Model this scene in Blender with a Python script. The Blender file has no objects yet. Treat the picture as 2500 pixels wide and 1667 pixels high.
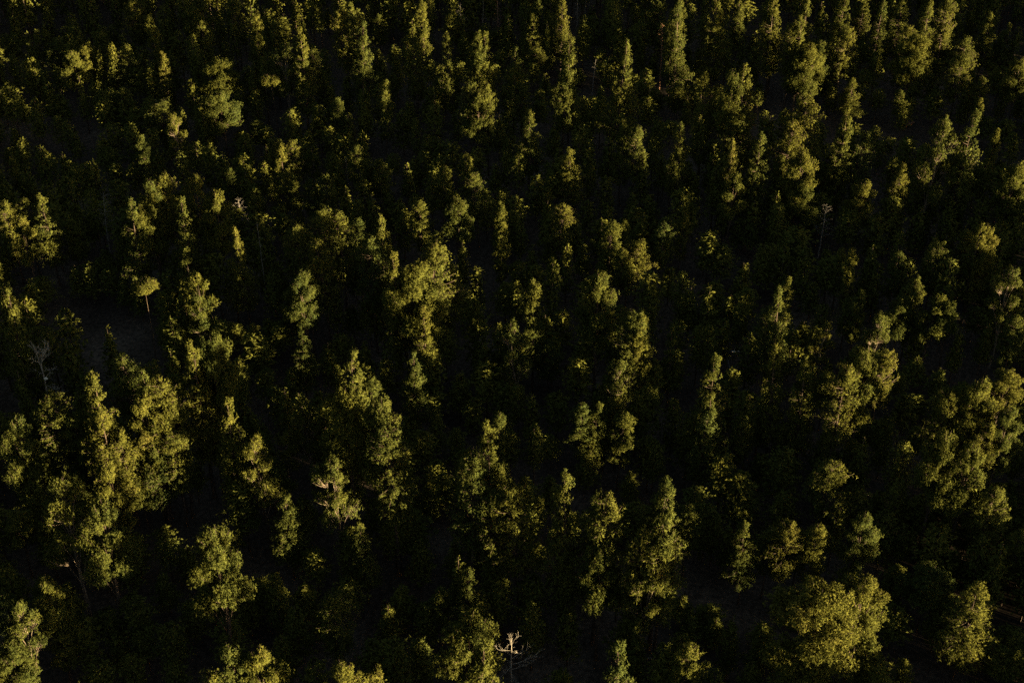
import bpy, math, random
import numpy as np
from mathutils import Vector, Matrix, Quaternion

scene = bpy.context.scene
col = scene.collection
rng = np.random.default_rng(11)

# ------------------------------------------------------------------ camera
CAM_H = 180.0
cam_data = bpy.data.cameras.new("camera")
cam_data.lens = 50.0
cam_data.sensor_width = 36.0
cam_data.clip_start = 1.0
cam_data.clip_end = 5000.0
cam = bpy.data.objects.new("camera", cam_data)
cam.location = (0.0, 0.0, CAM_H)
cam.rotation_euler = (math.radians(90 - 36.0), 0.0, 0.0)
col.objects.link(cam)
scene.camera = cam

# ------------------------------------------------------------------ light
SUN_ELEV = math.radians(4.0)
PHI = math.radians(60.0)
to_sun = Vector((math.sin(PHI) * math.cos(SUN_ELEV), -math.cos(PHI) * math.cos(SUN_ELEV), math.sin(SUN_ELEV)))
world = bpy.data.worlds.new("World")
scene.world = world
world.use_nodes = True
wn = world.node_tree.nodes
wl = world.node_tree.links
wn.clear()
sky = wn.new("ShaderNodeTexSky")
sky.sky_type = 'NISHITA'
sky.sun_disc = False
sky.sun_elevation = SUN_ELEV
sky.sun_rotation = math.atan2(to_sun.x, to_sun.y)
bg = wn.new("ShaderNodeBackground")
bg.inputs['Strength'].default_value = 0.034
wo = wn.new("ShaderNodeOutputWorld")
wl.new(sky.outputs[0], bg.inputs[0])
wl.new(bg.outputs[0], wo.inputs[0])
sun_data = bpy.data.lights.new("sun", 'SUN')
sun_data.energy = 5.0
sun_data.color = (1.0, 0.79, 0.43)
sun_data.angle = math.radians(0.5)
sun = bpy.data.objects.new("sun", sun_data)
sun.rotation_euler = to_sun.to_track_quat('Z', 'Y').to_euler()
sun.location = (150, -50, 250)
col.objects.link(sun)
vs = scene.view_settings
vs.view_transform = 'Standard'
vs.look = 'None'
vs.exposure = 2.92
vs.gamma = 1.0
vs.use_curve_mapping = False
scene.cycles.max_bounces = 4
scene.cycles.diffuse_bounces = 2
scene.cycles.glossy_bounces = 1
scene.cycles.transmission_bounces = 2
scene.cycles.use_denoising = False

# ------------------------------------------------------------------ materials
def material(name):
    m = bpy.data.materials.new(name)
    m.use_nodes = True
    m.node_tree.nodes.clear()
    N = m.node_tree.nodes
    out = N.new("ShaderNodeOutputMaterial")
    return m, N, m.node_tree.links, out

def ramp(N, stops):
    r = N.new("ShaderNodeValToRGB")
    e = r.color_ramp.elements
    while len(e) < len(stops):
        e.new(0.5)
    for k, (p, c) in enumerate(stops):
        e[k].position = p
        e[k].color = (*c, 1)
    return r

def needles(name, spread):
    m, N, L, out = material(name)
    geo = N.new("ShaderNodeNewGeometry")
    info = N.new("ShaderNodeObjectInfo")
    n1 = N.new("ShaderNodeTexNoise"); n1.inputs['Scale'].default_value = 0.9; n1.inputs['Detail'].default_value = 3
    n2 = N.new("ShaderNodeTexNoise"); n2.inputs['Scale'].default_value = 0.11; n2.inputs['Detail'].default_value = 1
    L.new(geo.outputs['Position'], n1.inputs['Vector'])
    L.new(geo.outputs['Position'], n2.inputs['Vector'])
    mixf = N.new("ShaderNodeMath"); mixf.operation = 'MULTIPLY_ADD'
    L.new(info.outputs['Random'], mixf.inputs[0]); mixf.inputs[1].default_value = spread
    L.new(n1.outputs[0], mixf.inputs[2])
    sub = N.new("ShaderNodeMath"); sub.operation = 'MULTIPLY_ADD'
    L.new(n2.outputs[0], sub.inputs[0]); sub.inputs[1].default_value = 0.8
    L.new(mixf.outputs[0], sub.inputs[2])
    sc = N.new("ShaderNodeMath"); sc.operation = 'MULTIPLY_ADD'
    L.new(sub.outputs[0], sc.inputs[0]); sc.inputs[1].default_value = 0.58; sc.inputs[2].default_value = -0.17
    r = ramp(N, [(0.0, (0.030, 0.048, 0.022)), (0.3, (0.055, 0.067, 0.018)), (0.65, (0.096, 0.095, 0.019)), (1.0, (0.120, 0.096, 0.030))])
    L.new(sc.outputs[0], r.inputs[0])
    # a spray of needles shades as a soft tuft: its facing is blended with the single blade's
    fa = N.new("ShaderNodeAttribute"); fa.attribute_name = "facing"
    vt = N.new("ShaderNodeVectorTransform"); vt.vector_type = 'NORMAL'; vt.convert_from = 'OBJECT'; vt.convert_to = 'WORLD'
    L.new(fa.outputs['Vector'], vt.inputs[0])
    nn = N.new("ShaderNodeVectorMath"); nn.operation = 'NORMALIZE'; L.new(vt.outputs[0], nn.inputs[0])
    ns = N.new("ShaderNodeVectorMath"); ns.operation = 'SCALE'; ns.inputs[3].default_value = 0.55
    L.new(geo.outputs['Normal'], ns.inputs[0])
    na = N.new("ShaderNodeVectorMath"); na.operation = 'ADD'; L.new(nn.outputs[0], na.inputs[0]); L.new(ns.outputs[0], na.inputs[1])
    nz = N.new("ShaderNodeVectorMath"); nz.operation = 'NORMALIZE'; L.new(na.outputs[0], nz.inputs[0])
    d = N.new("ShaderNodeBsdfDiffuse")
    L.new(nz.outputs[0], d.inputs['Normal'])
    L.new(r.outputs[0], d.inputs['Color'])
    t = N.new("ShaderNodeBsdfTranslucent")
    L.new(r.outputs[0], t.inputs['Color'])
    mx = N.new("ShaderNodeMixShader"); mx.inputs[0].default_value = 0.18
    L.new(d.outputs[0], mx.inputs[1]); L.new(t.outputs[0], mx.inputs[2])
    L.new(mx.outputs[0], out.inputs[0])
    return m

def rough(name, stops, scale, stretch=(1, 1, 1), bump=0.3, rv=0.85):
    m, N, L, out = material(name)
    tc = N.new("ShaderNodeNewGeometry")
    mp = N.new("ShaderNodeMapping"); mp.inputs['Scale'].default_value = stretch
    L.new(tc.outputs['Position'], mp.inputs[0])
    n = N.new("ShaderNodeTexNoise"); n.inputs['Scale'].default_value = scale; n.inputs['Detail'].default_value = 6
    L.new(mp.outputs[0], n.inputs['Vector'])
    r = ramp(N, stops)
    L.new(n.outputs[0], r.inputs[0])
    d = N.new("ShaderNodeBsdfPrincipled")
    d.inputs['Roughness'].default_value = rv
    d.inputs['Specular IOR Level'].default_value = 0.2
    L.new(r.outputs[0], d.inputs['Base Color'])
    b = N.new("ShaderNodeBump"); b.inputs['Strength'].default_value = bump
    L.new(n.outputs[0], b.inputs['Height']); L.new(b.outputs[0], d.inputs['Normal'])
    L.new(d.outputs[0], out.inputs[0])
    return m

M_needle = needles("pine_needles", 0.5)
M_bark = rough("pine_bark", [(0.3, (0.030, 0.021, 0.015)), (0.6, (0.062, 0.042, 0.028)), (0.8, (0.10, 0.068, 0.045))], 3.0, (1, 1, .25), .5)
M_palebark = rough("pale_bark", [(0.3, (0.065, 0.048, 0.034)), (0.7, (0.16, 0.12, 0.085))], 3.0, (1, 1, .25), .4)
M_dead = rough("bleached_wood", [(0.3, (0.15, 0.125, 0.095)), (0.7, (0.34, 0.29, 0.23))], 4.0, (1, 1, .3), .3)
M_bleached = rough("silver_wood", [(0.3, (0.17, 0.145, 0.115)), (0.7, (0.36, 0.31, 0.25))], 4.0, (1, 1, .3), .3)
M_grey = rough("weathered_wood", [(0.3, (0.075, 0.066, 0.057)), (0.7, (0.17, 0.147, 0.124))], 4.0, (1, 1, .3), .4)
M_red = rough("reddish_wood", [(0.3, (0.11, 0.055, 0.032)), (0.7, (0.25, 0.13, 0.075))], 4.0, (1, 1, .3), .4)
M_white = rough("split_white_wood", [(0.3, (0.66, 0.60, 0.48)), (0.7, (0.80, 0.75, 0.63))], 6.0, (1, 1, 1), .2)
M_brush = rough("dry_brush", [(0.3, (0.050, 0.045, 0.032)), (0.7, (0.12, 0.105, 0.075))], 2.0)

def ground_material():
    m, N, L, out = material("forest_floor")
    g = N.new("ShaderNodeNewGeometry")
    n1 = N.new("ShaderNodeTexNoise"); n1.inputs['Scale'].default_value = 0.05; n1.inputs['Detail'].default_value = 5
    n2 = N.new("ShaderNodeTexNoise"); n2.inputs['Scale'].default_value = 1.3; n2.inputs['Detail'].default_value = 8
    L.new(g.outputs['Position'], n1.inputs['Vector']); L.new(g.outputs['Position'], n2.inputs['Vector'])
    r1 = ramp(N, [(0.35, (0.036, 0.028, 0.022)), (0.55, (0.062, 0.047, 0.036)), (0.7, (0.100, 0.078, 0.060))])
    r2 = ramp(N, [(0.35, (0.45, 0.45, 0.45)), (0.65, (1.15, 1.1, 1.05))])
    L.new(n1.outputs[0], r1.inputs[0]); L.new(n2.outputs[0], r2.inputs[0])
    mx = N.new("ShaderNodeMix"); mx.data_type = 'RGBA'; mx.blend_type = 'MULTIPLY'; mx.inputs[0].default_value = 1.0
    L.new(r1.outputs[0], mx.inputs[6]); L.new(r2.outputs[0], mx.inputs[7])
    d = N.new("ShaderNodeBsdfPrincipled"); d.inputs['Roughness'].default_value = 0.95
    d.inputs['Specular IOR Level'].default_value = 0.1
    L.new(mx.outputs[2], d.inputs['Base Color'])
    b = N.new("ShaderNodeBump"); b.inputs['Strength'].default_value = 0.5
    L.new(n2.outputs[0], b.inputs['Height']); L.new(b.outputs[0], d.inputs['Normal'])
    L.new(d.outputs[0], out.inputs[0])
    return m

# ------------------------------------------------------------------ mesh helpers
def mesh_from(name, V, Fc, mat, soft=None):
    """V (n,3) array, Fc (m,3) triangles."""
    V = np.asarray(V, dtype=np.float32).reshape(-1, 3); Fc = np.asarray(Fc, dtype=np.int32).reshape(-1, 3)
    me = bpy.data.meshes.new(name)
    me.vertices.add(len(V)); me.vertices.foreach_set("co", V.ravel())
    me.loops.add(len(Fc) * 3); me.loops.foreach_set("vertex_index", Fc.ravel())
    me.polygons.add(len(Fc))
    me.polygons.foreach_set("loop_start", np.arange(0, len(Fc) * 3, 3, dtype=np.int32))
    me.polygons.foreach_set("loop_total", np.full(len(Fc), 3, dtype=np.int32))
    me.update(calc_edges=True)
    me.materials.append(mat)
    if soft is not None:                                              # the way each spray faces
        at = me.attributes.new("facing", 'FLOAT_VECTOR', 'POINT')
        at.data.foreach_set("vector", np.asarray(soft, dtype=np.float32).ravel())
    return me

def link(name, me, parent=None):
    o = bpy.data.objects.new(name, me)
    col.objects.link(o)
    if parent is not None:
        o.parent = parent
    return o

def tube(path, radii, sides=5):
    path = np.asarray(path, float); n = len(path)
    V = []; Fc = []
    for k in range(n):
        d = path[min(k + 1, n - 1)] - path[max(k - 1, 0)]
        d = d / (np.linalg.norm(d) + 1e-9)
        a = np.cross(d, (0, 0, 1.0)) if abs(d[2]) < .95 else np.cross(d, (1.0, 0, 0))
        a /= np.linalg.norm(a); b = np.cross(d, a)
        for s in range(sides):
            t = 2 * math.pi * s / sides
            V.append(path[k] + radii[k] * (math.cos(t) * a + math.sin(t) * b))
    for k in range(n - 1):
        for s in range(sides):
            p, q = k * sides + s, k * sides + (s + 1) % sides
            Fc += [(p, q, q + sides), (p, q + sides, p + sides)]
    V.append(path[-1]); e = len(V) - 1
    for s in range(sides):
        Fc.append(((n - 1) * sides + s, (n - 1) * sides + (s + 1) % sides, e))
    return np.array(V), np.array(Fc)

def join(parts):
    Vs = []; Fs = []; o = 0
    for V, Fc in parts:
        Vs.append(V); Fs.append(Fc + o); o += len(V)
    return np.concatenate(Vs), np.concatenate(Fs)

def unit(a):
    return a / (np.linalg.norm(a, axis=-1, keepdims=True) + 1e-9)

def tufts(C, Dn, blades, length, width, r, tri=False):
    """Needle tufts: at every point of C a spray of narrow blades round the direction Dn."""
    n = len(C)
    Bl = np.repeat(C, blades, 0)
    d = unit(np.repeat(Dn, blades, 0) * r.uniform(.35, .9, (n * blades, 1)) + unit(r.normal(size=(n * blades, 3))) * .85)
    s = unit(np.cross(d, r.normal(size=d.shape)))
    ln = length * r.uniform(.65, 1.25, (len(Bl), 1)); w = width * r.uniform(.7, 1.3, (len(Bl), 1))
    if tri:
        V = np.stack([Bl - s * w * .8, Bl + s * w * .8, Bl + d * ln], 1).reshape(-1, 3)
        return V, np.arange(len(V)).reshape(-1, 3)
    V = np.stack([Bl - s * w * .35, Bl + d * ln * .55 + s * w, Bl + d * ln, Bl + d * ln * .5 - s * w * .7], 1).reshape(-1, 3)
    k = np.arange(len(Bl))[:, None] * 4
    Fc = np.concatenate([k + np.array([0, 1, 2]), k + np.array([0, 2, 3])], 0)
    return V, Fc

# crown profiles: t = 0 at the crown's base, 1 at its top
def profile(sh, t):
    if sh == 'K':
        return np.minimum(1, .5 + t / .25) * np.clip(1 - t, 0, 1) ** .8 + .05
    if sh == 'N':
        return np.minimum(1, .55 + t / .3) * np.sqrt(np.clip(1 - t ** 2.2, 0, 1)) * .95 + .03
    return np.sqrt(np.clip(1 - ((t - .42) / .60) ** 2, 0.01, 1))

def crown_variant(sh, W, cl, seed):
    """Returns (needle mesh data, branchwork mesh data) of a crown W wide and cl tall, base at z = 0."""
    r = np.random.default_rng(seed); R = W / 2
    lobes = []
    ph = r.uniform(0, 6.28, 6); am = r.uniform(.10, .26, 3)
    E = []; S0 = []
    if sh in 'KNR':
        area = math.pi * W * cl * (.62 if sh == 'K' else .85)
        nb = int(area / (.80 if W < 5 else 1.05))
        t = r.uniform(0, .97, nb)
        if sh == 'K': t = 1 - np.sqrt(r.uniform(.001, 1, nb))
        t = t + (np.round(t * cl / 1.15) * 1.15 / cl - t) * .55        # boughs in whorls
        az = r.uniform(0, 2 * math.pi, nb)
        uneven = 1 + am[0] * np.sin(2 * az + ph[0] + t * 5) + am[1] * np.sin(3 * az + ph[1] - t * 9) + am[2] * np.sin(az + ph[2] + t * 14)
        rad = R * profile(sh, np.clip(t, 0, 1)) * uneven * r.uniform(.55, 1.10, nb)
        gap = np.sin(2 * az + ph[3] + 7 * t) + np.sin(5 * t * cl / 3 + ph[4] + az) > 1.35
        ok = ~gap | (t > .8)
        t, az, rad = t[ok], az[ok], rad[ok]
        E = np.stack([rad * np.cos(az), rad * np.sin(az), t * cl], 1)
        S0 = np.stack([0 * t, 0 * t, np.clip(t * cl - rad * (.55 * t - .02) - .1, -.05 * cl, cl)], 1)
    else:
        k = {'B': 9, 'F': 8, 'S': 6}[sh] + int(W / 3)
        for q in range(k):
            a = q * 2.4 + r.uniform(-.5, .5); f = (q + .5) / k
            if sh == 'F':
                zc = cl * r.uniform(.62, .80); rr = R * math.sqrt(f) * .72; lr = R * r.uniform(.36, .46); lz = cl * .26
            else:
                zc = cl * (.16 + .68 * f); rr = R * .70 * math.sqrt(max(0, 1 - ((f - .40) / .66) ** 2)) * r.uniform(.75, 1.15); lr = R * r.uniform(.34, .52) * (1.1 - .3 * f); lz = lr * r.uniform(.7, 1.0)
            lobes.append((rr * math.cos(a), rr * math.sin(a), zc, lr, lz))
        lobes.append((r.uniform(-.12, .12) * W, r.uniform(-.12, .12) * W, cl * .84, R * .38, cl * .15))
        dens = {'B': .60, 'F': .55, 'S': .85}[sh] * (1.0 if W < 7 else 1.3)
        for (x, y, z, lr, lz) in lobes:
            nb = max(6, int(4 * math.pi * lr * lr / dens * .8))
            d = unit(r.normal(size=(nb, 3))); d[:, 2] = np.where(r.random(nb) < .75, np.abs(d[:, 2]), d[:, 2])
            p = np.array([x, y, z]) + d * np.array([lr, lr, lz]) * r.uniform(.6, 1.08, (nb, 1))
            E.append(p); S0.append(np.repeat(np.array([[x * .45, y * .45, max(0, z - lr * .8)]]), nb, 0))
        E = np.concatenate(E); S0 = np.concatenate(S0)
        E[:, 2] = np.minimum(E[:, 2], cl * .985)
    nb = len(E)
    # puffs of needles along the outer part of each bough
    fr = np.array([.62, .84, 1.0]) if sh != 'S' else np.array([.72, .88, 1.0])
    side = unit(np.cross(E - S0 + 1e-6, np.array([0, 0, 1.0])))
    C = []; Dn = []
    for f in fr:
        c = S0 + (E - S0) * f + side * r.normal(0, .22, (nb, 1)) * min(1, W / 5)
        c[:, 2] += .12 * f * f * r.uniform(0, 1.5, nb)
        C.append(c); Dn.append(unit((E - S0) * np.array([1, 1, .5]) + np.array([0, 0, .6]) * np.linalg.norm(E - S0, axis=1, keepdims=True)))
    # a few leading shoots at the tip
    nt = 5
    tip = np.stack([r.normal(0, .12, nt), r.normal(0, .12, nt), cl * r.uniform(.92, 1.0, nt)], 1)
    if sh in 'KNR': C.append(tip); Dn.append(np.repeat(np.array([[0, 0, 1.0]]), nt, 0))
    C = np.concatenate(C); Dn = np.concatenate(Dn)
    pr = .34 if W < 5 else .42
    m = 7 if W < 9 else 6
    Cp = np.repeat(C, m, 0) + unit(r.normal(size=(len(C) * m, 3))) * pr * np.repeat(r.uniform(.6, 1.25, (len(C), 1)), m, 0) * r.uniform(.75, 1.05, (len(C) * m, 1))
    Dp = unit(np.repeat(Dn, m, 0) * .6 + 1.2 * unit(Cp - np.repeat(C, m, 0)))
    nbl = 6
    V, Fc = tufts(Cp, Dp, nbl, .29 if W < 9 else .33, .054 if W < 9 else .060, r, True)
    out = unit(Cp * np.array([1, 1, 0]) + 1e-6) + np.array([0, 0, .35])
    Nv = np.repeat(unit(.75 * unit(Cp - np.repeat(C, m, 0)) + .55 * out), nbl * 3, 0)
    # dense inner needle mass of larger blades, added to block sun through the crown
    nc = int(20 + 2.6 * W * cl ** .7)
    pick = r.integers(len(E), size=nc); f = r.uniform(.25, .62, (nc, 1))
    cc = S0[pick] + (E[pick] - S0[pick]) * f
    if sh in 'KNRB':
        Vc, Fcc = tufts(cc, unit(E[pick] - S0[pick] + 1e-6), 3, .70, .22, r)
        Nc = np.repeat(unit(E[pick] - S0[pick] + 1e-6), 12, 0)
        Fc = np.concatenate([Fc, Fcc + len(V)]); V = np.concatenate([V, Vc]); Nv = np.concatenate([Nv, Nc])
    # boughs
    step = max(1, nb // (70 if W < 6 else 110))
    bw = []
    for i in range(0, nb, step):
        a, b = S0[i], E[i]; mid = a + (b - a) * .55 + np.array([0, 0, -.06 * np.linalg.norm(b - a)])
        q = .012 * np.linalg.norm(b - a) + .012
        bw.append(tube([a, mid, b], [q * 1.5, q, q * .35], 3))
    for (x, y, z, lr, lz) in lobes:                                   # main limbs of the broad crowns
        a = np.array([0, 0, max(-.1 * cl, z - .45 * cl)]); b = np.array([x, y, z])
        bw.append(tube([a, a + (b - a) * np.array([.45, .45, .6]), b], [.008 * W + .03, .006 * W + .02, .015], 4))
    return (V, Fc, Nv), join(bw)

KINDS = {'K': [(5, 14), (5, 14), (7.5, 16), (7.5, 16)], 'N': [(3, 13), (3, 13), (4.5, 15)], 'R': [(4.3, 11.5), (4.3, 11.5), (6.5, 13), (6.5, 13)],
         'B': [(5, 11), (5, 11), (8, 13), (8, 13), (11.5, 15)], 'F': [(6, 2.9), (6, 2.9)], 'S': [(4.5, 10), (4.5, 10), (8, 12.5)]}
VAR = {}
n_tri = 0
for sh, lst in KINDS.items():
    VAR[sh] = []
    for q, (W, cl) in enumerate(lst):
        (V, Fc, Nv), (Vb, Fb) = crown_variant(sh, W, cl, 100 * ord(sh) + q)
        V = V * np.array([1, 1, cl / V[:, 2].max()])
        n_tri += len(Fc) + len(Fb)
        VAR[sh].append(dict(W=W, cl=cl, me=mesh_from("crown_" + sh.lower(), V, Fc, M_needle, Nv),
                            br=mesh_from("branchwork_" + sh.lower(), Vb, Fb, M_palebark if sh in 'S' else M_bark)))

def trunk_mesh(seed, mat):
    r = np.random.default_rng(seed)
    z = np.array([-.03, .0, .02, .15, .4, .7, .9, .985])
    p = np.stack([r.normal(0, .006, 8), r.normal(0, .006, 8), z], 1); p[:3, :2] = 0
    V, Fc = tube(p, [.016, .016, .0125, .0105, .0075, .0042, .0018, .0008], 8)
    return mesh_from("trunk", V, Fc, mat)                             # unit height, scaled per tree
TRUNKS = [trunk_mesh(s, M_bark) for s in range(3)]
TRUNK_PALE = trunk_mesh(5, M_palebark)

def gz(x, y):
    return 1.6 * np.sin(x * .021 + .7) * np.cos(y * .017) + .9 * np.sin(x * .05 + y * .043)

# ------------------------------------------------------------------ ground
gx = np.arange(-1500, 1501, 12.0); gy = np.arange(-900, 2101, 12.0)
X, Y = np.meshgrid(gx, gy)
Vg = np.stack([X, Y, gz(X, Y)], -1).reshape(-1, 3)
w = len(gx); i = np.arange(len(gx) - 1)[None] + (np.arange(len(gy) - 1) * w)[:, None]; i = i.ravel()
Fg = np.concatenate([np.stack([i, i + 1, i + w + 1], 1), np.stack([i, i + w + 1, i + w], 1)])
ground = link("ground", mesh_from("ground", Vg, Fg, ground_material()))
ground.data.polygons.foreach_set("use_smooth", np.ones(len(Fg), dtype=bool))
ground['kind'] = 'structure'
ground['label'] = "bare brown forest floor of needles and soil between the pines"

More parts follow.
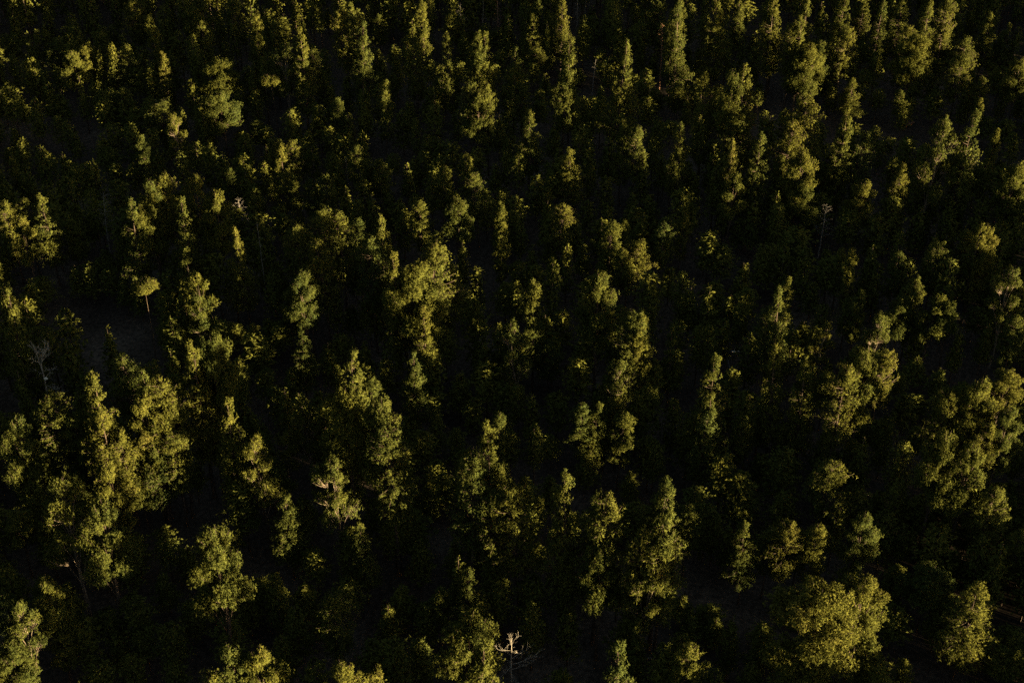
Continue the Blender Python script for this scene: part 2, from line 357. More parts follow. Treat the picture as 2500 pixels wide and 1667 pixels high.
# ------------------------------------------------------------------ the pines
# x, y, height, crown width, crown length, crown form, lean in degrees (0.1), label
PINES = [
(-109.5,389.5,21.5,7.2,12.9,'R',0.2,'second dim round-topped pine above left of the lone slender pine above the dark gap'),
(-109.0,390.7,16.9,6.5,10.1,'R',2.0,'nearest dim round-topped pine above left of the lone slender pine above the dark gap'),
(-98.7,367.7,26.5,4.7,19.6,'N',-1.5,'small sunlit slender pine above the lone slender pine above the dark gap'),
(-89.8,382.3,24.5,9.1,14.7,'B',1.6,'sunlit bushy pine above right of the lone slender pine above the dark gap'),
(-86.4,372.2,22.1,5.3,13.3,'R',-0.4,'sunlit round-topped pine above left of the broad dome-crowned pine at the upper left'),
(-79.5,385.4,22.2,7.7,13.3,'R',-0.4,'dim round-topped pine above the broad dome-crowned pine at the upper left'),
(-71.3,367.5,26.6,4.7,19.7,'N',3.0,'small sunlit slender pine above left of the thin pine with a pale bare stem'),
(-54.4,341.7,32.7,8.1,24.2,'K',0.3,'tall bright spire-topped pine, the tallest sunlit one at the upper left'),
(-53.2,351.6,21.5,5.2,12.9,'R',-0.1,'small sunlit round-topped pine below right of the tall spire-topped pine at the upper left'),
(-59.8,345.2,27.0,7.8,17.9,'S',1.2,'thin pine with a small tufted head on a long pale bare stem'),
(-129.7,373.9,13.9,7.1,8.3,'R',1.8,'dim round-topped pine left of the round bright pine near the upper left corner'),
(-117.5,352.7,21.5,7.5,12.9,'B',-0.0,'round bright yellow-green pine, brightest near the upper left corner'),
(-118.6,365.7,17.4,5.2,10.5,'R',0.9,'sunlit round-topped pine above right of the round bright pine near the upper left corner'),
(-116.8,366.9,18.2,3.3,13.5,'N',-1.6,'small sunlit slender pine above right of the round bright pine near the upper left corner'),
(-106.2,363.0,19.1,6.2,11.5,'R',-0.6,'sunlit round-topped pine left of the lone slender pine above the dark gap'),
(-94.0,355.1,21.0,3.8,15.5,'N',-0.7,'lone slender golden pine standing clear above a dark gap, upper left'),
(-77.3,351.2,20.6,11.6,12.4,'B',-2.1,'broad dome-crowned golden pine with a ragged flat underside, upper left'),
(-62.9,343.7,18.8,6.1,3.8,'F',-2.4,'small umbrella-shaped flat pine right of the broad dome-crowned pine'),
(-74.2,329.3,20.8,10.3,12.5,'B',-2.6,'big lumpy sunlit pine directly below the broad dome-crowned pine'),
(-78.7,329.3,19.8,3.5,14.7,'N',-0.4,'small sunlit slender pine left of the big lumpy pine under the dome-crowned pine'),
(-90.1,330.7,17.4,8.5,10.5,'R',-0.3,'sunlit round-topped pine above left of the half-bare pine with pale branches'),
(-82.5,312.9,22.1,6.3,14.6,'S',-0.5,'half-bare pine with pale twiggy branches and a little foliage, upper left'),
(-102.8,342.8,15.5,5.3,9.3,'R',0.1,'dim round-topped pine above left of the narrow bright spire pine on the left'),
(-66.0,332.2,11.4,4.7,6.9,'R',-2.1,'small sunlit round-topped pine above left of the bright cone pine left of the centre top'),
(-44.8,331.6,17.4,4.2,10.4,'R',-0.1,'sunlit round-topped pine below right of the small umbrella-shaped pine'),
(-90.1,307.9,18.4,3.5,13.6,'N',0.4,'narrow bright spire pine standing alone among dark trees on the left'),
(-54.1,292.8,24.7,7.5,18.3,'K',1.2,'bright cone-shaped pine between two rounder ones, upper left of centre'),
(-52.9,307.3,18.6,5.2,11.2,'R',-1.4,'nearest sunlit round-topped pine right of the bright cone pine left of the centre top'),
(-48.9,309.4,16.0,4.6,10.5,'S',-0.6,'dim sparse pine right of the bright cone pine left of the centre top'),
(-66.3,297.8,15.3,3.9,9.2,'R',-3.2,'dim round-topped pine below left of the bright cone pine left of the centre top'),
(-69.3,272.6,26.2,6.3,15.7,'R',-0.8,'small sunlit round-topped pine above right of the lowest pine of the bright left clump'),
(-73.8,268.5,28.7,6.9,17.2,'R',-3.5,'sunlit round-topped pine above right of the lowest pine of the bright left clump'),
(-76.7,266.7,28.6,7.5,17.2,'B',-2.3,'sunlit bushy pine above the lowest pine of the bright left clump'),
(-78.2,265.3,25.9,6.2,15.5,'R',1.8,'sunlit round-topped pine above the lowest pine of the bright left clump'),
(-76.5,260.3,26.3,6.9,15.8,'B',-3.5,'wide lowest pine of the bright stepped clump left of centre'),
(-69.4,256.2,30.0,7.4,22.2,'K',1.3,'sunlit cone-shaped pine right of the lowest pine of the bright left clump'),
(-63.0,261.3,28.7,7.5,17.2,'B',0.5,'sunlit bushy pine right of the lowest pine of the bright left clump'),
(-50.6,289.8,17.7,3.3,13.1,'N',-0.5,'small sunlit slender pine below right of the bright cone pine left of the centre top'),
(-46.9,289.8,16.8,4.8,10.1,'R',0.7,'nearest sunlit round-topped pine below right of the bright cone pine left of the centre top'),
(-43.2,287.9,19.5,4.7,11.7,'R',0.8,'second sunlit round-topped pine below right of the bright cone pine left of the centre top'),
(-80.8,258.6,28.7,7.1,21.3,'K',1.7,'sunlit cone-shaped pine left of the lowest pine of the bright left clump'),
(-102.6,268.9,24.3,8.0,18.0,'K',-0.4,'bright cone-shaped pine in the row of sunlit trees by the left edge'),
(-108.3,273.1,20.7,5.0,12.4,'R',-0.9,'nearest sunlit round-topped pine left of the bright cone pine by the left edge'),
(-111.8,271.6,21.1,5.1,12.7,'R',-1.0,'second sunlit round-topped pine left of the bright cone pine by the left edge'),
(-105.2,262.3,22.5,5.9,13.5,'B',-1.6,'sunlit bushy pine below left of the bright cone pine by the left edge'),
(-97.2,271.8,15.2,4.5,9.1,'R',-0.1,'dim round-topped pine below right of the bright cone pine by the left edge'),
(-56.0,248.2,27.8,6.9,20.6,'K',-1.3,'sunlit cone-shaped pine above right of the twisted pine with bare crooked branches'),
(-40.0,253.3,29.7,7.1,17.8,'R',1.7,'sunlit round-topped pine above the bright two-headed pine left of centre'),
(-43.1,250.6,27.2,6.5,16.3,'R',-3.0,'small sunlit round-topped pine above the bright two-headed pine left of centre'),
(-35.5,254.0,28.9,6.9,17.3,'R',-1.7,'sunlit round-topped pine above right of the bright two-headed pine left of centre'),
(-44.8,357.0,29.6,7.1,17.8,'R',-1.5,'sunlit round-topped pine above left of the tall layered pine left of the top gap'),
(-44.5,380.5,21.5,3.8,15.9,'N',-3.3,'small sunlit slender pine above the tall layered pine left of the top gap'),
(-40.2,346.7,30.7,8.0,22.7,'K',3.0,'tall layered cone-shaped pine at the left side of the dark top gap'),
(-39.7,355.3,28.8,6.9,17.3,'R',-3.9,'small sunlit round-topped pine above right of the tall layered pine left of the top gap'),
(-39.2,393.1,12.5,7.5,9.2,'K',-0.5,'dim cone-shaped pine right of the tall layered pine left of the top gap'),
(-25.1,377.8,23.0,4.1,17.0,'N',-0.8,'small sunlit slender pine right of the tall layered pine left of the top gap'),
(-18.2,387.4,15.1,4.8,9.1,'R',2.6,'dim round-topped pine above left of the right-hand cone of three little pines at top'),
(-15.1,338.9,30.1,7.4,22.3,'K',-3.2,'sunlit cone-shaped pine left of the right-hand cone of three little pines at top'),
(-9.4,335.8,31.6,5.6,23.3,'N',1.7,'small sunlit slender pine left of the right-hand cone of three little pines at top'),
(-6.3,335.5,31.3,7.7,23.2,'K',-1.2,'right-hand cone of three little sunlit pines under the bare top trunks'),
(-9.3,339.6,25.4,6.1,15.2,'R',-0.2,'sunlit round-topped pine below left of the right-hand cone of three little pines at top'),
(-25.4,347.1,25.0,6.5,15.0,'R',-1.1,'sunlit round-topped pine right of the tall layered pine left of the top gap'),
(0.4,333.8,28.0,8.0,20.7,'K',1.0,'sunlit cone-shaped pine below right of the right-hand cone of three little pines at top'),
(6.5,373.7,20.9,7.0,15.5,'K',-1.8,'sunlit cone-shaped pine below left of the big bright column pine at the top edge'),
(7.3,386.9,20.0,4.8,14.8,'N',-0.1,'sunlit slender pine left of the big bright column pine at the top edge'),
(13.8,376.3,24.5,8.0,18.1,'K',0.6,'big bright column-shaped pine reaching the top edge right of centre'),
(12.8,324.9,34.4,8.5,25.4,'K',2.9,'sunlit cone-shaped pine below the big bright column pine at the top edge'),
(7.5,368.9,12.6,5.8,7.5,'R',-3.8,'dim round-topped pine right of the right-hand cone of three little pines at top'),
(26.2,319.4,36.8,9.1,27.2,'K',2.4,'tall sunlit column pine with a bare lower trunk, top right of centre'),
(37.8,382.0,17.8,5.4,10.7,'R',1.5,'nearest dim round-topped pine above right of the tall column pine with bare lower trunk'),
(42.3,384.3,20.0,6.2,12.0,'R',-0.8,'second dim round-topped pine above right of the tall column pine with bare lower trunk'),
(43.7,363.1,27.5,4.8,20.4,'N',0.5,'second sunlit slender pine left of the wide cone pine at the top edge, right half'),
(46.7,371.9,25.2,4.4,18.7,'N',-0.7,'nearest sunlit slender pine left of the wide cone pine at the top edge, right half'),
(-32.7,327.6,23.6,4.2,17.5,'N',2.6,'small sunlit slender pine below right of the tall layered pine left of the top gap'),
(-10.4,319.4,26.0,6.2,15.6,'R',0.3,'sunlit round-topped pine above left of the many-headed bushy pine at the top centre'),
(-6.0,317.8,26.0,4.6,19.3,'N',-0.3,'sunlit slender pine above right of the many-headed bushy pine at the top centre'),
(-8.1,316.7,24.6,8.7,14.8,'B',-0.4,'big bushy pine of several rounded heads, top centre'),
(4.3,308.0,23.7,7.9,17.5,'K',-0.3,'lone cone-shaped pine on a shaded body, right of the many-headed bushy pine'),
(-36.8,301.0,20.0,4.8,12.0,'R',-0.3,'second sunlit round-topped pine right of the bright cone pine left of the centre top'),
(-31.4,299.7,17.0,4.5,10.2,'R',-1.4,'dim round-topped pine above left of the leaning bushy golden pine at the centre top'),
(-16.6,291.0,19.3,4.8,11.6,'R',3.3,'sunlit round-topped pine above left of the leaning bushy golden pine at the centre top'),
(-7.8,285.8,20.8,5.1,12.4,'R',-3.1,'sunlit round-topped pine above right of the leaning bushy golden pine at the centre top'),
(15.2,296.7,19.8,8.0,14.6,'K',-5.8,'bright pointed pine above its wide dark skirt, right of centre top'),
(26.4,302.4,23.9,4.2,17.7,'N',-0.2,'sunlit slender pine above right of the bright pointed pine with a dark skirt'),
(29.3,299.0,23.8,5.7,14.3,'R',-0.2,'sunlit round-topped pine right of the bright pointed pine with a dark skirt'),
(43.8,346.1,12.6,6.5,7.5,'B',0.6,'dim bushy pine left of the tall two-topped pine at upper right'),
(-20.4,273.2,21.3,5.1,12.8,'R',-0.3,'sunlit round-topped pine left of the leaning bushy golden pine at the centre top'),
(-12.1,271.6,23.5,6.9,14.1,'B',-0.2,'leaning bushy golden pine with a notched side, above the biggest central pine'),
(-2.8,275.9,19.3,3.9,14.3,'N',0.5,'sunlit slender pine right of the leaning bushy golden pine at the centre top'),
(-2.7,264.9,21.1,3.7,15.6,'N',1.5,'sunlit slender pine below right of the leaning bushy golden pine at the centre top'),
(11.3,273.6,19.3,6.9,11.6,'R',-0.7,'isolated round dome-shaped golden pine right of centre'),
(-26.6,250.7,30.6,7.6,22.7,'K',-0.6,'sunlit cone-shaped pine above left of the biggest central pine'),
(-35.3,273.8,16.0,3.9,9.6,'R',3.1,'small sunlit round-topped pine left of the biggest central pine'),
(21.3,264.1,21.0,5.4,12.6,'R',0.8,'sunlit round-topped pine right of the round dome pine right of centre'),
(25.4,269.3,17.7,3.1,13.1,'N',-1.6,'small sunlit slender pine above right of the bright tufted pine right of centre'),
(32.2,265.8,19.0,4.9,11.4,'R',3.7,'second sunlit round-topped pine above right of the bright tufted pine right of centre'),
(38.1,272.8,16.9,3.6,12.5,'N',1.2,'dim slender pine above right of the bright tufted pine right of centre'),
(44.2,354.1,33.5,8.3,24.8,'K',-0.9,'sunlit cone-shaped pine left of the wide cone pine at the top edge, right half'),
(55.8,362.8,30.5,9.3,22.6,'K',-1.9,'wide cone-shaped pine with visible trunk at the top edge, right half'),
(64.1,380.5,21.5,6.6,15.9,'K',0.5,'dim cone-shaped pine right of the wide cone pine at the top edge, right half'),
(70.6,360.9,30.5,8.0,22.6,'K',-1.3,'layered stepped pine at the top edge, left of the tall stacked column'),
(80.7,365.9,27.5,8.0,20.4,'K',-1.7,'sunlit cone-shaped pine right of the layered pine left of the tall stack'),
(76.7,351.1,29.6,8.0,21.9,'K',-2.1,'sunlit cone-shaped pine above the tall stacked pine column'),
(74.5,352.6,27.0,6.5,16.2,'R',-0.8,'sunlit round-topped pine above left of the tall stacked pine column'),
(77.8,348.8,22.4,10.1,16.5,'B',1.8,'tall wide column-shaped pine, largest sunlit crown at the upper right'),
(68.8,300.9,32.1,9.0,19.3,'R',-0.7,'large sunlit round-topped pine below left of the upper of two stacked pines at right'),
(83.4,354.1,20.8,5.0,12.5,'R',-2.3,'sunlit round-topped pine right of the tall stacked pine column'),
(91.1,371.3,26.0,8.9,19.2,'K',1.1,'large sunlit cone-shaped pine above right of the tall stacked pine column'),
(88.7,353.5,24.8,6.0,14.9,'R',0.1,'sunlit round-topped pine above right of the tall stacked pine column'),
(101.4,389.7,17.8,8.0,14.6,'K',1.4,'second sunlit cone-shaped pine above left of the broad shaggy pine in the upper right corner'),
(101.0,369.7,26.0,7.0,19.2,'K',1.9,'nearest sunlit cone-shaped pine above left of the broad shaggy pine in the upper right corner'),
(110.0,379.8,23.0,8.9,17.0,'K',-0.3,'large sunlit cone-shaped pine above the broad shaggy pine in the upper right corner'),
(113.6,366.5,28.2,8.9,20.9,'K',-0.2,'large sunlit cone-shaped pine above right of the broad shaggy pine in the upper right corner'),
(124.5,380.5,19.0,6.6,14.1,'K',-0.1,'dim cone-shaped pine left of the tall dim pine near the right edge top'),
(121.7,374.8,26.0,6.2,15.6,'R',-1.8,'dim round-topped pine above left of the tall dim pine near the right edge top'),
(107.5,363.1,21.4,5.1,12.8,'R',1.1,'sunlit round-topped pine above left of the broad shaggy pine in the upper right corner'),
(105.5,348.4,25.6,10.5,15.4,'B',2.2,'broad shaggy pine with drooping layers in the upper right corner area'),
(123.4,361.2,20.0,6.2,12.0,'R',0.3,'sunlit round-topped pine below left of the tall dim pine near the right edge top'),
(117.6,343.8,21.8,8.9,13.1,'R',-0.4,'large sunlit round-topped pine below right of the broad shaggy pine in the upper right corner'),
(134.0,375.6,22.3,7.5,16.5,'K',-0.4,'tall dim olive pine standing apart near the top of the right edge'),
(139.8,375.0,19.6,7.5,14.5,'K',-1.2,'dim cone-shaped pine below right of the tall dim pine near the right edge top'),
(133.3,343.4,22.3,8.8,13.4,'B',-1.3,'large dim bushy pine below right of the tall dim pine near the right edge top'),
(46.3,310.6,32.9,8.1,24.3,'K',-0.6,'sunlit cone-shaped pine left of the tall two-topped pine at upper right'),
(55.5,308.2,36.5,9.0,27.0,'K',-1.3,'sunlit cone-shaped pine above right of the tall two-topped pine at upper right'),
(52.6,308.6,34.9,9.1,21.0,'B',-0.7,'tall two-topped shaggy pine left of the tall stacked column'),
(53.9,303.4,26.0,6.6,15.6,'R',-2.5,'sunlit round-topped pine below the tall two-topped pine at upper right'),
(71.8,363.7,17.8,4.6,10.7,'R',0.6,'dim round-topped pine left of the tall stacked pine column'),
(44.2,345.2,13.0,5.6,7.8,'R',0.1,'dim round-topped pine left of the tall two-topped pine at upper right'),
(87.1,356.3,10.7,5.0,6.4,'R',-1.8,'dim round-topped pine left of the upper of two stacked pines at right'),
(90.7,344.1,14.9,8.0,11.0,'K',-3.7,'upper pointed pine of the three stacked one above another at right'),
(76.8,294.0,33.1,8.2,24.5,'K',-0.0,'large sunlit cone-shaped pine below the upper of two stacked pines at right'),
(81.0,294.3,26.8,6.4,16.1,'R',1.8,'sunlit round-topped pine below the upper of two stacked pines at right'),
(102.7,341.8,12.4,3.7,7.4,'R',-1.2,'small sunlit round-topped pine right of the upper of two stacked pines at right'),
(122.5,339.0,18.2,4.4,10.9,'R',-0.8,'dim round-topped pine above the large leaning cone pine at the right'),
(120.9,332.9,14.9,3.3,11.0,'N',-0.9,'small sunlit slender pine above right of the large leaning cone pine at the right'),
(102.5,286.0,37.1,9.2,27.5,'K',1.0,'large leaning cone-shaped pine below the tall dim pine at the right'),
(105.5,310.2,22.6,4.0,16.7,'N',-1.5,'small sunlit slender pine above right of the airy grey-green pine at the right'),
(96.3,287.3,33.7,9.7,22.2,'S',1.6,'airy grey-green pine with visible twigs, left of the large leaning cone'),
(117.2,307.6,20.1,3.5,14.9,'N',-0.5,'small dim slender pine below right of the large leaning cone pine at the right'),
(64.5,296.6,27.8,6.7,16.7,'R',1.5,'sunlit round-topped pine above left of the bright layered pine below the tall stack'),
(56.3,287.7,29.0,8.0,21.5,'K',0.1,'large sunlit cone-shaped pine above left of the bright layered pine below the tall stack'),
(65.8,285.1,26.3,8.0,15.8,'B',-0.4,'bright layered pine with tiered boughs, below the tall stacked column'),
(67.1,282.0,20.0,9.1,12.0,'B',-2.4,'large sunlit bushy pine below the bright layered pine below the tall stack'),
(50.9,289.4,26.5,6.5,19.6,'K',-1.1,'sunlit cone-shaped pine left of the bright layered pine below the tall stack'),
(62.0,290.9,21.5,3.9,15.9,'N',-0.4,'dim slender pine left of the bright layered pine below the tall stack'),
(49.8,280.8,22.0,5.7,13.2,'B',1.1,'sunlit bushy pine left of the bright layered pine below the tall stack'),
(79.1,279.3,22.2,8.3,13.3,'B',0.4,'sunlit bushy pine below right of the bright layered pine below the tall stack'),
(90.0,287.0,22.9,4.0,17.0,'N',-1.1,'sunlit slender pine below left of the airy grey-green pine at the right'),
(88.5,285.1,21.1,5.1,12.6,'R',0.7,'sunlit round-topped pine below left of the airy grey-green pine at the right'),
(112.1,279.3,27.9,7.3,16.8,'B',1.6,'sunlit bushy pine below right of the large leaning cone pine at the right'),
(114.8,279.6,19.8,4.9,11.9,'R',-0.2,'dim round-topped pine above the airy pine at the right edge'),
(39.4,296.0,26.7,6.6,19.7,'K',-0.7,'sunlit cone-shaped pine below left of the tall two-topped pine at upper right'),
(98.2,254.0,26.7,6.6,19.8,'K',-0.6,'sunlit cone-shaped pine above left of the airy pine at the right edge'),
(-68.5,250.7,21.0,6.3,15.5,'K',1.3,'sunlit cone-shaped pine above left of the twisted pine with bare crooked branches'),
(-73.4,235.1,23.4,5.5,3.4,'F',0.9,'flat umbrella-topped pine on a long dark leaning trunk in the clearing'),
(-62.5,237.5,23.2,6.0,13.9,'B',-1.5,'twisted pine with pale crooked bare branches showing on its right side'),
(-62.9,235.6,20.5,5.9,13.5,'S',0.6,'sunlit sparse pine below the twisted pine with bare crooked branches'),
(-41.3,240.3,22.7,5.4,13.6,'R',-0.8,'nearest small sunlit round-topped pine above right of the bright two-headed pine left of centre'),
(-41.9,237.2,24.0,6.9,14.4,'B',-1.2,'bright two-headed pine standing alone in the dark, left of centre'),
(-46.1,241.1,17.1,4.1,10.2,'R',2.0,'dim round-topped pine below left of the bright two-headed pine left of centre'),
(-94.0,218.3,33.6,8.3,24.9,'K',1.3,'sunlit cone-shaped pine below left of the bright cone pine by the left edge'),
(-68.6,202.2,29.9,7.2,18.0,'R',-1.2,'sunlit round-topped pine above right of the isolated golden egg-shaped pine at left'),
(-55.5,197.9,36.7,9.0,27.1,'K',0.1,'glowing yellow-green cone pine, brightest of the left half'),
(-52.9,200.6,35.9,9.4,21.5,'B',0.8,'sunlit bushy pine right of the glowing yellow cone pine left of centre'),
(-58.8,234.7,13.5,5.3,8.1,'R',-1.0,'dim round-topped pine above right of the glowing yellow cone pine left of centre'),
(-51.6,231.6,15.2,6.0,11.2,'K',-0.2,'dim cone-shaped pine right of the glowing yellow cone pine left of centre'),
(-41.1,224.5,18.9,6.3,14.0,'K',1.1,'sunlit cone-shaped pine above left of the top pine of the tallest lit stand'),
(-38.1,243.6,27.7,6.7,16.6,'R',-2.9,'second small sunlit round-topped pine above right of the bright two-headed pine left of centre'),
(-71.8,192.2,34.3,8.4,25.3,'K',0.5,'isolated golden egg-shaped pine with open twigs at the left'),
(-81.2,196.0,26.7,6.4,16.0,'R',1.2,'sunlit round-topped pine below left of the isolated golden egg-shaped pine at left'),
(-63.8,194.0,33.6,8.3,24.9,'K',0.8,'sunlit cone-shaped pine above the big pale pine of the left bright clump'),
(-60.1,194.0,31.6,7.6,18.9,'R',-2.1,'large sunlit round-topped pine above right of the big pale pine of the left bright clump'),
(-63.7,192.2,29.9,7.8,17.9,'B',0.5,'big pale crown in the middle of the large bright clump at left'),
(-58.7,192.9,27.7,7.2,16.6,'B',-1.4,'large sunlit bushy pine right of the big pale pine of the left bright clump'),
(-62.4,190.6,24.7,8.0,18.3,'K',0.9,'large sunlit cone-shaped pine below right of the big pale pine of the left bright clump'),
(-59.2,190.2,23.0,5.5,13.8,'R',1.0,'sunlit round-topped pine below right of the big pale pine of the left bright clump'),
(-48.4,188.7,31.5,7.8,23.3,'K',0.3,'sunlit cone-shaped pine above left of the sparse golden pine with bare inner branches'),
(-54.1,199.0,19.2,6.0,11.5,'B',-1.2,'large dim bushy pine above left of the sparse golden pine with bare inner branches'),
(-37.0,198.7,22.4,6.4,14.8,'S',-0.9,'dim sparse pine above right of the sparse golden pine with bare inner branches'),
(-41.0,196.5,17.9,5.1,11.8,'S',1.4,'dim sparse pine right of the sparse golden pine with bare inner branches'),
(-43.1,184.3,26.9,7.7,17.8,'S',-1.4,'sparse pointed golden pine with bare inner branches, lower left of centre'),
(-70.8,189.9,28.4,7.4,21.0,'K',0.8,'sunlit cone-shaped pine below the isolated golden egg-shaped pine at left'),
(-77.6,195.2,22.3,6.3,13.4,'B',0.8,'large dim bushy pine below left of the isolated golden egg-shaped pine at left'),
(-68.0,190.3,22.9,5.5,13.7,'R',-0.4,'sunlit round-topped pine above right of the tall golden pine of the lower left group'),
(-85.4,186.2,29.0,7.6,17.4,'B',3.8,'ragged bright pine cut by the left edge, lower half'),
(-28.6,243.4,29.5,7.1,17.7,'R',0.1,'sunlit round-topped pine left of the biggest central pine'),
(-17.0,238.1,31.8,7.6,19.1,'R',3.4,'biggest and broadest golden pine left of the exact centre'),
(-17.6,232.9,29.9,12.7,17.9,'B',-3.2,'large sunlit bushy pine below the biggest central pine'),
(-21.2,232.4,32.8,8.1,24.2,'K',-3.6,'sunlit cone-shaped pine below left of the biggest central pine'),
(-13.0,241.1,24.7,5.9,14.8,'R',1.6,'sunlit round-topped pine below right of the biggest central pine'),
(-17.4,225.3,25.1,6.4,18.6,'K',1.0,'slim pointed pine directly below the biggest central pine'),
(-18.2,212.8,22.8,6.8,16.9,'K',-0.5,'little tiered cone-shaped pine alone in the dark right of the tallest lit stand'),
(4.2,231.1,29.0,5.1,21.4,'N',-0.1,'small sunlit slender pine left of the bright tufted pine right of centre'),
(1.0,221.3,25.3,7.3,16.7,'S',-3.0,'sunlit sparse pine right of the slim pine under the biggest central pine'),
(0.9,228.3,15.5,4.8,9.3,'R',-1.0,'dim round-topped pine above the bright pointed pine below centre'),
(7.5,230.0,14.3,5.4,8.6,'R',-1.7,'dim round-topped pine above left of the left of twin pines right of centre'),
(16.7,227.9,33.0,8.6,19.8,'B',-0.4,'bright tufted lopsided pine right of centre'),
(27.3,262.9,16.5,6.0,9.9,'R',1.4,'nearest sunlit round-topped pine above right of the bright tufted pine right of centre'),
(23.8,259.7,16.6,4.0,10.0,'R',0.1,'dim round-topped pine above right of the bright tufted pine right of centre'),
(22.6,221.7,28.5,6.9,17.1,'R',0.6,'sunlit round-topped pine below right of the bright tufted pine right of centre'),
(25.1,220.8,28.4,5.0,21.0,'N',-1.1,'sunlit slender pine below right of the bright tufted pine right of centre'),
(31.7,227.5,20.8,6.0,15.4,'K',-0.7,'dim cone-shaped pine above left of the bright cone pine near the white log'),
(19.7,209.4,26.0,7.5,17.2,'S',0.2,'sunlit sparse pine above right of the left of twin pines right of centre'),
(1.2,214.9,14.2,4.3,8.5,'R',-0.5,'dim round-topped pine above right of the bright pointed pine below centre'),
(-2.9,201.6,17.6,4.2,10.6,'R',2.0,'sunlit round-topped pine above right of the bright pointed pine below centre'),
(-3.2,177.2,36.1,8.9,26.7,'K',-1.4,'bright pointed golden pine alone below the centre'),
(14.8,203.6,20.0,6.3,14.8,'K',3.0,'left taller one of twin golden pines, lower right of centre'),
(13.2,204.0,19.3,4.6,11.6,'R',-1.6,'sunlit round-topped pine left of the left of twin pines right of centre'),
(19.9,201.8,19.1,4.8,11.5,'R',1.7,'sunlit round-topped pine below right of the left of twin pines right of centre'),
(19.8,207.8,18.2,4.4,10.9,'R',-1.2,'dim round-topped pine right of the left of twin pines right of centre'),
(-28.7,195.3,36.2,8.9,26.8,'K',2.6,'topmost pine of the tallest lit stand, just left of centre'),
(-27.7,185.8,36.4,9.5,21.8,'B',0.2,'large sunlit bushy pine below the top pine of the tallest lit stand'),
(-26.5,208.9,19.7,4.7,11.8,'R',0.6,'sunlit round-topped pine below right of the top pine of the tallest lit stand'),
(-22.3,182.6,36.8,9.6,22.1,'B',1.2,'large sunlit bushy pine above left of the round twiggy pine of the tallest lit stand'),
(-19.7,178.2,34.1,8.2,20.4,'R',-1.0,'round golden pine with visible inner twigs at the lower right of the tallest lit stand'),
(58.1,247.6,17.0,3.2,12.6,'N',-1.7,'sunlit slender pine above right of the bright stepped spire pine at right'),
(52.7,226.7,30.2,8.0,22.3,'K',-3.2,'bright stepped spire pine standing in the dark right third'),
(53.2,240.3,14.4,7.1,8.7,'R',2.0,'large dim round-topped pine below left of the bright stepped spire pine at right'),
(72.0,253.4,20.0,3.5,14.8,'N',-1.1,'small sunlit slender pine above left of the bushy-topped pine at right'),
(81.8,253.1,19.4,4.7,11.6,'R',-0.9,'dim round-topped pine above the bushy-topped pine at right'),
(89.6,253.7,22.0,5.3,13.2,'R',-0.0,'sunlit round-topped pine above right of the bushy-topped pine at right'),
(98.5,255.1,25.8,6.7,15.5,'B',3.2,'sunlit bushy pine above left of the airy pine at the right edge'),
(100.2,264.8,18.4,4.4,11.0,'R',-2.8,'dim round-topped pine above left of the airy pine at the right edge'),
(81.6,239.6,22.4,3.9,16.6,'N',0.4,'sunlit slender pine above right of the bushy-topped pine at right'),
(79.1,237.7,18.9,6.6,11.3,'B',-0.6,'bushy-topped pine lit on top only, right third'),
(84.7,234.9,20.7,6.0,12.4,'B',0.9,'nearest sunlit bushy pine right of the bushy-topped pine at right'),
(88.3,234.3,20.2,5.3,12.1,'B',-2.9,'second sunlit bushy pine right of the bushy-topped pine at right'),
(100.2,238.4,25.1,7.2,16.6,'S',-0.6,'airy ragged pine close to the right edge, upper middle'),
(71.0,241.1,17.9,3.4,13.2,'N',1.3,'dim slender pine above left of the sparse pine on top of the bushy pair'),
(61.0,228.5,19.9,5.7,13.1,'S',2.5,'sunlit sparse pine below right of the bright stepped spire pine at right'),
(69.8,223.4,25.1,7.2,16.5,'S',2.6,'sparse twiggy pine rising over two bushy bright pines at right'),
(64.1,205.4,31.6,8.2,19.0,'B',-1.4,'bushy bright pine, left one of a full pair at right'),
(70.1,214.9,23.3,5.6,14.0,'R',0.1,'sunlit round-topped pine right of the bushy bright pine at right'),
(99.0,227.9,20.4,4.9,12.3,'R',-0.2,'sunlit round-topped pine below the airy pine at the right edge'),
(49.2,209.2,30.1,7.4,22.3,'K',-2.2,'sunlit cone-shaped pine below the bright stepped spire pine at right'),
(54.3,206.3,29.4,7.2,21.7,'K',-2.3,'sunlit cone-shaped pine above left of the bright rounded pine left of the bushy pair'),
(59.3,202.9,29.4,7.0,17.6,'R',1.2,'bright rounded pine lit on its right flank, left of the bushy pair'),
(61.1,219.3,14.9,3.9,8.9,'R',0.4,'dim round-topped pine left of the bright rounded pine left of the bushy pair'),
(36.1,202.7,32.7,8.1,24.2,'K',-0.2,'bright cone-shaped pine just below the small white log'),
(34.3,197.6,27.6,6.8,20.5,'K',1.9,'sunlit cone-shaped pine below the bright cone pine near the white log'),
(44.8,208.8,18.7,6.0,13.8,'K',-1.6,'dim cone-shaped pine below right of the bright cone pine near the white log'),
(42.2,203.6,17.8,4.3,10.7,'R',0.8,'dim round-topped pine below right of the bright cone pine near the white log'),
(82.0,196.4,31.1,8.1,18.7,'B',0.0,'sunlit bushy pine left of the wide half-lit pine at the right edge'),
(93.0,212.2,19.7,7.7,11.8,'B',-0.1,'wide pine lit only on its right half, in the cluster at the right edge'),
(76.7,197.5,27.8,6.7,16.7,'R',0.8,'sunlit round-topped pine above the golden pine left of the right-edge cluster'),
(81.1,196.3,27.6,6.6,16.5,'R',0.3,'sunlit round-topped pine below left of the wide half-lit pine at the right edge'),
(86.7,193.5,26.9,7.0,16.1,'B',0.4,'large sunlit bushy pine below the wide half-lit pine at the right edge'),
(72.5,183.4,31.1,8.1,18.6,'B',0.4,'golden pine at the lower left of the right-edge cluster'),
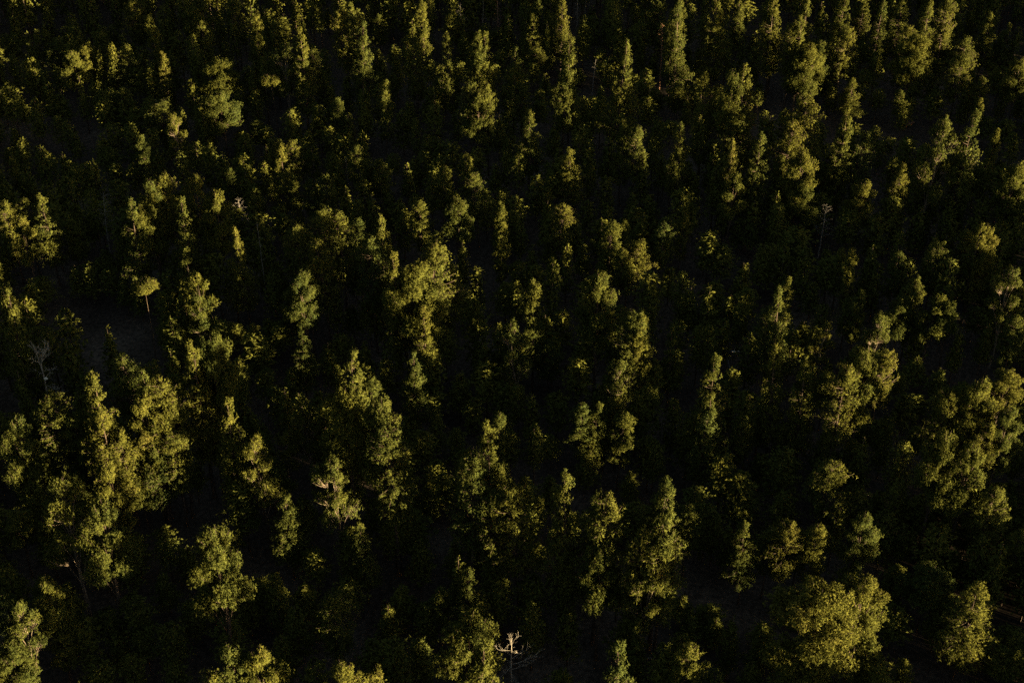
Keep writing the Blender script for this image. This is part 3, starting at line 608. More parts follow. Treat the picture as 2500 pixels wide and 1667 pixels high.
(82.3,193.1,23.9,5.7,14.3,'R',3.1,'sunlit round-topped pine right of the golden pine left of the right-edge cluster'),
(77.0,181.7,29.3,7.6,17.6,'B',-0.5,'large sunlit bushy pine below right of the golden pine left of the right-edge cluster'),
(97.8,213.8,11.3,3.9,6.8,'R',1.6,'dim round-topped pine below right of the wide half-lit pine at the right edge'),
(-66.4,176.0,29.4,7.7,17.7,'B',1.0,'tall golden pine at the top of the lower left group'),
(-66.5,190.6,17.7,6.3,13.1,'K',-0.6,'sunlit cone-shaped pine right of the tall golden pine of the lower left group'),
(-70.9,166.2,32.8,9.4,21.7,'S',1.3,'sunlit sparse pine above left of the widest bright pine of the lower left group'),
(-77.6,192.6,11.2,4.4,6.7,'R',-1.4,'dim round-topped pine below left of the tall golden pine of the lower left group'),
(-64.2,161.6,33.2,8.7,19.9,'B',1.9,'widest bright pine of the lower left group, with a bare trunk below'),
(-68.2,190.4,11.6,5.6,7.0,'B',-1.3,'large dim bushy pine below right of the tall golden pine of the lower left group'),
(-65.7,190.9,10.9,3.9,6.5,'R',-0.8,'dim round-topped pine below right of the tall golden pine of the lower left group'),
(-62.4,192.3,14.6,5.8,8.8,'B',0.5,'large dim bushy pine right of the tall golden pine of the lower left group'),
(-83.5,176.3,16.3,5.2,9.8,'B',1.3,'dim bushy pine left of the widest bright pine of the lower left group'),
(-71.0,152.7,24.7,6.4,14.8,'B',1.5,'sunlit bushy pine above right of the big open-branched pine in the lower left corner'),
(-45.0,154.0,35.5,9.2,21.3,'B',1.4,'lone tall shaggy golden pine with a gap low in its crown, lower left'),
(-47.9,180.3,9.3,2.9,6.1,'S',-0.3,'dim sparse pine right of the lone tall shaggy pine at the lower left'),
(-46.4,182.7,14.3,4.9,8.6,'B',-1.5,'dim bushy pine left of the bright lopsided pine at lower left of centre'),
(-38.2,177.6,19.4,8.0,14.4,'K',0.9,'bright lopsided pine lit on its right, lower left of centre'),
(-42.5,188.6,17.7,7.2,10.6,'B',0.5,'large dim bushy pine below right of the sparse golden pine with bare inner branches'),
(-29.4,178.3,27.3,7.8,18.0,'S',-1.5,'large sunlit sparse pine above right of the bright lopsided pine at lower left of centre'),
(-74.0,148.3,23.5,6.7,15.5,'S',1.6,'big open pine with bare curving branches in the lower left corner'),
(-78.6,154.4,18.6,4.5,11.2,'R',0.3,'small sunlit round-topped pine above left of the big open-branched pine in the lower left corner'),
(-75.5,146.1,16.4,7.6,10.8,'B',-1.5,'large sunlit bushy pine below the big open-branched pine in the lower left corner'),
(-70.0,151.3,14.1,3.9,8.5,'R',0.7,'dim round-topped pine below right of the big open-branched pine in the lower left corner'),
(-38.6,136.1,29.9,7.8,17.9,'B',-2.1,'sunlit bushy pine left of the two-headed pine at the bottom left of centre'),
(-34.8,135.5,30.1,7.8,18.0,'B',-1.4,'broad right head of the two-headed pine at the bottom, left of centre'),
(-42.6,133.8,25.7,6.2,15.4,'R',0.6,'sunlit round-topped pine below left of the two-headed pine at the bottom left of centre'),
(-26.1,152.2,23.7,5.7,14.2,'R',-2.5,'sunlit round-topped pine above right of the two-headed pine at the bottom left of centre'),
(-23.4,132.4,31.1,8.1,18.7,'B',0.1,'large sunlit bushy pine right of the two-headed pine at the bottom left of centre'),
(-1.3,185.1,20.0,5.2,12.0,'B',-2.2,'dim bushy pine above the rounded pine above the dark lower centre'),
(-6.8,172.0,33.6,8.1,20.2,'R',1.2,'large sunlit round-topped pine below left of the bright pointed pine below centre'),
(-2.1,169.0,28.6,6.9,17.2,'R',-1.2,'round-topped pine with lit dabs below, above the dark lower centre'),
(-0.7,179.0,15.5,4.4,10.2,'S',0.3,'dim sparse pine below right of the rounded pine above the dark lower centre'),
(1.2,168.1,30.2,7.2,18.1,'R',-2.4,'sunlit round-topped pine right of the rounded pine above the dark lower centre'),
(8.5,164.8,36.7,9.0,27.1,'K',-0.6,'sunlit cone-shaped pine above left of the round golden pine in the lower middle'),
(13.4,162.5,33.5,8.0,20.1,'R',1.5,'round golden pine lit on its right side, lower middle'),
(13.8,159.0,26.8,7.2,16.1,'B',0.7,'large sunlit bushy pine below the round golden pine in the lower middle'),
(27.0,179.8,23.0,6.3,17.0,'K',-2.9,'bright spiky-topped pine of a stepped group, lower right of centre'),
(22.7,160.9,36.5,9.0,27.0,'K',1.5,'large sunlit cone-shaped pine below left of the bright spiky pine of the lower right trio'),
(19.7,158.2,30.4,7.3,18.2,'R',1.4,'sunlit round-topped pine left of the broad round pine at lower right of centre'),
(23.2,156.8,30.8,7.4,18.5,'R',-0.6,'broad round golden pine with a dark left side, lower right of centre'),
(20.2,154.9,25.5,7.3,16.8,'S',2.3,'sunlit sparse pine below left of the broad round pine at lower right of centre'),
(-24.6,171.6,19.3,6.3,14.3,'K',-1.7,'sunlit cone-shaped pine right of the bright lopsided pine at lower left of centre'),
(-6.8,160.6,20.0,6.3,14.8,'K',-0.1,'small lone cone-shaped pine in the dark lower centre'),
(-11.7,162.1,13.8,3.9,8.2,'R',1.8,'dim round-topped pine above left of the wide ragged pine at the bottom centre'),
(-7.1,141.9,29.9,9.0,17.9,'B',2.1,'wide ragged golden pine with bare top twigs at the bottom centre'),
(-5.0,131.1,36.8,9.1,27.2,'K',2.0,'large sunlit cone-shaped pine below right of the wide ragged pine at the bottom centre'),
(-4.0,156.1,12.6,4.1,7.6,'R',-1.8,'dim round-topped pine right of the wide ragged pine at the bottom centre'),
(15.9,130.7,36.4,9.0,26.9,'K',-2.8,'golden cone-shaped pine at the bottom edge, right of centre'),
(-20.0,135.7,25.1,6.0,15.1,'R',0.6,'sunlit round-topped pine below left of the wide ragged pine at the bottom centre'),
(56.0,186.2,21.3,8.5,12.8,'R',-2.3,'wide dome-shaped pine lit only along its top, lower right'),
(30.0,178.5,17.9,4.3,10.8,'R',-0.2,'sunlit round-topped pine below right of the bright spiky pine of the lower right trio'),
(39.1,172.5,19.9,6.3,14.8,'K',-2.1,'sunlit cone-shaped pine left of the lumpy pine in the row at the lower right'),
(45.0,171.1,21.1,5.1,12.7,'R',1.7,'lumpy bright pine in the row of small tops at the lower right'),
(43.3,174.1,16.7,5.0,10.0,'R',1.3,'sunlit round-topped pine below left of the lumpy pine in the row at the lower right'),
(50.1,171.6,20.2,4.9,12.1,'R',0.9,'sunlit round-topped pine right of the lumpy pine in the row at the lower right'),
(57.4,170.5,24.4,6.4,14.7,'B',0.0,'spread-topped pine with upright tufts above the two big domes, lower right'),
(80.8,177.8,22.7,5.4,13.6,'R',0.1,'sunlit round-topped pine below right of the golden pine left of the right-edge cluster'),
(53.4,152.2,27.3,9.3,16.4,'B',-0.5,'right one of the two big dome-shaped pines at the lower right'),
(45.2,146.9,30.0,14.8,18.0,'B',0.6,'largest dome-shaped pine in view, bristling golden top, lower right'),
(68.7,166.5,15.4,8.6,9.2,'B',0.4,'large dim bushy pine left of the tall half-lit pine in the lower right corner'),
(72.2,156.4,22.2,10.7,16.4,'K',0.7,'tall pine lit on its right side only, in the lower right corner'),
(26.4,143.2,21.2,5.1,12.7,'R',-0.7,'large sunlit round-topped pine right of the golden cone pine at the bottom, right of centre'),
(77.8,154.3,9.0,5.2,5.4,'B',3.0,'dim bushy pine below the tall half-lit pine in the lower right corner'),
(84.7,172.5,17.8,4.3,10.7,'R',0.5,'dim round-topped pine above right of the tall half-lit pine in the lower right corner'),
]
def pine(x, y, h, W, cl, sh, lean, label, k):
    r = np.random.default_rng(5000 + k)
    t = bpy.data.objects.new("pine_tree", None); col.objects.link(t)
    t.empty_display_size = 1.0
    t.location = (x, y, float(gz(x, y)))
    if lean:
        t.rotation_euler = (0, math.radians(lean), 0)
    t['label'] = label; t['category'] = 'pine tree'; t['group'] = 'pines of the evening forest'
    best = min(abs(math.log(W / v['W'])) for v in VAR[sh])
    pick = [v for v in VAR[sh] if abs(math.log(W / v['W'])) < best + .08]
    v = pick[int(r.integers(len(pick)))]
    rz = r.uniform(0, 2 * math.pi)
    s = W / v['W']; sz = cl / v['cl']
    tr = link("trunk", TRUNK_PALE if sh == 'S' and k % 2 else TRUNKS[k % 3], t)
    q = h * (.7 + .03 * W) * (.6 if sh == 'F' else 1)
    tr.scale = (q, q, h - .2); tr.rotation_euler.z = rz
    c = link("crown", v['me'], t); c.location.z = h - cl; c.scale = (s * r.uniform(.93, 1.07), s * r.uniform(.93, 1.07), sz); c.rotation_euler.z = rz
    link("branchwork", v['br'], c)['kind'] = 'stuff'
for k, a in enumerate(PINES):
    pine(*a, k)

# ------------------------------------------------------------------ the rest of the wood: one mass
# x, y, height, crown radius, detail (2 = part-lit pine, 1 = shaded pine in view, some added to cast shade, 0 = beyond the frame)
REST = [
(-99.6,387.5,16.2,2.3,2),(-88.4,366.8,20.0,2.4,2),(-85.7,359.6,19.5,2.3,2),(-72.2,378.4,14.8,3.0,2),(-59.7,380.8,18.5,1.6,2),(-64.6,360.5,16.2,2.2,2),
(-66.6,351.0,20.2,1.8,2),(-56.6,395.2,15.2,1.6,2),(-114.0,364.3,17.8,2.1,2),(-109.6,362.3,19.5,1.7,2),(-69.4,349.1,16.2,1.6,2),(-80.7,331.1,15.8,2.0,2),
(-60.2,309.4,15.8,2.0,2),(-44.0,306.1,15.5,2.0,2),(-79.4,300.3,8.0,2.0,2),(-95.5,280.2,18.0,2.3,2),(-98.8,272.7,17.5,2.2,2),(-145.9,382.6,12.0,2.0,2),
(-114.1,327.2,12.5,1.6,2),(-131.8,358.6,15.2,3.3,2),(-121.8,348.0,10.8,3.5,2),(-108.3,343.6,13.8,3.2,2),(-51.1,352.5,14.2,3.0,2),(-103.9,361.2,13.2,3.3,2),
(-98.5,357.2,17.8,3.0,2),(-101.3,317.4,9.5,3.0,2),(-104.5,300.1,13.8,3.0,2),(-42.6,400.6,12.5,1.6,2),(-38.6,398.4,14.0,1.6,2),(-24.5,394.0,16.8,2.0,2),
(-14.2,386.4,10.8,1.5,2),(10.3,385.8,16.2,2.0,2),(9.8,372.2,18.8,1.8,2),(20.4,379.2,17.8,1.6,2),(20.3,378.3,15.8,2.6,2),(28.8,381.4,21.5,3.0,2),
(36.2,372.2,16.5,2.0,2),(-38.2,332.9,17.5,2.1,2),(-21.1,317.4,12.8,2.3,2),(-21.9,309.7,12.5,2.0,2),(-17.6,305.5,14.2,2.1,2),(-19.0,293.0,15.5,2.0,2),
(8.1,293.8,11.0,2.0,2),(22.8,331.6,14.8,2.6,2),(37.8,348.3,11.0,2.0,2),(29.7,279.1,9.5,2.6,2),(18.9,300.6,12.8,1.6,2),(10.7,298.9,12.0,3.0,2),
(-25.7,354.8,13.2,3.3,2),(-18.0,351.4,12.0,3.2,2),(-24.4,323.4,14.5,1.5,2),(16.4,327.9,12.5,1.6,2),(-31.8,361.2,14.0,2.5,2),(56.3,364.1,10.0,2.0,2),
(94.9,352.1,13.0,2.6,2),(47.7,292.4,17.0,1.6,2),(109.0,298.4,18.0,2.2,2),(113.3,299.5,16.2,2.3,2),(95.4,291.0,19.5,3.1,2),(60.1,276.0,17.0,2.0,2),
(55.0,279.6,16.2,3.0,2),(76.8,278.0,15.2,3.5,2),(82.1,275.5,15.0,3.0,2),(-90.9,226.0,18.8,2.2,2),(-95.4,224.9,20.8,2.5,2),(-95.5,221.4,18.2,2.2,2),
(-38.1,259.6,17.8,1.6,2),(-88.2,194.3,15.5,2.0,2),(-84.0,195.9,14.2,2.4,2),(-67.7,213.6,19.5,2.3,2),(-103.2,259.9,8.2,3.0,2),(-48.0,240.4,8.8,3.0,2),
(-72.0,241.4,10.8,2.7,2),(-32.7,257.7,18.5,2.2,2),(8.9,264.6,12.0,1.7,2),(22.6,242.7,14.2,2.0,2),(3.8,212.5,14.8,2.1,2),(-0.3,203.5,11.8,2.1,2),
(17.5,207.2,16.8,2.0,2),(26.3,200.2,13.5,2.1,2),(-10.2,221.9,12.0,3.0,2),(-30.0,245.2,11.8,3.0,2),(-1.4,255.6,11.0,3.0,2),(-13.6,235.2,12.5,3.0,2),
(-5.9,229.3,14.5,3.0,2),(7.4,207.1,8.2,2.0,2),(70.5,257.5,17.0,2.1,2),(84.9,265.3,17.0,1.6,2),(90.4,259.0,20.8,2.5,2),(103.2,238.9,20.2,2.4,2),
(70.0,244.3,13.5,2.0,2),(65.5,245.9,10.5,2.0,2),(96.8,235.5,14.0,2.0,2),(77.7,226.1,8.0,2.0,2),(39.6,232.7,17.0,2.0,2),(38.0,234.1,15.2,2.1,2),
(38.7,198.4,17.2,2.1,2),(88.8,220.0,9.5,2.1,2),(46.9,267.4,11.2,3.2,2),(63.2,268.9,15.0,3.8,2),(77.1,257.4,18.2,3.0,2),(56.9,265.2,13.0,3.0,2),
(36.2,248.7,12.5,2.0,2),(-28.4,155.6,15.5,2.0,2),(-34.6,158.1,14.5,3.0,2),(2.3,173.7,17.5,2.1,2),(8.8,163.1,17.2,2.1,2),(4.6,189.3,8.2,1.6,2),
(19.4,186.7,9.0,3.0,2),(-19.6,179.7,15.5,2.1,2),(3.1,156.8,15.8,2.0,2),(-5.2,160.0,13.5,2.0,2),(56.6,182.5,16.5,2.1,2),(68.1,187.3,16.0,2.1,2),
(35.3,181.8,12.8,2.0,2),(48.6,174.4,16.0,2.0,2),(37.3,179.1,13.2,2.0,2),(42.4,191.1,9.5,3.0,2),(47.2,145.1,17.0,2.6,2),(170.9,96.7,13.9,2.65,0),
(163.4,92,15.5,2.83,0),(174.1,112.2,12.8,2.37,0),(166.2,102.2,13.2,2.13,0),(171.4,116.9,24.3,2.6,0),(167.6,114.5,12.5,2.21,0),(156.7,95.6,15.1,2.55,0),
(181.7,141.1,22.6,3.12,0),(163.5,110.1,20.5,2.81,0),(171.1,123.3,21.1,2.15,0),(157.2,100.3,13.3,2.73,0),(171.2,127.8,20.2,2.46,0),(181.8,147.5,17.4,3.2,0),
(184.5,152.7,19,2.87,0),(187.9,159.7,12.3,2.64,0),(148,94.8,14.9,2.01,0),(150.4,99,14.6,2.12,0),(155.6,108.5,12.5,3.12,0),(157.8,113.7,20.1,2.36,0),
(195.8,180.9,20.6,2.67,0),(165.9,129.5,19.9,2.71,0),(162.6,123.7,20.9,2.5,0),(188.8,169.6,13.8,2.34,0),(178.4,151.9,17,2.98,0),(169.4,137.5,20.8,2.35,0),
(172.5,145.8,19.5,2.56,0),(180.3,161.1,11.5,3.03,0),(153,114.2,22.4,2.68,0),(188.1,175.7,21,2.69,0),(140.3,93.2,23.5,1.98,0),(194.8,188,24.2,2.29,0),
(156.5,122.7,11.6,2.33,0),(189.1,180.8,19.8,3.17,0),(142.6,101,14.2,2.27,0),(147.5,109.7,12.3,2.5,0),(160.6,132.5,19.1,2.07,0),(173,154.2,16.5,3.02,0),
(199.9,200.9,20.4,2.3,0),(165.5,144.7,18,2.51,0),(179.8,170,13.1,2.58,0),(172.6,158,18.9,2.12,0),(162.1,140.7,20.3,2.21,0),(151.5,123.9,11.4,2.33,0),
(133.7,93.6,19.7,2.9,0),(198.2,207,25.8,2.27,0),(140.4,109.4,12.2,2.41,0),(191.1,197.2,19,3.12,0),(157,138.8,19.1,2.43,0),(171.8,165.1,10.7,3.22,0),
(153.4,133.9,19.3,3.21,0),(160.3,146.3,17.7,3.25,0),(202.9,220.3,23.3,2.35,0),(162.3,150,17.6,2.78,0),(128.9,92.8,23.4,2.42,0),(177.1,176.5,12.8,2.02,0),
(185.6,191.8,19.2,3.13,0),(166.7,159.2,15.8,3.07,0),(145.3,122.5,19.2,2.5,0),(134.3,104.6,13.7,2.78,0),(140.3,114.9,11.8,2.97,0),(178.4,181.2,22.2,3.19,0),
(206.4,230.2,23.5,1.99,0),(172.8,173,24.6,2.05,0),(193.7,210.3,19.5,3.15,0),(195.7,215.6,22.3,2.19,0),(210.9,243,21.9,3.11,0),(200.7,225.8,23.6,1.97,0),
(217.3,255.6,15.4,3.05,0),(186.8,203.4,23.5,2.49,0),(137,117.4,11.6,2.79,0),(201.4,230.7,21,2.84,0),(156.1,152.3,17.2,2.89,0),(188.9,209.4,19,2.39,0),
(204.8,237.4,17,2.01,0),(176.3,188.1,19.3,2.84,0),(149,141,18.7,2.46,0),(165.4,169.8,10.1,2.35,0),(173.4,184.2,21.8,2.75,0),(142.4,130.8,10.8,2.93,0),
(178.6,194,24.8,3.27,0),(167.1,175,13.9,3.2,0),(121.3,96,19.8,2.94,0),(150.6,147,19.5,3.29,0),(137.6,125.1,19,2,0),(180.6,201.1,22.1,2.42,0),
(144.2,138.8,18.8,3.03,0),(221.1,271.9,18.3,2.96,0),(192.4,223.5,19.7,2.82,0),(116.8,92.8,23.8,2.85,0),(119.5,99.2,20.7,2.97,0),(194.9,230.3,20.7,2.38,0),
(223.2,279.8,23.5,2.52,0),(212.6,261.8,15,2.54,0),(208.9,255.5,24.6,2.72,0),(154.4,161.3,14.9,3.25,0),(128.8,118.1,11.4,2.2,0),(185.9,217.2,21.8,1.97,0),
(155.4,165.3,14.9,2.52,0),(225.1,286.5,20.4,2.43,0),(133.7,128.8,18.7,3.05,0),(130.9,125.3,21.3,1.93,0),(213.7,268.8,13.8,2.41,0),(200.1,245.3,19.1,2.88,0),
(197.6,241.2,16.5,2.99,0),(157.1,172.4,9.4,2.37,0),(116.3,101.9,24.3,2.16,0),(143.9,150.6,19.1,2.17,0),(179,212.1,22.8,2.06,0),(181.4,216.5,21,2.44,0),
(121,112.2,12.7,3.15,0),(201.8,252.3,21.2,2.74,0),(161.9,183.3,11.4,3.03,0),(109,91.8,18.1,3.17,0),(214.2,274.2,17.7,2.32,0),(216.9,279.1,18,2.49,0),
(170.6,199,20.9,3.08,0),(185.2,224.3,20,2.79,0),(191.6,236.7,19.1,2.04,0),(148.8,162.7,14.6,2.58,0),(231.2,305.9,22,2.91,0),(133.2,136.3,10.4,2.61,0),
(164.8,191.2,21.1,2.1,0),(167.7,196.5,18.6,3.07,0),(172.8,205.5,21.2,2.58,0),(151.7,169.2,17.1,3.09,0),(130.5,133.1,10.7,1.96,0),(138,146.2,18.3,2.8,0),
(157.4,182.1,11.1,3.25,0),(122.6,121.8,11,2.54,0),(193.2,244.9,16.2,2.63,0),(224.5,299.6,23.7,1.92,0),(141.9,156.9,16.5,2.13,0),(196.1,251.2,20.7,2.69,0),
(206.2,269.9,13,2.13,0),(152.6,178.7,9,2.57,0),(183.8,232.8,21.5,2.4,0),(177.9,222.6,23.6,2.65,0),(113.2,110.7,21.4,2.98,0),(168.9,207.2,20.8,2.77,0),
(165.2,202.5,21.8,2.88,0),(186.7,239.8,22.6,3.2,0),(108.5,104.2,23.5,2.01,0),(137,154.1,18.8,2.43,0),(200.1,263.5,13.8,2.19,0),(102,93.8,17.4,3.09,0),
(228.2,313.3,19,2.6,0),(222.9,304.5,21.9,3.04,0),(171.5,215.8,22.1,2.53,0),(204.8,273.5,13,2.17,0),(187.9,244.4,21.9,2.45,0),(213,288.2,21.5,2.13,0),
(121.5,129.9,10.5,1.98,0),(154.8,188.3,10.9,2.82,0),(167.8,211,23.9,2.2,0),(228.9,317.2,18.8,2.22,0),(111.4,114,19.3,2.25,0),(127.1,141.1,21.4,3.23,0),
(117.3,126,10.6,2.19,0),(144,172.7,14.1,3.08,0),(240,339.1,23.6,2.54,0),(159.7,200,18,1.93,0),(135,158.2,16.3,2.9,0),(199.7,270.8,12.4,2.4,0),
(171.6,222.2,19,2,0),(215.4,298.1,21.1,2.73,0),(229.8,323.4,22.1,3.08,0),(156.1,196.4,20.4,2.37,0),(234.5,332.2,20.1,2.47,0),(140.1,168.7,14,2.5,0),
(207,284.7,17.2,2.33,0),(130.5,152.6,17.8,2.01,0),(194.4,263.4,19.2,2.57,0),(127.1,147.1,18.8,2.19,0),(121.3,137.7,10.4,2.63,0),(176.9,234.1,22.1,1.9,0),
(222.4,313.3,19.3,3.11,0),(218.1,305.8,21.2,2.73,0),(202.7,279.6,16.7,2.1,0),(105.8,112.1,24.5,2.34,0),(94.4,92.5,16.6,3.16,0),(178.9,239.7,19,3.17,0),
(185.9,252.5,15.7,3.14,0),(135.8,165.6,19.1,1.91,0),(108.3,118.1,11.8,3.1,0),(97.2,99.8,17,3.15,0),(114.1,129.5,10.4,2.04,0),(139,172.4,13.8,2.32,0),
(149.1,190.5,10.4,2.27,0),(199.4,277.9,12.6,2.33,0),(189.2,260.3,20.2,2.8,0),(143.5,182.8,8.4,2.53,0),(192.9,268.5,13.2,2.78,0),(130.1,159.7,18.4,2.9,0),
(243.8,357,25.1,2.11,0),(162.1,216.3,23.9,2.34,0),(116.7,137.7,18,1.92,0),(238,348.5,23.7,2.23,0),(99.8,109.2,23.1,2.02,0),(181.4,250.7,15.5,2.86,0),
(179.5,247.5,21.8,2.56,0),(109.1,125.9,11.7,2.51,0),(221.2,320,18.6,2.45,0),(174.7,239.5,22.4,2.55,0),(207.5,296.6,19.6,2.8,0),(227.8,331.8,20.2,1.95,0),
(217.1,313.5,21.1,2.78,0),(245.6,363.2,25.1,2.24,0),(169.2,232.1,22.1,1.92,0),(102.5,117.2,23.8,2.39,0),(156.8,211.7,22.6,2.31,0),(246.8,368,20.9,2.1,0),
(162.1,221.8,22,2.8,0),(193.2,276.3,11.9,2.8,0),(115.6,142.7,10,2.75,0),(228.7,338.8,23.1,2.85,0),(248.6,373.2,24.9,2.82,0),(200.6,290.6,20.1,3.21,0),
(219.9,325.3,18.3,3.29,0),(254.1,384.6,23.4,2.95,0),(118.9,150.5,18.6,2.12,0),(128.1,166.8,15.8,2.08,0),(172.6,243.9,19.1,2.04,0),(231,346,22.1,1.98,0),
(141.4,191.3,23.7,1.98,0),(205.1,301.8,20.4,2.97,0),(137.1,184,8,3.02,0),(107.1,133.2,10,2.81,0),(148.2,204.7,17.2,2.48,0),(156.1,218.9,24,1.92,0),
(194,284.6,15.9,2.35,0),(99.8,122.1,11.2,3.22,0),(128.5,171.9,18.7,2.61,0),(207.7,309.2,20.7,3.14,0),(89.7,104.7,21.7,2.72,0),(233.8,354.4,21,2.74,0),
(143.5,198,10,2.54,0),(183.6,268,19.8,3.01,0),(199.2,295.3,22.4,3.02,0),(92.9,111.8,22.5,2.8,0),(158.5,225.6,21.8,3.03,0),(178,259.5,17.7,2.46,0),
(84.7,98.1,15.8,3.26,0),(184.9,272.1,12.5,2.49,0),(161.8,232.5,23.3,2.74,0),(86.5,102.3,16,3.15,0),(119.8,160.1,17.4,2.76,0),(108.3,141.3,17.7,2.44,0),
(256.4,398,21.7,2.29,0),(200.6,301.8,20.1,2.32,0),(215.1,327,18.2,2.3,0),(234.5,361,23.7,2.38,0),(252.2,392.5,20,3.27,0),(139.2,196.9,9.7,3.03,0),
(216.2,330.7,19.1,2.22,0),(101.9,133.3,9.8,1.99,0),(162.5,238.8,19.7,2.81,0),(78,92.7,21.7,2.77,0),(153.3,223.5,21.6,3.12,0),(222.8,344,25.9,2.64,0),
(173.4,258.5,15,2.29,0),(257.5,404.4,24.1,2.98,0),(149.3,217.3,19.1,1.96,0),(169.6,252.8,21.4,2.29,0),(192.2,291.9,15.9,1.99,0),(130.8,185.7,7.6,3.19,0),
(120.3,168,15.7,3.11,0),(111.9,153.5,21.9,1.96,0),(186.6,283.2,11.4,2.92,0),(263.4,416.7,21.3,2.27,0),(193.4,295.5,23.8,1.92,0),(234.4,366.7,20.5,2.03,0),
(124.6,176.7,13.3,2.52,0),(86.5,110.8,21.5,2.02,0),(259.3,410.7,20.2,2.13,0),(145.4,213.4,19.6,2.65,0),(163.9,246,22,2.13,0),(105.7,145.5,9.8,3.12,0),
(137,200,9.5,2.95,0),(200.5,310.4,19.1,2.29,0),(250.5,396.9,19,2.71,0),(81.3,104.3,15.6,2.05,0),(205.5,319.4,20.9,2.03,0),(154.6,231.5,22.4,2.66,0),
(90.8,121.1,21.8,2.08,0),(207.6,323.7,18.2,2.39,0),(158.2,238.6,21.3,3.27,0),(99.2,138.2,9.6,3.25,0),(242.2,386.1,24.3,2.47,0),(159.5,243.2,21.5,2.8,0),
(117.2,170.2,15.6,2.1,0),(194.6,304.5,19.6,2.24,0),(188.2,293.4,15.5,2.16,0),(163.7,251,21.7,2.78,0),(234,373,23.8,3.26,0),(253.7,407.7,21,2.74,0),
(264.4,426.3,19.4,2.71,0),(170.9,265,17.2,2.57,0),(238,381.3,23.8,2.12,0),(184.5,288.9,11.3,3.03,0),(266,430.4,25.9,3.12,0),(105.3,152.1,9.4,2.17,0),
(177,276.8,11.9,2.47,0),(214.9,342.6,19.5,2.87,0),(146.1,223.6,20.5,2.29,0),(93.8,133.3,10.7,2,0),(226.7,363.9,21.2,2.57,0),(195.7,310.8,19.8,2.11,0),
(220.5,354.1,20.7,1.99,0),(208.7,334,21.8,2.86,0),(242.8,393.3,19.5,2.8,0),(223.6,360.1,21.8,3.21,0),(211.1,338.5,21.9,3.06,0),(71.4,96.6,19.2,3.06,0),
(137.9,212.1,16.4,2.29,0),(256,416.6,25,2,0),(197.7,315.8,22.2,2.43,0),(129,196.9,21.4,2.3,0),(121.2,183.8,12.9,3.28,0),(238.8,387.6,24.3,2.1,0),
(116.8,176.5,18.4,2.2,0),(100.4,148,17.3,3,0),(130.5,200.8,9.1,2.92,0),(83.2,119.3,21.7,3.21,0),(176.8,281.6,12,2.19,0),(227.5,369.5,25.5,3.01,0),
(213.8,346.3,24.8,2.28,0),(273.5,450.3,20.6,2.96,0),(179.4,287.7,10.8,3.05,0),(88.1,129.7,10.3,2.1,0),(173.3,277.9,11.7,2.25,0),(261.4,430.7,20.4,3.24,0),
(91.6,136.5,10.5,2.67,0),(85,125.4,20.7,2.75,0),(159.9,255.5,21.4,3.17,0),(265.7,439.6,20.7,2.64,0),(163,262.8,14.6,2.1,0),(241,398.2,20,2.72,0),
(198.7,325,20.5,2.95,0),(116.4,182.4,12.9,3.26,0),(256.1,424.6,24.5,2.55,0),(77.5,115.5,20.8,2.48,0),(181.4,295.8,14.9,2.65,0),(104.4,162.4,17.4,3.17,0),
(102.4,159.1,18.2,2.08,0),(227.6,376.2,19.7,2.69,0),(69.6,102.7,18.8,2.47,0),(134.9,215.8,16.2,2.64,0),(119.6,189.9,14.1,3.2,0),(167.5,272.8,18.8,2.28,0),
(93.4,144.9,9.2,3.24,0),(277.6,464.4,20,2.64,0),(215.5,356.9,22.5,2.25,0),(106.8,168.8,18.1,1.91,0),(231.5,384.8,19.4,2.31,0),(98.8,154.9,9.3,2.64,0),
(223.9,371.7,25.6,2.18,0),(185.6,305.4,22.8,2.51,0),(143.5,233.2,21,2.04,0),(243.8,407.2,21.1,2.72,0),(192,318.2,20,2.83,0),(189.5,314,19.3,2.58,0),
(147.4,241.5,24.3,2.03,0),(150.3,246.5,19.4,1.95,0),(70.7,108.8,14.7,2.77,0),(78.2,121.8,19,3.16,1),(267.3,449.5,20.3,2.16,0),(208.1,347.4,23,2.55,0),
(237.4,398,25.4,2.64,0),(64.8,99.6,20.8,2.41,0),(61.9,94.9,20.2,2.91,0),(277.3,468.2,19.6,2.58,0),(245.6,413.3,21.5,2.91,0),(120.9,197.5,6.9,3,0),
(152.1,251.8,21.6,3.12,0),(253.5,427.5,19.7,2.19,0),(123.6,202.6,8.6,2.74,0),(159.6,265.2,14.4,2.47,0),(248.3,418.9,25.8,2.85,0),(107.3,174.8,15.4,2.47,0),
(259.3,438.5,20.5,3.17,0),(157,261.7,20.8,2.72,0),(271.3,459.8,22,3.16,0),(173.6,290.7,10.3,2.25,0),(199.6,335.7,17.5,2.76,0),(209.1,352.2,23.6,2.99,0),
(74.4,119.3,19,2.56,0),(94.3,153.7,9.2,3.05,0),(133.5,221.8,21.7,1.98,0),(128,212.8,18.3,2.93,0),(201.3,340.4,21.4,2.38,0),(188.1,317.9,19.7,2.33,0),
(115.8,192.8,13.9,2.91,0),(102.6,170.2,16.9,2.35,0),(138.1,231.8,20.8,2.82,0),(232.6,395.5,25.7,2.9,0),(83.7,138.4,9.1,3.22,1),(193.1,328.3,20.1,2.94,0),
(87.2,145.2,6.8,2.28,1),(77.2,127.9,13.1,3.17,1),(223,380.5,21,2.52,0),(176.9,300.7,14.5,2.39,0),(67.2,110.8,14.5,3.22,0),(111.5,187.6,12.6,2.71,0),
(180.9,308.2,19.3,2.89,0),(106.8,179.9,15,2.39,0),(174.2,296.7,14.2,2.14,0),(128.2,217.6,15.7,3,0),(274.8,471.7,25.7,2.58,0),(215.8,369.7,21,2.04,0),
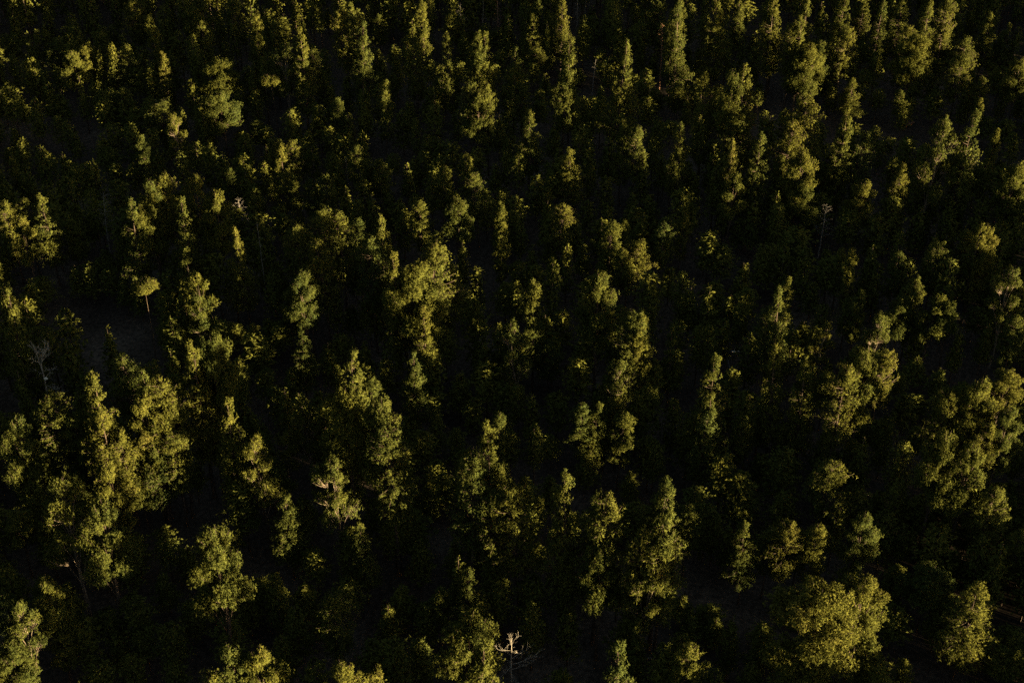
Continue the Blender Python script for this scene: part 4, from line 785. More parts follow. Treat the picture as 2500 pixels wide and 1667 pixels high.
(160.4,273.7,18.5,1.94,0),(237.7,407.7,23.3,2.64,0),(285.7,491.4,23.9,2.27,0),(80.2,135.7,7.3,2.1,1),(245.8,423,21.3,3.22,0),(281.9,486.5,22,2.31,0),
(253.7,438,25.4,2.23,0),(276.9,478.3,19.3,2.29,0),(238.9,412.5,24.1,3.08,0),(165.1,284.8,11.1,2.16,0),(287.8,497.4,25.3,2.12,0),(195.2,337.2,17.3,3.18,0),
(66.9,115.2,14.5,2.2,0),(182.4,315.6,18.6,2.77,0),(72.2,124.9,17.2,3.16,1),(189,328.3,19.9,3.15,0),(263.3,457.4,24.8,2.55,0),(128.9,225.2,21,2.78,0),
(92.7,162.5,12.2,1.94,1),(57.9,102.5,20.5,3.01,0),(250.4,436.2,25,2.17,0),(117,205.1,8.2,2.68,0),(149,260.8,19.2,3.21,0),(134.9,236.7,20.5,3.04,0),
(208.6,364.4,22.6,2.1,0),(168,294.2,9.8,2.44,0),(145.9,256.1,21.3,2.75,0),(120.7,212.5,8.4,2.44,0),(97.2,172.6,16.8,3.17,0),(199,350.1,24.9,3.27,0),
(102.2,182.4,14.9,2.2,0),(268.1,470,20.2,2.12,0),(73.5,133.1,14.1,2.79,1),(170.1,300.7,13.8,3.26,0),(278.3,488.5,24,2.9,0),(256.5,450.8,24.9,2.66,0),
(149.9,266.4,20,2.18,0),(58.3,107.8,18.2,3.01,0),(82.5,149.8,6.6,2.18,1),(214.2,378.3,24.7,2.64,0),(160.1,284.6,23.4,2.39,0),(209.2,369.7,23.1,3.19,0),
(211.2,373.3,23,2.84,0),(106,191.1,12.4,2.32,0),(129.1,231.4,20,2.91,0),(65.9,122.1,16.8,2.42,1),(137.2,245.6,22.1,2.27,0),(232.3,410.4,20.9,1.98,0),
(189,335.5,17.1,2.86,0),(221.4,391.9,25.4,2.32,0),(224.8,398.1,23,2.28,0),(90.8,166.1,15.7,3.29,1),(199.3,354.8,23.3,2.97,0),(227.6,404.1,20,2.9,0),
(115.9,210.6,8.1,1.98,0),(85.3,157.7,9,3.16,1),(215.1,382.8,25.2,2.01,0),(284.5,503,24.9,2.98,0),(145.5,263.1,20.9,3.27,0),(77,144.5,8.7,3.14,1),
(118.5,216.6,17.6,1.97,0),(291.9,517.1,20.7,2.72,0),(181.5,326,19.4,2.85,0),(259.8,462.2,19.4,2.38,0),(171.9,310,19.7,2.66,0),(47.6,94.8,21.9,3.02,0),
(238.3,425.4,24.6,2.42,0),(234.9,419.9,23.9,1.99,0),(160.6,291.5,10.7,3.27,0),(150.8,275,16.3,2.28,0),(241,431.6,22.1,2.84,0),(106.2,198,13.4,3.29,0),
(109.9,204.9,6.3,2.51,0),(80.3,153.7,9.7,2,1),(255.2,457.3,20.2,2.38,0),(272.1,487,21.3,2.58,0),(69.7,136.6,15.7,1.98,1),(153.5,281.9,18,2.74,0),
(197.7,359.1,25.6,2.46,0),(126.9,236.6,22.5,2.58,0),(266.2,478.1,20.2,3.2,0),(121.2,226.8,20.8,2.55,0),(180.6,330,19.3,2.64,0),(279,500.5,20.4,2.43,0),
(250.2,450.9,24.9,2.84,0),(57.2,116.7,13.8,2.92,0),(64.3,129.2,15.4,3,1),(131,245.2,20,3.25,0),(86.8,168.6,16.2,3.01,1),(133.9,250.6,24.3,2.88,0),
(284.6,511.6,19.6,2.98,0),(173.4,319.3,17.8,3.11,0),(97,187.1,13.2,1.95,1),(214.2,391.5,19.1,2.64,0),(193.2,355.3,25.9,2.98,0),(174.7,323.2,18,2.11,0),
(161.9,301.2,9.3,2.77,0),(209.6,383.9,25.8,1.97,0),(202.1,371,19.9,3.3,0),(184.4,341.2,16.7,3.04,0),(73.5,149.4,6.1,1.94,1),(278.7,504.9,19.4,2.72,0),
(112,216.3,7.8,3.11,0),(241.3,440.6,21.8,2.68,0),(58.1,123.4,17.5,3.25,1),(46.9,104.1,20.8,3.23,0),(91.2,181,13.7,3.09,1),(236.2,432,23.7,2.94,0),
(286.7,519.5,20.3,2.4,0),(252.1,459.6,25.2,2.49,0),(187.6,348.5,22.5,2.34,0),(222.3,408.6,19.7,2.92,0),(231.7,425,22.1,2.88,0),(257,468.9,24.6,3.13,0),
(218,401.6,19.3,2.97,0),(124,239.3,19.4,2.65,0),(50,111.1,17.7,2.4,0),(193,359,20.5,2.59,0),(270.9,494.1,24.3,2.34,0),(202.1,375.1,24.3,2.98,0),
(144.6,275.6,13.6,2.92,0),(273.8,499.5,19.4,1.95,0),(107.3,211,7.6,2.71,1),(280.4,510.9,25,2.55,0),(99.3,197.6,10.4,2.42,1),(39.4,93.9,22.7,1.9,0),
(259.2,474.6,20.7,2.15,0),(213.7,396.1,23.7,3.22,0),(209.5,389.4,19.7,2.67,0),(164.8,312.1,22.1,3.2,0),(113.4,223.2,14.6,2.04,0),(227,421,25,2.02,0),
(93.2,189.5,13.1,2.47,1),(156.7,299.6,8.9,2.19,0),(263.8,485.2,20.2,2.74,0),(134.8,261.8,20.8,2.66,0),(237.4,440,22.8,2.93,0),(94.6,193.3,11,2.5,1),
(76.3,161.5,15.2,2.49,1),(41.3,101.1,20.9,2.31,0),(245.4,454.7,21.4,2.53,0),(80.7,169.5,18.3,2.67,1),(61.8,136.9,17.9,2.92,1),(148.8,288.3,17.6,2.02,0),
(98.3,201.2,12.7,3.07,1),(145.9,284.3,17.6,2.1,0),(131.2,258.9,20.2,3,0),(241,449.2,22.1,2.25,0),(56.4,129.5,17.5,2.21,1),(281.6,519.6,22.6,2.67,0),
(251.2,466.9,19.9,3.22,0),(164.6,317,21.1,1.99,0),(189.6,360.8,20.8,2.02,0),(37.5,97.7,22,2.09,0),(186.7,356.5,20.8,2.61,0),(194.4,369.9,20.3,2.36,0),
(178,341.5,16.3,2.15,0),(42.5,106.9,19.7,2.68,0),(126.3,252.2,22.2,3.09,0),(172.9,333,18.6,1.95,0),(102.6,211.8,9.5,2.83,1),(117.5,237.7,25.8,2.92,0),
(134.5,267.4,20.5,2.6,0),(263.7,491.7,20.7,2.67,0),(48.8,119.8,13.4,2.9,0),(112.3,230.3,12.9,2.08,1),(78.7,172.6,16.5,2.59,1),(83.6,181.6,14.7,3.06,1),
(208.6,398.1,19.4,2.96,0),(271.3,507,19.8,1.98,0),(273.7,511.4,23,2.76,0),(118.8,243.1,19.4,2.26,0),(43.9,114.2,19.7,2.38,0),(256.2,482.2,20.6,2.92,0),
(94,201.5,12.5,2,1),(134.5,271.8,20,2.7,0),(85.6,187.1,14.3,2.11,1),(173.8,339.9,18.6,2.78,0),(158,313,12.7,2.9,0),(204,392.8,22.3,2.63,0),
(220.6,421.6,23.4,2.12,0),(245.3,464.4,21.9,1.93,0),(56.5,137.6,17.8,2.99,1),(104,220.2,6.3,2.94,1),(147.7,296.2,9.8,2.46,0),(234,445.7,23.4,2.12,0),
(61.5,147.1,7.1,2.36,1),(177.8,348.8,16.1,2.13,0),(246.8,468.5,23.3,2.68,0),(208.5,402.3,19.3,2.73,0),(223.6,428.5,22.1,2.74,0),(198.1,384.6,24.8,2.17,0),
(100.6,215.9,6.5,2.93,1),(51.6,131.2,16.2,1.9,1),(166.2,329.7,17.6,2.31,0),(214.9,414.9,22.1,2.78,0),(227,436.1,20.3,3.05,0),(267.7,506.9,25,2.07,0),
(37.6,108.7,20.4,2.18,0),(61.9,151.5,9.2,1.94,1),(262.6,499.1,22.6,2.64,0),(45.2,122.5,11.9,2.8,1),(238.4,457.3,23.1,1.93,0),(258.2,491.5,20.5,2.53,0),
(249.9,477.3,24.1,2.91,0),(163,326.8,16.7,3.27,0),(204,398,21.7,2.23,0),(147.6,300.8,8.2,2.95,0),(135.3,279.5,13.3,3.05,0),(173.2,345.5,15.9,2.33,0),
(105.6,229,12.8,2.23,1),(140.1,288.8,17.2,2.1,0),(123.1,259.5,19.9,2.14,0),(179.2,356.9,25.1,2.59,0),(26.4,92.9,17.2,3.29,0),(114.6,245.8,15.6,2.54,1),
(191.3,378.8,22.4,2.14,0),(152.7,312.1,12.2,2.15,0),(33,104.8,21.2,3.07,0),(232.2,450,22.2,2.81,0),(85.3,195.8,14.7,2.83,1),(55.1,144.3,16.6,2.87,1),
(272.9,521.7,22.1,2.31,0),(183.7,367.3,25,3.15,0),(180.5,362.1,23.7,3,0),(28.9,99.6,21.2,2.82,0),(140.4,293.4,17,3.22,0),(72.3,175.5,16.5,3.08,1),
(76.5,183,15,2.24,1),(212.3,419,19.9,2.68,0),(129.9,276.3,19.6,2.52,0),(87.9,204,10.2,2.25,1),(155.1,320.4,19.7,3.22,0),(49.6,138.1,15.4,2.16,1),
(185.8,374.3,19.6,2.95,0),(266.7,514.5,23.2,2.1,0),(151.5,315.9,12.1,2.24,0),(107.9,240.6,12.6,2.77,1),(260.9,505.5,23.7,2.45,0),(62.7,162.4,9.8,3.03,1),
(117,256.6,18.9,3.2,1),(55.9,150.9,8.3,2.97,1),(34.3,114,19.4,2.19,0),(133.9,286.7,18.4,1.91,0),(214.5,426.5,22.4,2.63,0),(248.2,485,25,3.23,0),
(220.3,436.6,25.5,2.31,0),(109.6,244.9,15.9,3.18,1),(238.8,468.8,22.9,2.44,0),(206.8,413.4,21.8,2.81,0),(90.2,211.6,6.6,2.83,1),(195.7,394.5,20.8,1.94,0),
(144.1,305.3,7.8,2.43,0),(193.6,391,20.8,2.41,0),(244.6,479.5,24,1.96,0),(158.3,330,16.2,2.42,0),(231.2,456.7,20.7,2.82,0),(121.1,266.4,13.6,2.77,1),
(163,339.1,17.6,2.48,0),(189,384.6,23.9,2.07,0),(235.1,464.6,21.9,2.46,0),(57.5,156.9,9.3,3.08,1),(178,365.8,19.1,1.98,0),(48.5,142.2,13.2,2.85,1),
(209.8,421.9,19.4,2.93,0),(249.2,490.2,19.4,2.67,0),(129.6,283.4,12.9,3.21,0),(28.8,108.9,20.9,1.98,0),(65.3,172.5,9.8,2.68,1),(171.1,356,22.2,2.53,0),
(153.3,325.3,15.5,2.37,0),(145,310.9,7.8,1.94,0),(164.6,345,17.7,2.93,0),(197.6,402.5,21.3,2.77,0),(39.3,128.4,10.7,2.86,1),(210.4,425.6,20.2,2.81,0),
(223.3,448.7,24.2,2.11,0),(71.9,186.7,12.6,3.24,1),(261.5,515.1,25.8,2.51,0),(265.9,522.8,20.4,2.19,0),(217.2,438.7,21.3,2.46,0),(242.9,483.6,23,2.27,0),
(136.2,298.8,19.6,2.05,0),(253.1,501.3,25.6,2.59,0),(89.7,218.6,6.5,2.17,1),(122.5,275.4,14.9,2.02,1),(80.4,202.9,12.8,2.72,1),(112.2,259.1,13.1,2.7,1),
(34.4,124.6,11.4,3.04,1),(30.4,118.8,19.1,3.13,0),(177.2,373.2,21.8,2.31,0),(231.4,467.5,20.7,2.73,0),(100.4,241.2,13.1,2.6,1),(254.4,508.5,24.8,1.94,0),
(212.1,435.2,21,3.16,0),(228.5,464.5,21.9,2.97,0),(201,416.9,21,2.39,0),(90.1,224.9,6.6,2.36,1),(65.1,181.7,13.7,3.05,1),(17.7,99.8,22.3,2.48,0),
(183.6,387.9,22.5,2.13,0),(243,491.2,24.7,2.97,0),(194.1,406.6,21.6,2.11,0),(133.3,301.4,7.6,2.88,1),(126.2,289.2,12.7,2.27,1),(56,168.4,12.8,2.8,1),
(234.7,478.5,21.6,2.15,0),(224.9,461.6,25.4,3.24,0),(172.4,370.8,24.6,3.07,0),(163.4,355.4,14.9,3.17,0),(83.4,216.8,9.7,2.6,1),(188.7,399.2,19.9,2.76,0),
(178,381,20.3,2.39,0),(221.2,456,24.6,2.97,0),(69.8,193.6,18.9,2.45,1),(41.5,144.8,17.1,3.13,1),(34.3,133.1,10.1,3.29,1),(257.5,520.4,23.2,2.27,0),
(214.9,446.8,20,2.03,0),(157.4,347.4,17,3.26,0),(112.4,269.6,17.4,2.14,1),(236.8,485.3,23.8,2.6,0),(128.8,298.6,15.3,1.94,1),(140.9,319.8,11,2.57,0),
(165.8,363,23.3,2.28,0),(179.9,387.5,23.9,2.17,0),(194.3,412.6,21.7,2.02,0),(90.3,232.8,14.2,1.9,1),(104,256.6,15.7,2.44,1),(23.8,118,19.7,3.09,0),
(203.6,429.4,21.1,2.85,0),(35.2,138.1,16.9,2.69,1),(119.2,283.8,15.9,2.5,1),(243.3,498.8,21.6,1.96,0),(18.5,109.7,21,3.2,0),(11.1,97.1,16.4,2.42,0),
(85.6,226.3,9.4,2.28,1),(141.7,323.6,15.4,2.47,0),(206.7,436.3,20,2.7,0),(249.7,511.2,24.3,2.53,0),(113.1,274.7,15.4,3.15,1),(145,330.3,14.6,2.18,0),
(171.5,376.3,24.4,2.83,0),(132.8,309.3,5.8,2.1,1),(147.5,335.1,14.9,3.21,0),(232.2,482.1,24.9,2.23,0),(106.6,265.5,19.8,3.28,1),(61.1,186.8,15.3,2.07,1),
(245,505.5,24.8,3.12,0),(129.7,305.9,6.4,2.48,1),(222.6,467.5,21.9,2.29,0),(7.6,95.4,16.2,2.41,0),(27.4,129.8,11.1,2.21,1),(251,517.1,20.6,2.01,0),
(157.4,355.2,14.4,3.1,0),(185.8,404.5,19.2,2.25,0),(209.5,445.7,24.8,2.59,0),(37,147.8,13,2.54,1),(69.9,205,15.1,2.38,1),(23.9,125.4,16.7,3.22,1),
(213.4,453.5,23.7,2.19,0),(76.9,217.5,9.6,2.98,1),(114.9,283.7,16.5,2.77,1),(234.7,491.5,25.3,3.28,0),(180.5,398.4,21.3,2.58,0),(193.9,421.9,19.4,3.03,0),
(148,342.5,15.6,2.86,0),(239.5,500.9,24.4,1.98,0),(159.1,361.7,23,2.2,0),(39.4,154.8,12.2,2.15,1),(162.1,367.4,23.4,2.76,0),(196.2,426.5,22.7,2.17,0),
(63.5,197.1,18.3,2.64,1),(46.8,168.3,6.7,2.62,1),(187.4,411.9,25.2,2.01,0),(200.5,434.7,24,2.38,0),(137,324.9,10,2.73,1),(205.6,443.8,25.9,2.57,0),
(121.6,299.5,13.5,2.94,1),(127.9,310.4,7.2,1.99,1),(91,246.6,13,1.95,1),(82.5,232.1,7.4,3.08,1),(217.9,466.9,24.4,2.74,0),(245.6,515.3,24,2.08,0),
(41.3,161.6,7,2.79,1),(215.6,463.9,19.5,3.02,0),(30.7,143.9,14.1,2.3,1),(147.7,346.6,15.8,3.13,0),(101.4,267,17.1,2.51,1),(91.9,250.7,18.9,2.8,1),
(181.6,406.5,19.2,2.81,0),(164.4,376.9,22.9,2.95,0),(143.3,340.8,12.1,2.37,1),(189.3,420.5,23.1,2.22,0),(63.2,202.4,12.2,2.66,1),(172.2,391.6,22.3,2.07,0),
(83.1,237.2,14.2,2.48,1),(14.9,119.3,20.1,3.18,0),(116.6,295.6,15.9,3.12,1),(105.9,277.8,16.5,2.6,1),(165.3,380.7,24,3.11,0),(3.8,101,15.9,3.05,0),
(34.6,154.5,15.8,2.04,1),(25.4,138.8,10.8,2.57,1),(108.1,282.6,15.9,2.87,1),(137,333.7,16.9,2.7,1),(18.8,129.1,16.1,2.23,1),(93.1,257.8,17.1,2.4,1),
(124.6,312.4,5.9,1.97,1),(205.1,451.9,25,1.92,0),(230.6,496.6,24.4,2.82,0),(228.7,493.4,19.6,2.01,0),(149.6,356.5,12.5,1.94,1),(56.4,195.6,14.2,2.11,1),
(156.5,369.1,19.7,3.14,0),(219.8,478.8,24.3,2.72,0),(-1.6,95.3,22.5,2.52,0),(160.6,376.2,20.5,1.97,0),(152.8,363.4,13.7,2.52,0),(191.6,430.9,22.7,2.26,0),
(118.9,305.3,14.1,2.98,1),(221.9,483.7,19.1,1.96,0),(8.1,113.7,19.9,2.52,0),(146.2,353.6,14.4,2.11,1),(243.6,522.4,23.1,2.81,0),(238.3,513.7,20.9,2.88,0),
(95.7,266.9,16.4,2.13,1),(66.3,216.1,12.2,2.9,1),(14.3,126.2,12.3,2.07,1),(208.5,462.6,25.7,2.9,0),(127.7,323.1,9.8,2.46,1),(177.5,409.5,23.2,2.39,0),
(58.7,204,14.7,3.15,1),(136.7,339.1,12,2.31,1),(83.7,247.4,14.4,2.63,1),(185.7,425.4,25.1,2.36,0),(48.4,187.8,12.7,3.21,1),(139.1,344.9,12,2.99,1),
(179.7,415.9,19.6,2.48,0),(3.9,111.4,21.3,2.85,0),(99.9,277.8,13.2,2.37,1),(104.5,286.2,12.9,2.4,1),(224.1,493.5,21.6,2.29,0),(26.1,150.7,15.7,1.93,1),
(152.4,369.5,14.4,2.3,1),(199.9,451.8,25.7,2.04,0),(169.1,398.6,22.2,3.2,0),(187.7,431.8,25.7,2.61,0),(22.9,146.7,17,2.76,1),(84,252.9,17.5,2.07,1),
(113.3,303.7,13.4,3.3,1),(100.4,282.1,15.6,2.73,1),(-8.6,93.5,22.4,2.17,0),(-0.2,108.2,15.5,2.13,0),(32.8,165.5,6,2.91,1),(127.8,330.3,9.8,3.16,1),
(28.5,158.4,14.6,2,1),(216.9,485.5,21.4,3.09,0),(163.4,393,24.9,2.03,0),(39.7,178.9,14.8,2.32,1),(212.3,478,25.6,2.25,0),(235.8,518.7,24.3,1.94,0),
(108.8,299.1,16.2,2.05,1),(71.5,234.7,7.9,3.27,1),(48.9,195.9,16.1,3.28,1),(206.7,469.4,26,2.13,0),(175.1,414.9,22.5,2.59,0),(154.8,380.1,14.5,2.86,1),
(145.7,364.5,11.7,2.95,1),(190.9,442.9,25.2,2.52,0),(8.5,127,17.6,2.37,1),(194.6,449.4,21.2,2.41,0),(225.4,502.8,20.4,2.16,0),(169.9,407.4,21,3.11,0),
(230.9,514.4,23.6,2.28,0),(178.3,424,24.5,2.97,0),(226.4,507.5,24.7,2.39,0),(220,497.4,24.7,2.44,0),(55.1,211.8,13.2,2.21,1),(198.1,459.7,20.3,2.05,0),
(63.3,226.8,11.7,2.1,1),(205.9,473.9,22.4,2.27,0),(156.9,389.6,17.5,3.09,1),(93.2,279.6,15.8,2.72,1),(50.7,206.1,13.7,1.91,1),(13.8,142.5,11.2,2.4,1),
(19.6,152.7,13.3,2.34,1),(78,253.9,15.6,2.2,1),(123.6,333.1,9.5,2.69,1),(149.3,377.6,13.5,2.98,1),(131.9,347.7,10.6,1.96,1),(135.4,353.8,13.1,2.12,1),
(72.3,244.6,12.2,2.03,1),(110.4,311,14.5,3.24,1),(98.6,290.6,15.1,3.14,1),(162.4,401.5,23.3,2.64,0),(40.7,190.9,14.8,3.3,1),(194.3,457.2,20.3,2.86,0),
(141.3,365.4,9.9,3.19,1),(212.2,488.5,25.1,2.95,0),(186.1,443.4,24.7,3,0),(-9.7,105.2,14.7,2.47,0),(100.9,296.7,9.5,2.66,1),(-1.5,119.6,19.6,2.1,0),
(158.9,397.5,22.8,2.4,1),(58.8,224.1,12.2,3.28,1),(-14.9,96.5,22.3,2.32,0),(188.9,449.5,21.4,2.71,0),(165.9,409.9,20.5,3.18,0),(149.1,381.6,16.3,2.26,1),
(77.4,257.9,15.5,2.39,1),(34,182.7,13.8,3.07,1),(200,470.3,20.2,1.95,0),(152.9,389.2,14.6,2,1),(228.9,520.9,21,3.07,0),(175.1,428,23.3,2.28,0),
(18.8,157.8,14.7,3.26,1),(217.5,502.6,25.5,2.62,0),(134.1,358.2,12.8,3.1,1),(178.3,435.5,25.3,3.06,0),(169.2,419.8,22.1,2.01,0),(-10.7,109.2,14.6,3.25,0),
(221.4,511.2,25.2,2.46,0),(-20.3,92.6,21.7,2.4,0),(225,517.6,23.7,2.65,0),(196.3,467.9,21.3,2.7,0),(142.5,374.8,18.3,2.05,1),(37.6,193.3,17,2.77,1),
(47.6,212.1,16.7,2.48,1),(-9.6,113.4,14.7,2.98,0),(209,492.1,19.7,2.32,0),(199,475.1,25.4,2.24,0),(192.7,464.2,20.1,3.13,0),(86.7,281.1,16.6,3.26,1),
(201.8,480.6,23.4,2.31,0),(63.3,241.3,8.1,2.41,1),(32.4,188.1,13,2.74,1),(100.6,306.2,14.9,2.97,1),(212.5,500.2,19.4,2.71,0),(122.4,344.4,11.9,2.72,1),
(83.9,278.1,12.8,2.08,1),(4.2,140.7,13,3.08,1),(187.3,458.2,24.4,2.53,0),(182,449.2,19.3,2.6,0),(7.8,147.5,10.2,2.72,1),(-1,132.4,14,2.61,1),
(119.7,341.8,13.4,2.38,1),(-5.9,125.4,17.2,3.06,1),(135.8,370.9,9,2.35,1),(101.3,311.2,13.5,3.04,1),(57.1,234.8,12.7,2.73,1),(177.4,443.2,22.7,2.84,0),
(123.8,351,9.3,2.15,1),(161.8,417.5,24.1,2.45,1),(45.1,215.2,13.5,2.82,1),(113.5,333.9,7.2,2.95,1),(-17.4,107.5,22.3,2.04,0),(215,510.5,26,2.56,0),
(138.5,378.7,13.3,3.03,1),(141.7,384.5,12.4,1.9,1),(150.5,400.1,24.8,1.99,1),(171.1,435.8,20.9,1.94,0),(-22.8,100.3,20,2.01,0),(68.9,259.4,13,3.17,1),
(205.1,495.7,25.1,3.07,0),(105.4,323.3,6.7,2.25,1),(-12.6,119.4,20,2.99,0),(127.8,363.2,11.1,2.47,1),(9,157.6,12.6,2.24,1),(179.9,453.7,23.9,2.39,0),
(163.6,425.5,20.3,2.99,1),(216.9,518,23.4,2.45,0),(1.3,145,8.8,1.99,1),(26.1,188,12.1,2.96,1),(196,482.4,22.6,2.85,0),(154.8,412.1,21.9,2.19,1),
(69.6,264.9,13.6,2.92,1),(93.3,306.4,13.1,2.78,1),(98.8,316,12.9,3.1,1),(156.3,417,20.9,2.72,1),(163.8,431.1,25.1,2.32,1),(112.2,341.9,12.1,3.22,1),
(199.2,493.2,25.8,2.22,0),(47.7,230.9,15.2,2.52,1),(51.1,236.8,12.1,2.46,1),(33.2,205.8,17.6,3.13,1),(43.4,223.6,12.2,3.11,1),(21.5,185.7,10.4,3.24,1),
(54.9,243.7,13.1,2.6,1),(100.7,323.1,8.4,2.67,1),(140.6,392.5,19.7,2.46,1),(38.1,215,12.6,2.43,1),(63.5,259.2,15.7,2.61,1),(149.1,407.6,25.2,2.69,1),
(-15.6,122.4,16.1,2.97,1),(205.8,506.4,20.6,2.13,0),(169.2,443.2,23,3.13,1),(113,345.9,14.1,2.12,1),(137.3,388.5,17.4,2.97,1),(-31.8,95.8,20.3,2.1,0),
(196,490.3,23.7,2.83,0),(-10,134,14,2.45,1),(184.1,470.3,19.4,2.12,0),(81.2,292.4,15.5,2.64,1),(185.9,474.6,25.8,3.13,0),(172.5,452.3,21.6,3.07,1),
(-14,130.7,15.2,2.78,1),(128.6,377.8,9.5,2.72,1),(163.7,438.6,22.2,2.22,1),(83.2,299.7,12.5,1.98,1),(178.6,465.3,24.3,2.38,0),(206.6,514.4,22.4,2.38,0),
(114.4,354.8,11.3,2.25,1),(203.8,510,24.2,3,0),(25.5,201.5,13.2,2.79,1),(64.1,268.5,14,2.4,1),(30.7,210.8,15.4,2.33,1),(-36.3,94.9,24.2,3.01,0),
(174.5,460.1,22.4,2.94,0),(-10.2,140.4,15.5,2.61,1),(156.3,429.1,24,2.42,1),(210.1,522.9,21.5,2.7,0),(147.4,414.5,19.7,3.12,1),(3.3,164.9,13.1,2.96,1),
(8.4,173.7,9.7,2.21,1),(59.3,262,15.1,2.06,1),(102.9,337.9,8.8,2.03,1),(21.7,197.3,9.1,2.19,1),(86.6,310.2,14.5,2,1),(105.1,342.3,9.6,2.49,1),
(-23.7,119.2,13.3,2.08,0),(15.4,187.3,9.3,2.53,1),(118.6,366.1,11,2.48,1),(134.9,394.4,21,2.24,1),(78,296,16.9,2.45,1),(71.5,284.9,14.8,2.82,1),
(140.6,404.5,21.7,2.4,1),(48,244.3,15.1,2.55,1),(199.6,507,23.1,2.11,0),(-32.6,105,22.6,3.13,0),(193.9,498.7,23.7,3.04,0),(110.3,353.9,10.8,2.06,1),
(149.3,421.8,22.1,3.3,1),(43.6,238.9,12.9,2.45,1),(157.4,436,24.8,2.48,1),(115.2,363.1,11.9,2.35,1),(106.8,348.9,11.8,3.07,1),(92.9,325.5,10.6,2.15,1),
(178.3,473.7,21.6,2.1,0),(-37.9,99.4,21.6,2.97,0),(-1.7,162.2,15.3,1.96,1),(188.9,492.8,22.3,2.37,0),(130.7,392.1,23.3,2.62,1),(-15.7,139.2,16.2,3.22,1),
(61.3,272.9,12.9,2.42,1),(140.7,410.4,23.3,2.29,1),(79.4,304.3,13.9,2.2,1),(-24.7,124.3,16.1,2.14,1),(123.4,381.1,8.5,2.07,1),(162.2,448.5,19.1,2.12,1),
(55.5,264.8,13.7,2.92,1),(-43.7,93,23.2,2.87,0),(26.2,215,14.8,3.09,1),(86.3,319.9,11.4,1.96,1),(23.8,212.1,15.4,3.24,1),(144,420.3,20,2.87,1),
(46.9,252.2,9.7,2.32,1),(165.3,457.3,25.6,2.86,0),(73.9,299.2,15.5,2.99,1),(-23,131.9,13.9,2.52,1),(63.2,281.7,13.7,2.33,1),(156.5,443.4,20,3.24,1),
(50.4,260.1,12.2,2.53,1),(170,467.2,22.7,2.75,0),(135.1,407.2,22.3,1.98,1),(196.8,514.1,21.1,2.3,0),(78,308.7,15.4,3.06,1),(173.6,474.6,25.1,2.09,0),
(-32.3,118,12.3,3.25,0),(-2.9,169.4,12.4,3.1,1),(127.5,395.9,23,2.93,1),(41.3,246.6,16.3,3.09,1),(28.1,224,14.7,2.47,1),(117.5,379,9.3,2.36,1),
(112.8,371.1,8.4,2.3,1),(59.9,279.7,17.5,2.31,1),(197.8,519.1,19.7,2.45,0),(149.2,435.2,20,2.48,1),(-14.5,151.7,12.9,2.87,1),(122.7,389.4,13.1,2.34,1),
(190.5,507.1,21.3,2.01,0),(88.3,330,9.1,3.24,1),(160.5,455.6,24,3,0),(139.1,418.5,20.3,3.27,1),(-28.6,128.2,17.5,2.06,1),(98.5,348.2,9.1,2.62,1),
(108.3,365.9,10.4,2.95,1),(136,414,20.7,2.57,1),(34.1,237.9,13.8,2.01,1),(71.7,302.9,16.1,2.75,1),(178.3,488,23.3,2.55,0),(163.9,463.2,21.6,2.05,0),
(85.2,327,14.1,2.67,1),(156.2,450.2,22.5,2.88,1),(-18.2,148.3,16.5,3.25,1),(129.7,404.7,23.8,1.96,1),(2.2,184.1,17.7,1.99,1),(-39.2,112.6,22.4,2.6,0),
(-8.7,165.4,17.9,2.07,1),(43.9,256.6,9.2,3.24,1),(150.7,442,24.6,2.3,1),(184.1,499.8,23.3,3.07,0),(-42.9,106.8,19,3.12,0),(-46.7,100.3,19.7,3.17,0),
(194.1,517.4,19.8,1.93,0),(3.8,188.3,6.4,2.25,1),(61,287.7,15.5,2.51,1),(37.7,248.2,15.4,2.26,1),(14.4,209.3,13.1,2.03,1),(-50.6,97,25.2,2.73,0),
(159.9,462.1,19.2,2.42,0),(140.8,429.2,24.8,3.21,1),(98.9,356.8,15.4,1.95,1),(63.1,295,15.1,3.28,1),(145.8,438.5,21.8,2.77,1),(151.2,447.8,23.7,2.47,1),
(16.6,214.8,16.3,2.34,1),(-13.9,162,10.3,2.35,1),(142.5,432.9,19,2.86,1),(122.2,398,24.5,2.52,1),(185.6,508.1,23.6,2.75,0),(124.1,401.6,25,2.14,1),
(65.6,300.6,14.5,2.82,1),(76,318.7,11.4,2.67,1),(-21.3,150.4,13.7,3.13,1),(26.3,232.9,13.4,3.21,1),(-35.4,127,9.1,3.11,1),(36.2,251.7,15.7,2.07,1),
(178.6,498.5,25.5,2.34,0),(113.3,385.5,7.7,2.13,1),(101,364.5,13.2,2.61,1),(152.9,455.5,22.3,2.85,0),(79,327.6,10.8,2.98,1),(164.6,475.9,24.7,2.9,0),
(162,472,20.7,2.85,0),(168.8,484,20.5,2.45,0),(128.2,413.7,21.8,2.42,1),(19.5,225.3,10.9,3.03,1),(173.4,491.9,23.9,3.03,0),(179.8,503,23.1,2.37,0),
(-9.8,175.6,11.1,2.13,1),(106,376.3,9.8,2.16,1),(43.9,268.8,14.3,2.48,1),(92,352.3,9.2,3.3,1),(134.7,426.6,22.5,2.11,1),(-29.4,142.9,18.3,2.51,1),
(69.2,314.1,13.1,3.16,1),(26.9,241.8,13.6,2.83,1),(4.1,202.5,14.2,2.05,1),(-20.1,161.1,11.3,2.32,1),(-54.2,102.5,22.2,2.68,0),(70.6,319.1,11.4,3.02,1),
(-18.2,165.5,11.3,3.08,1),(29.2,247.6,13.6,2.42,1),(-57.9,96.6,23.1,3.23,0),(127,417.2,19.2,2.86,1),(174.3,499.1,20.2,2.47,0),(181.4,511.7,20.5,2.01,0),
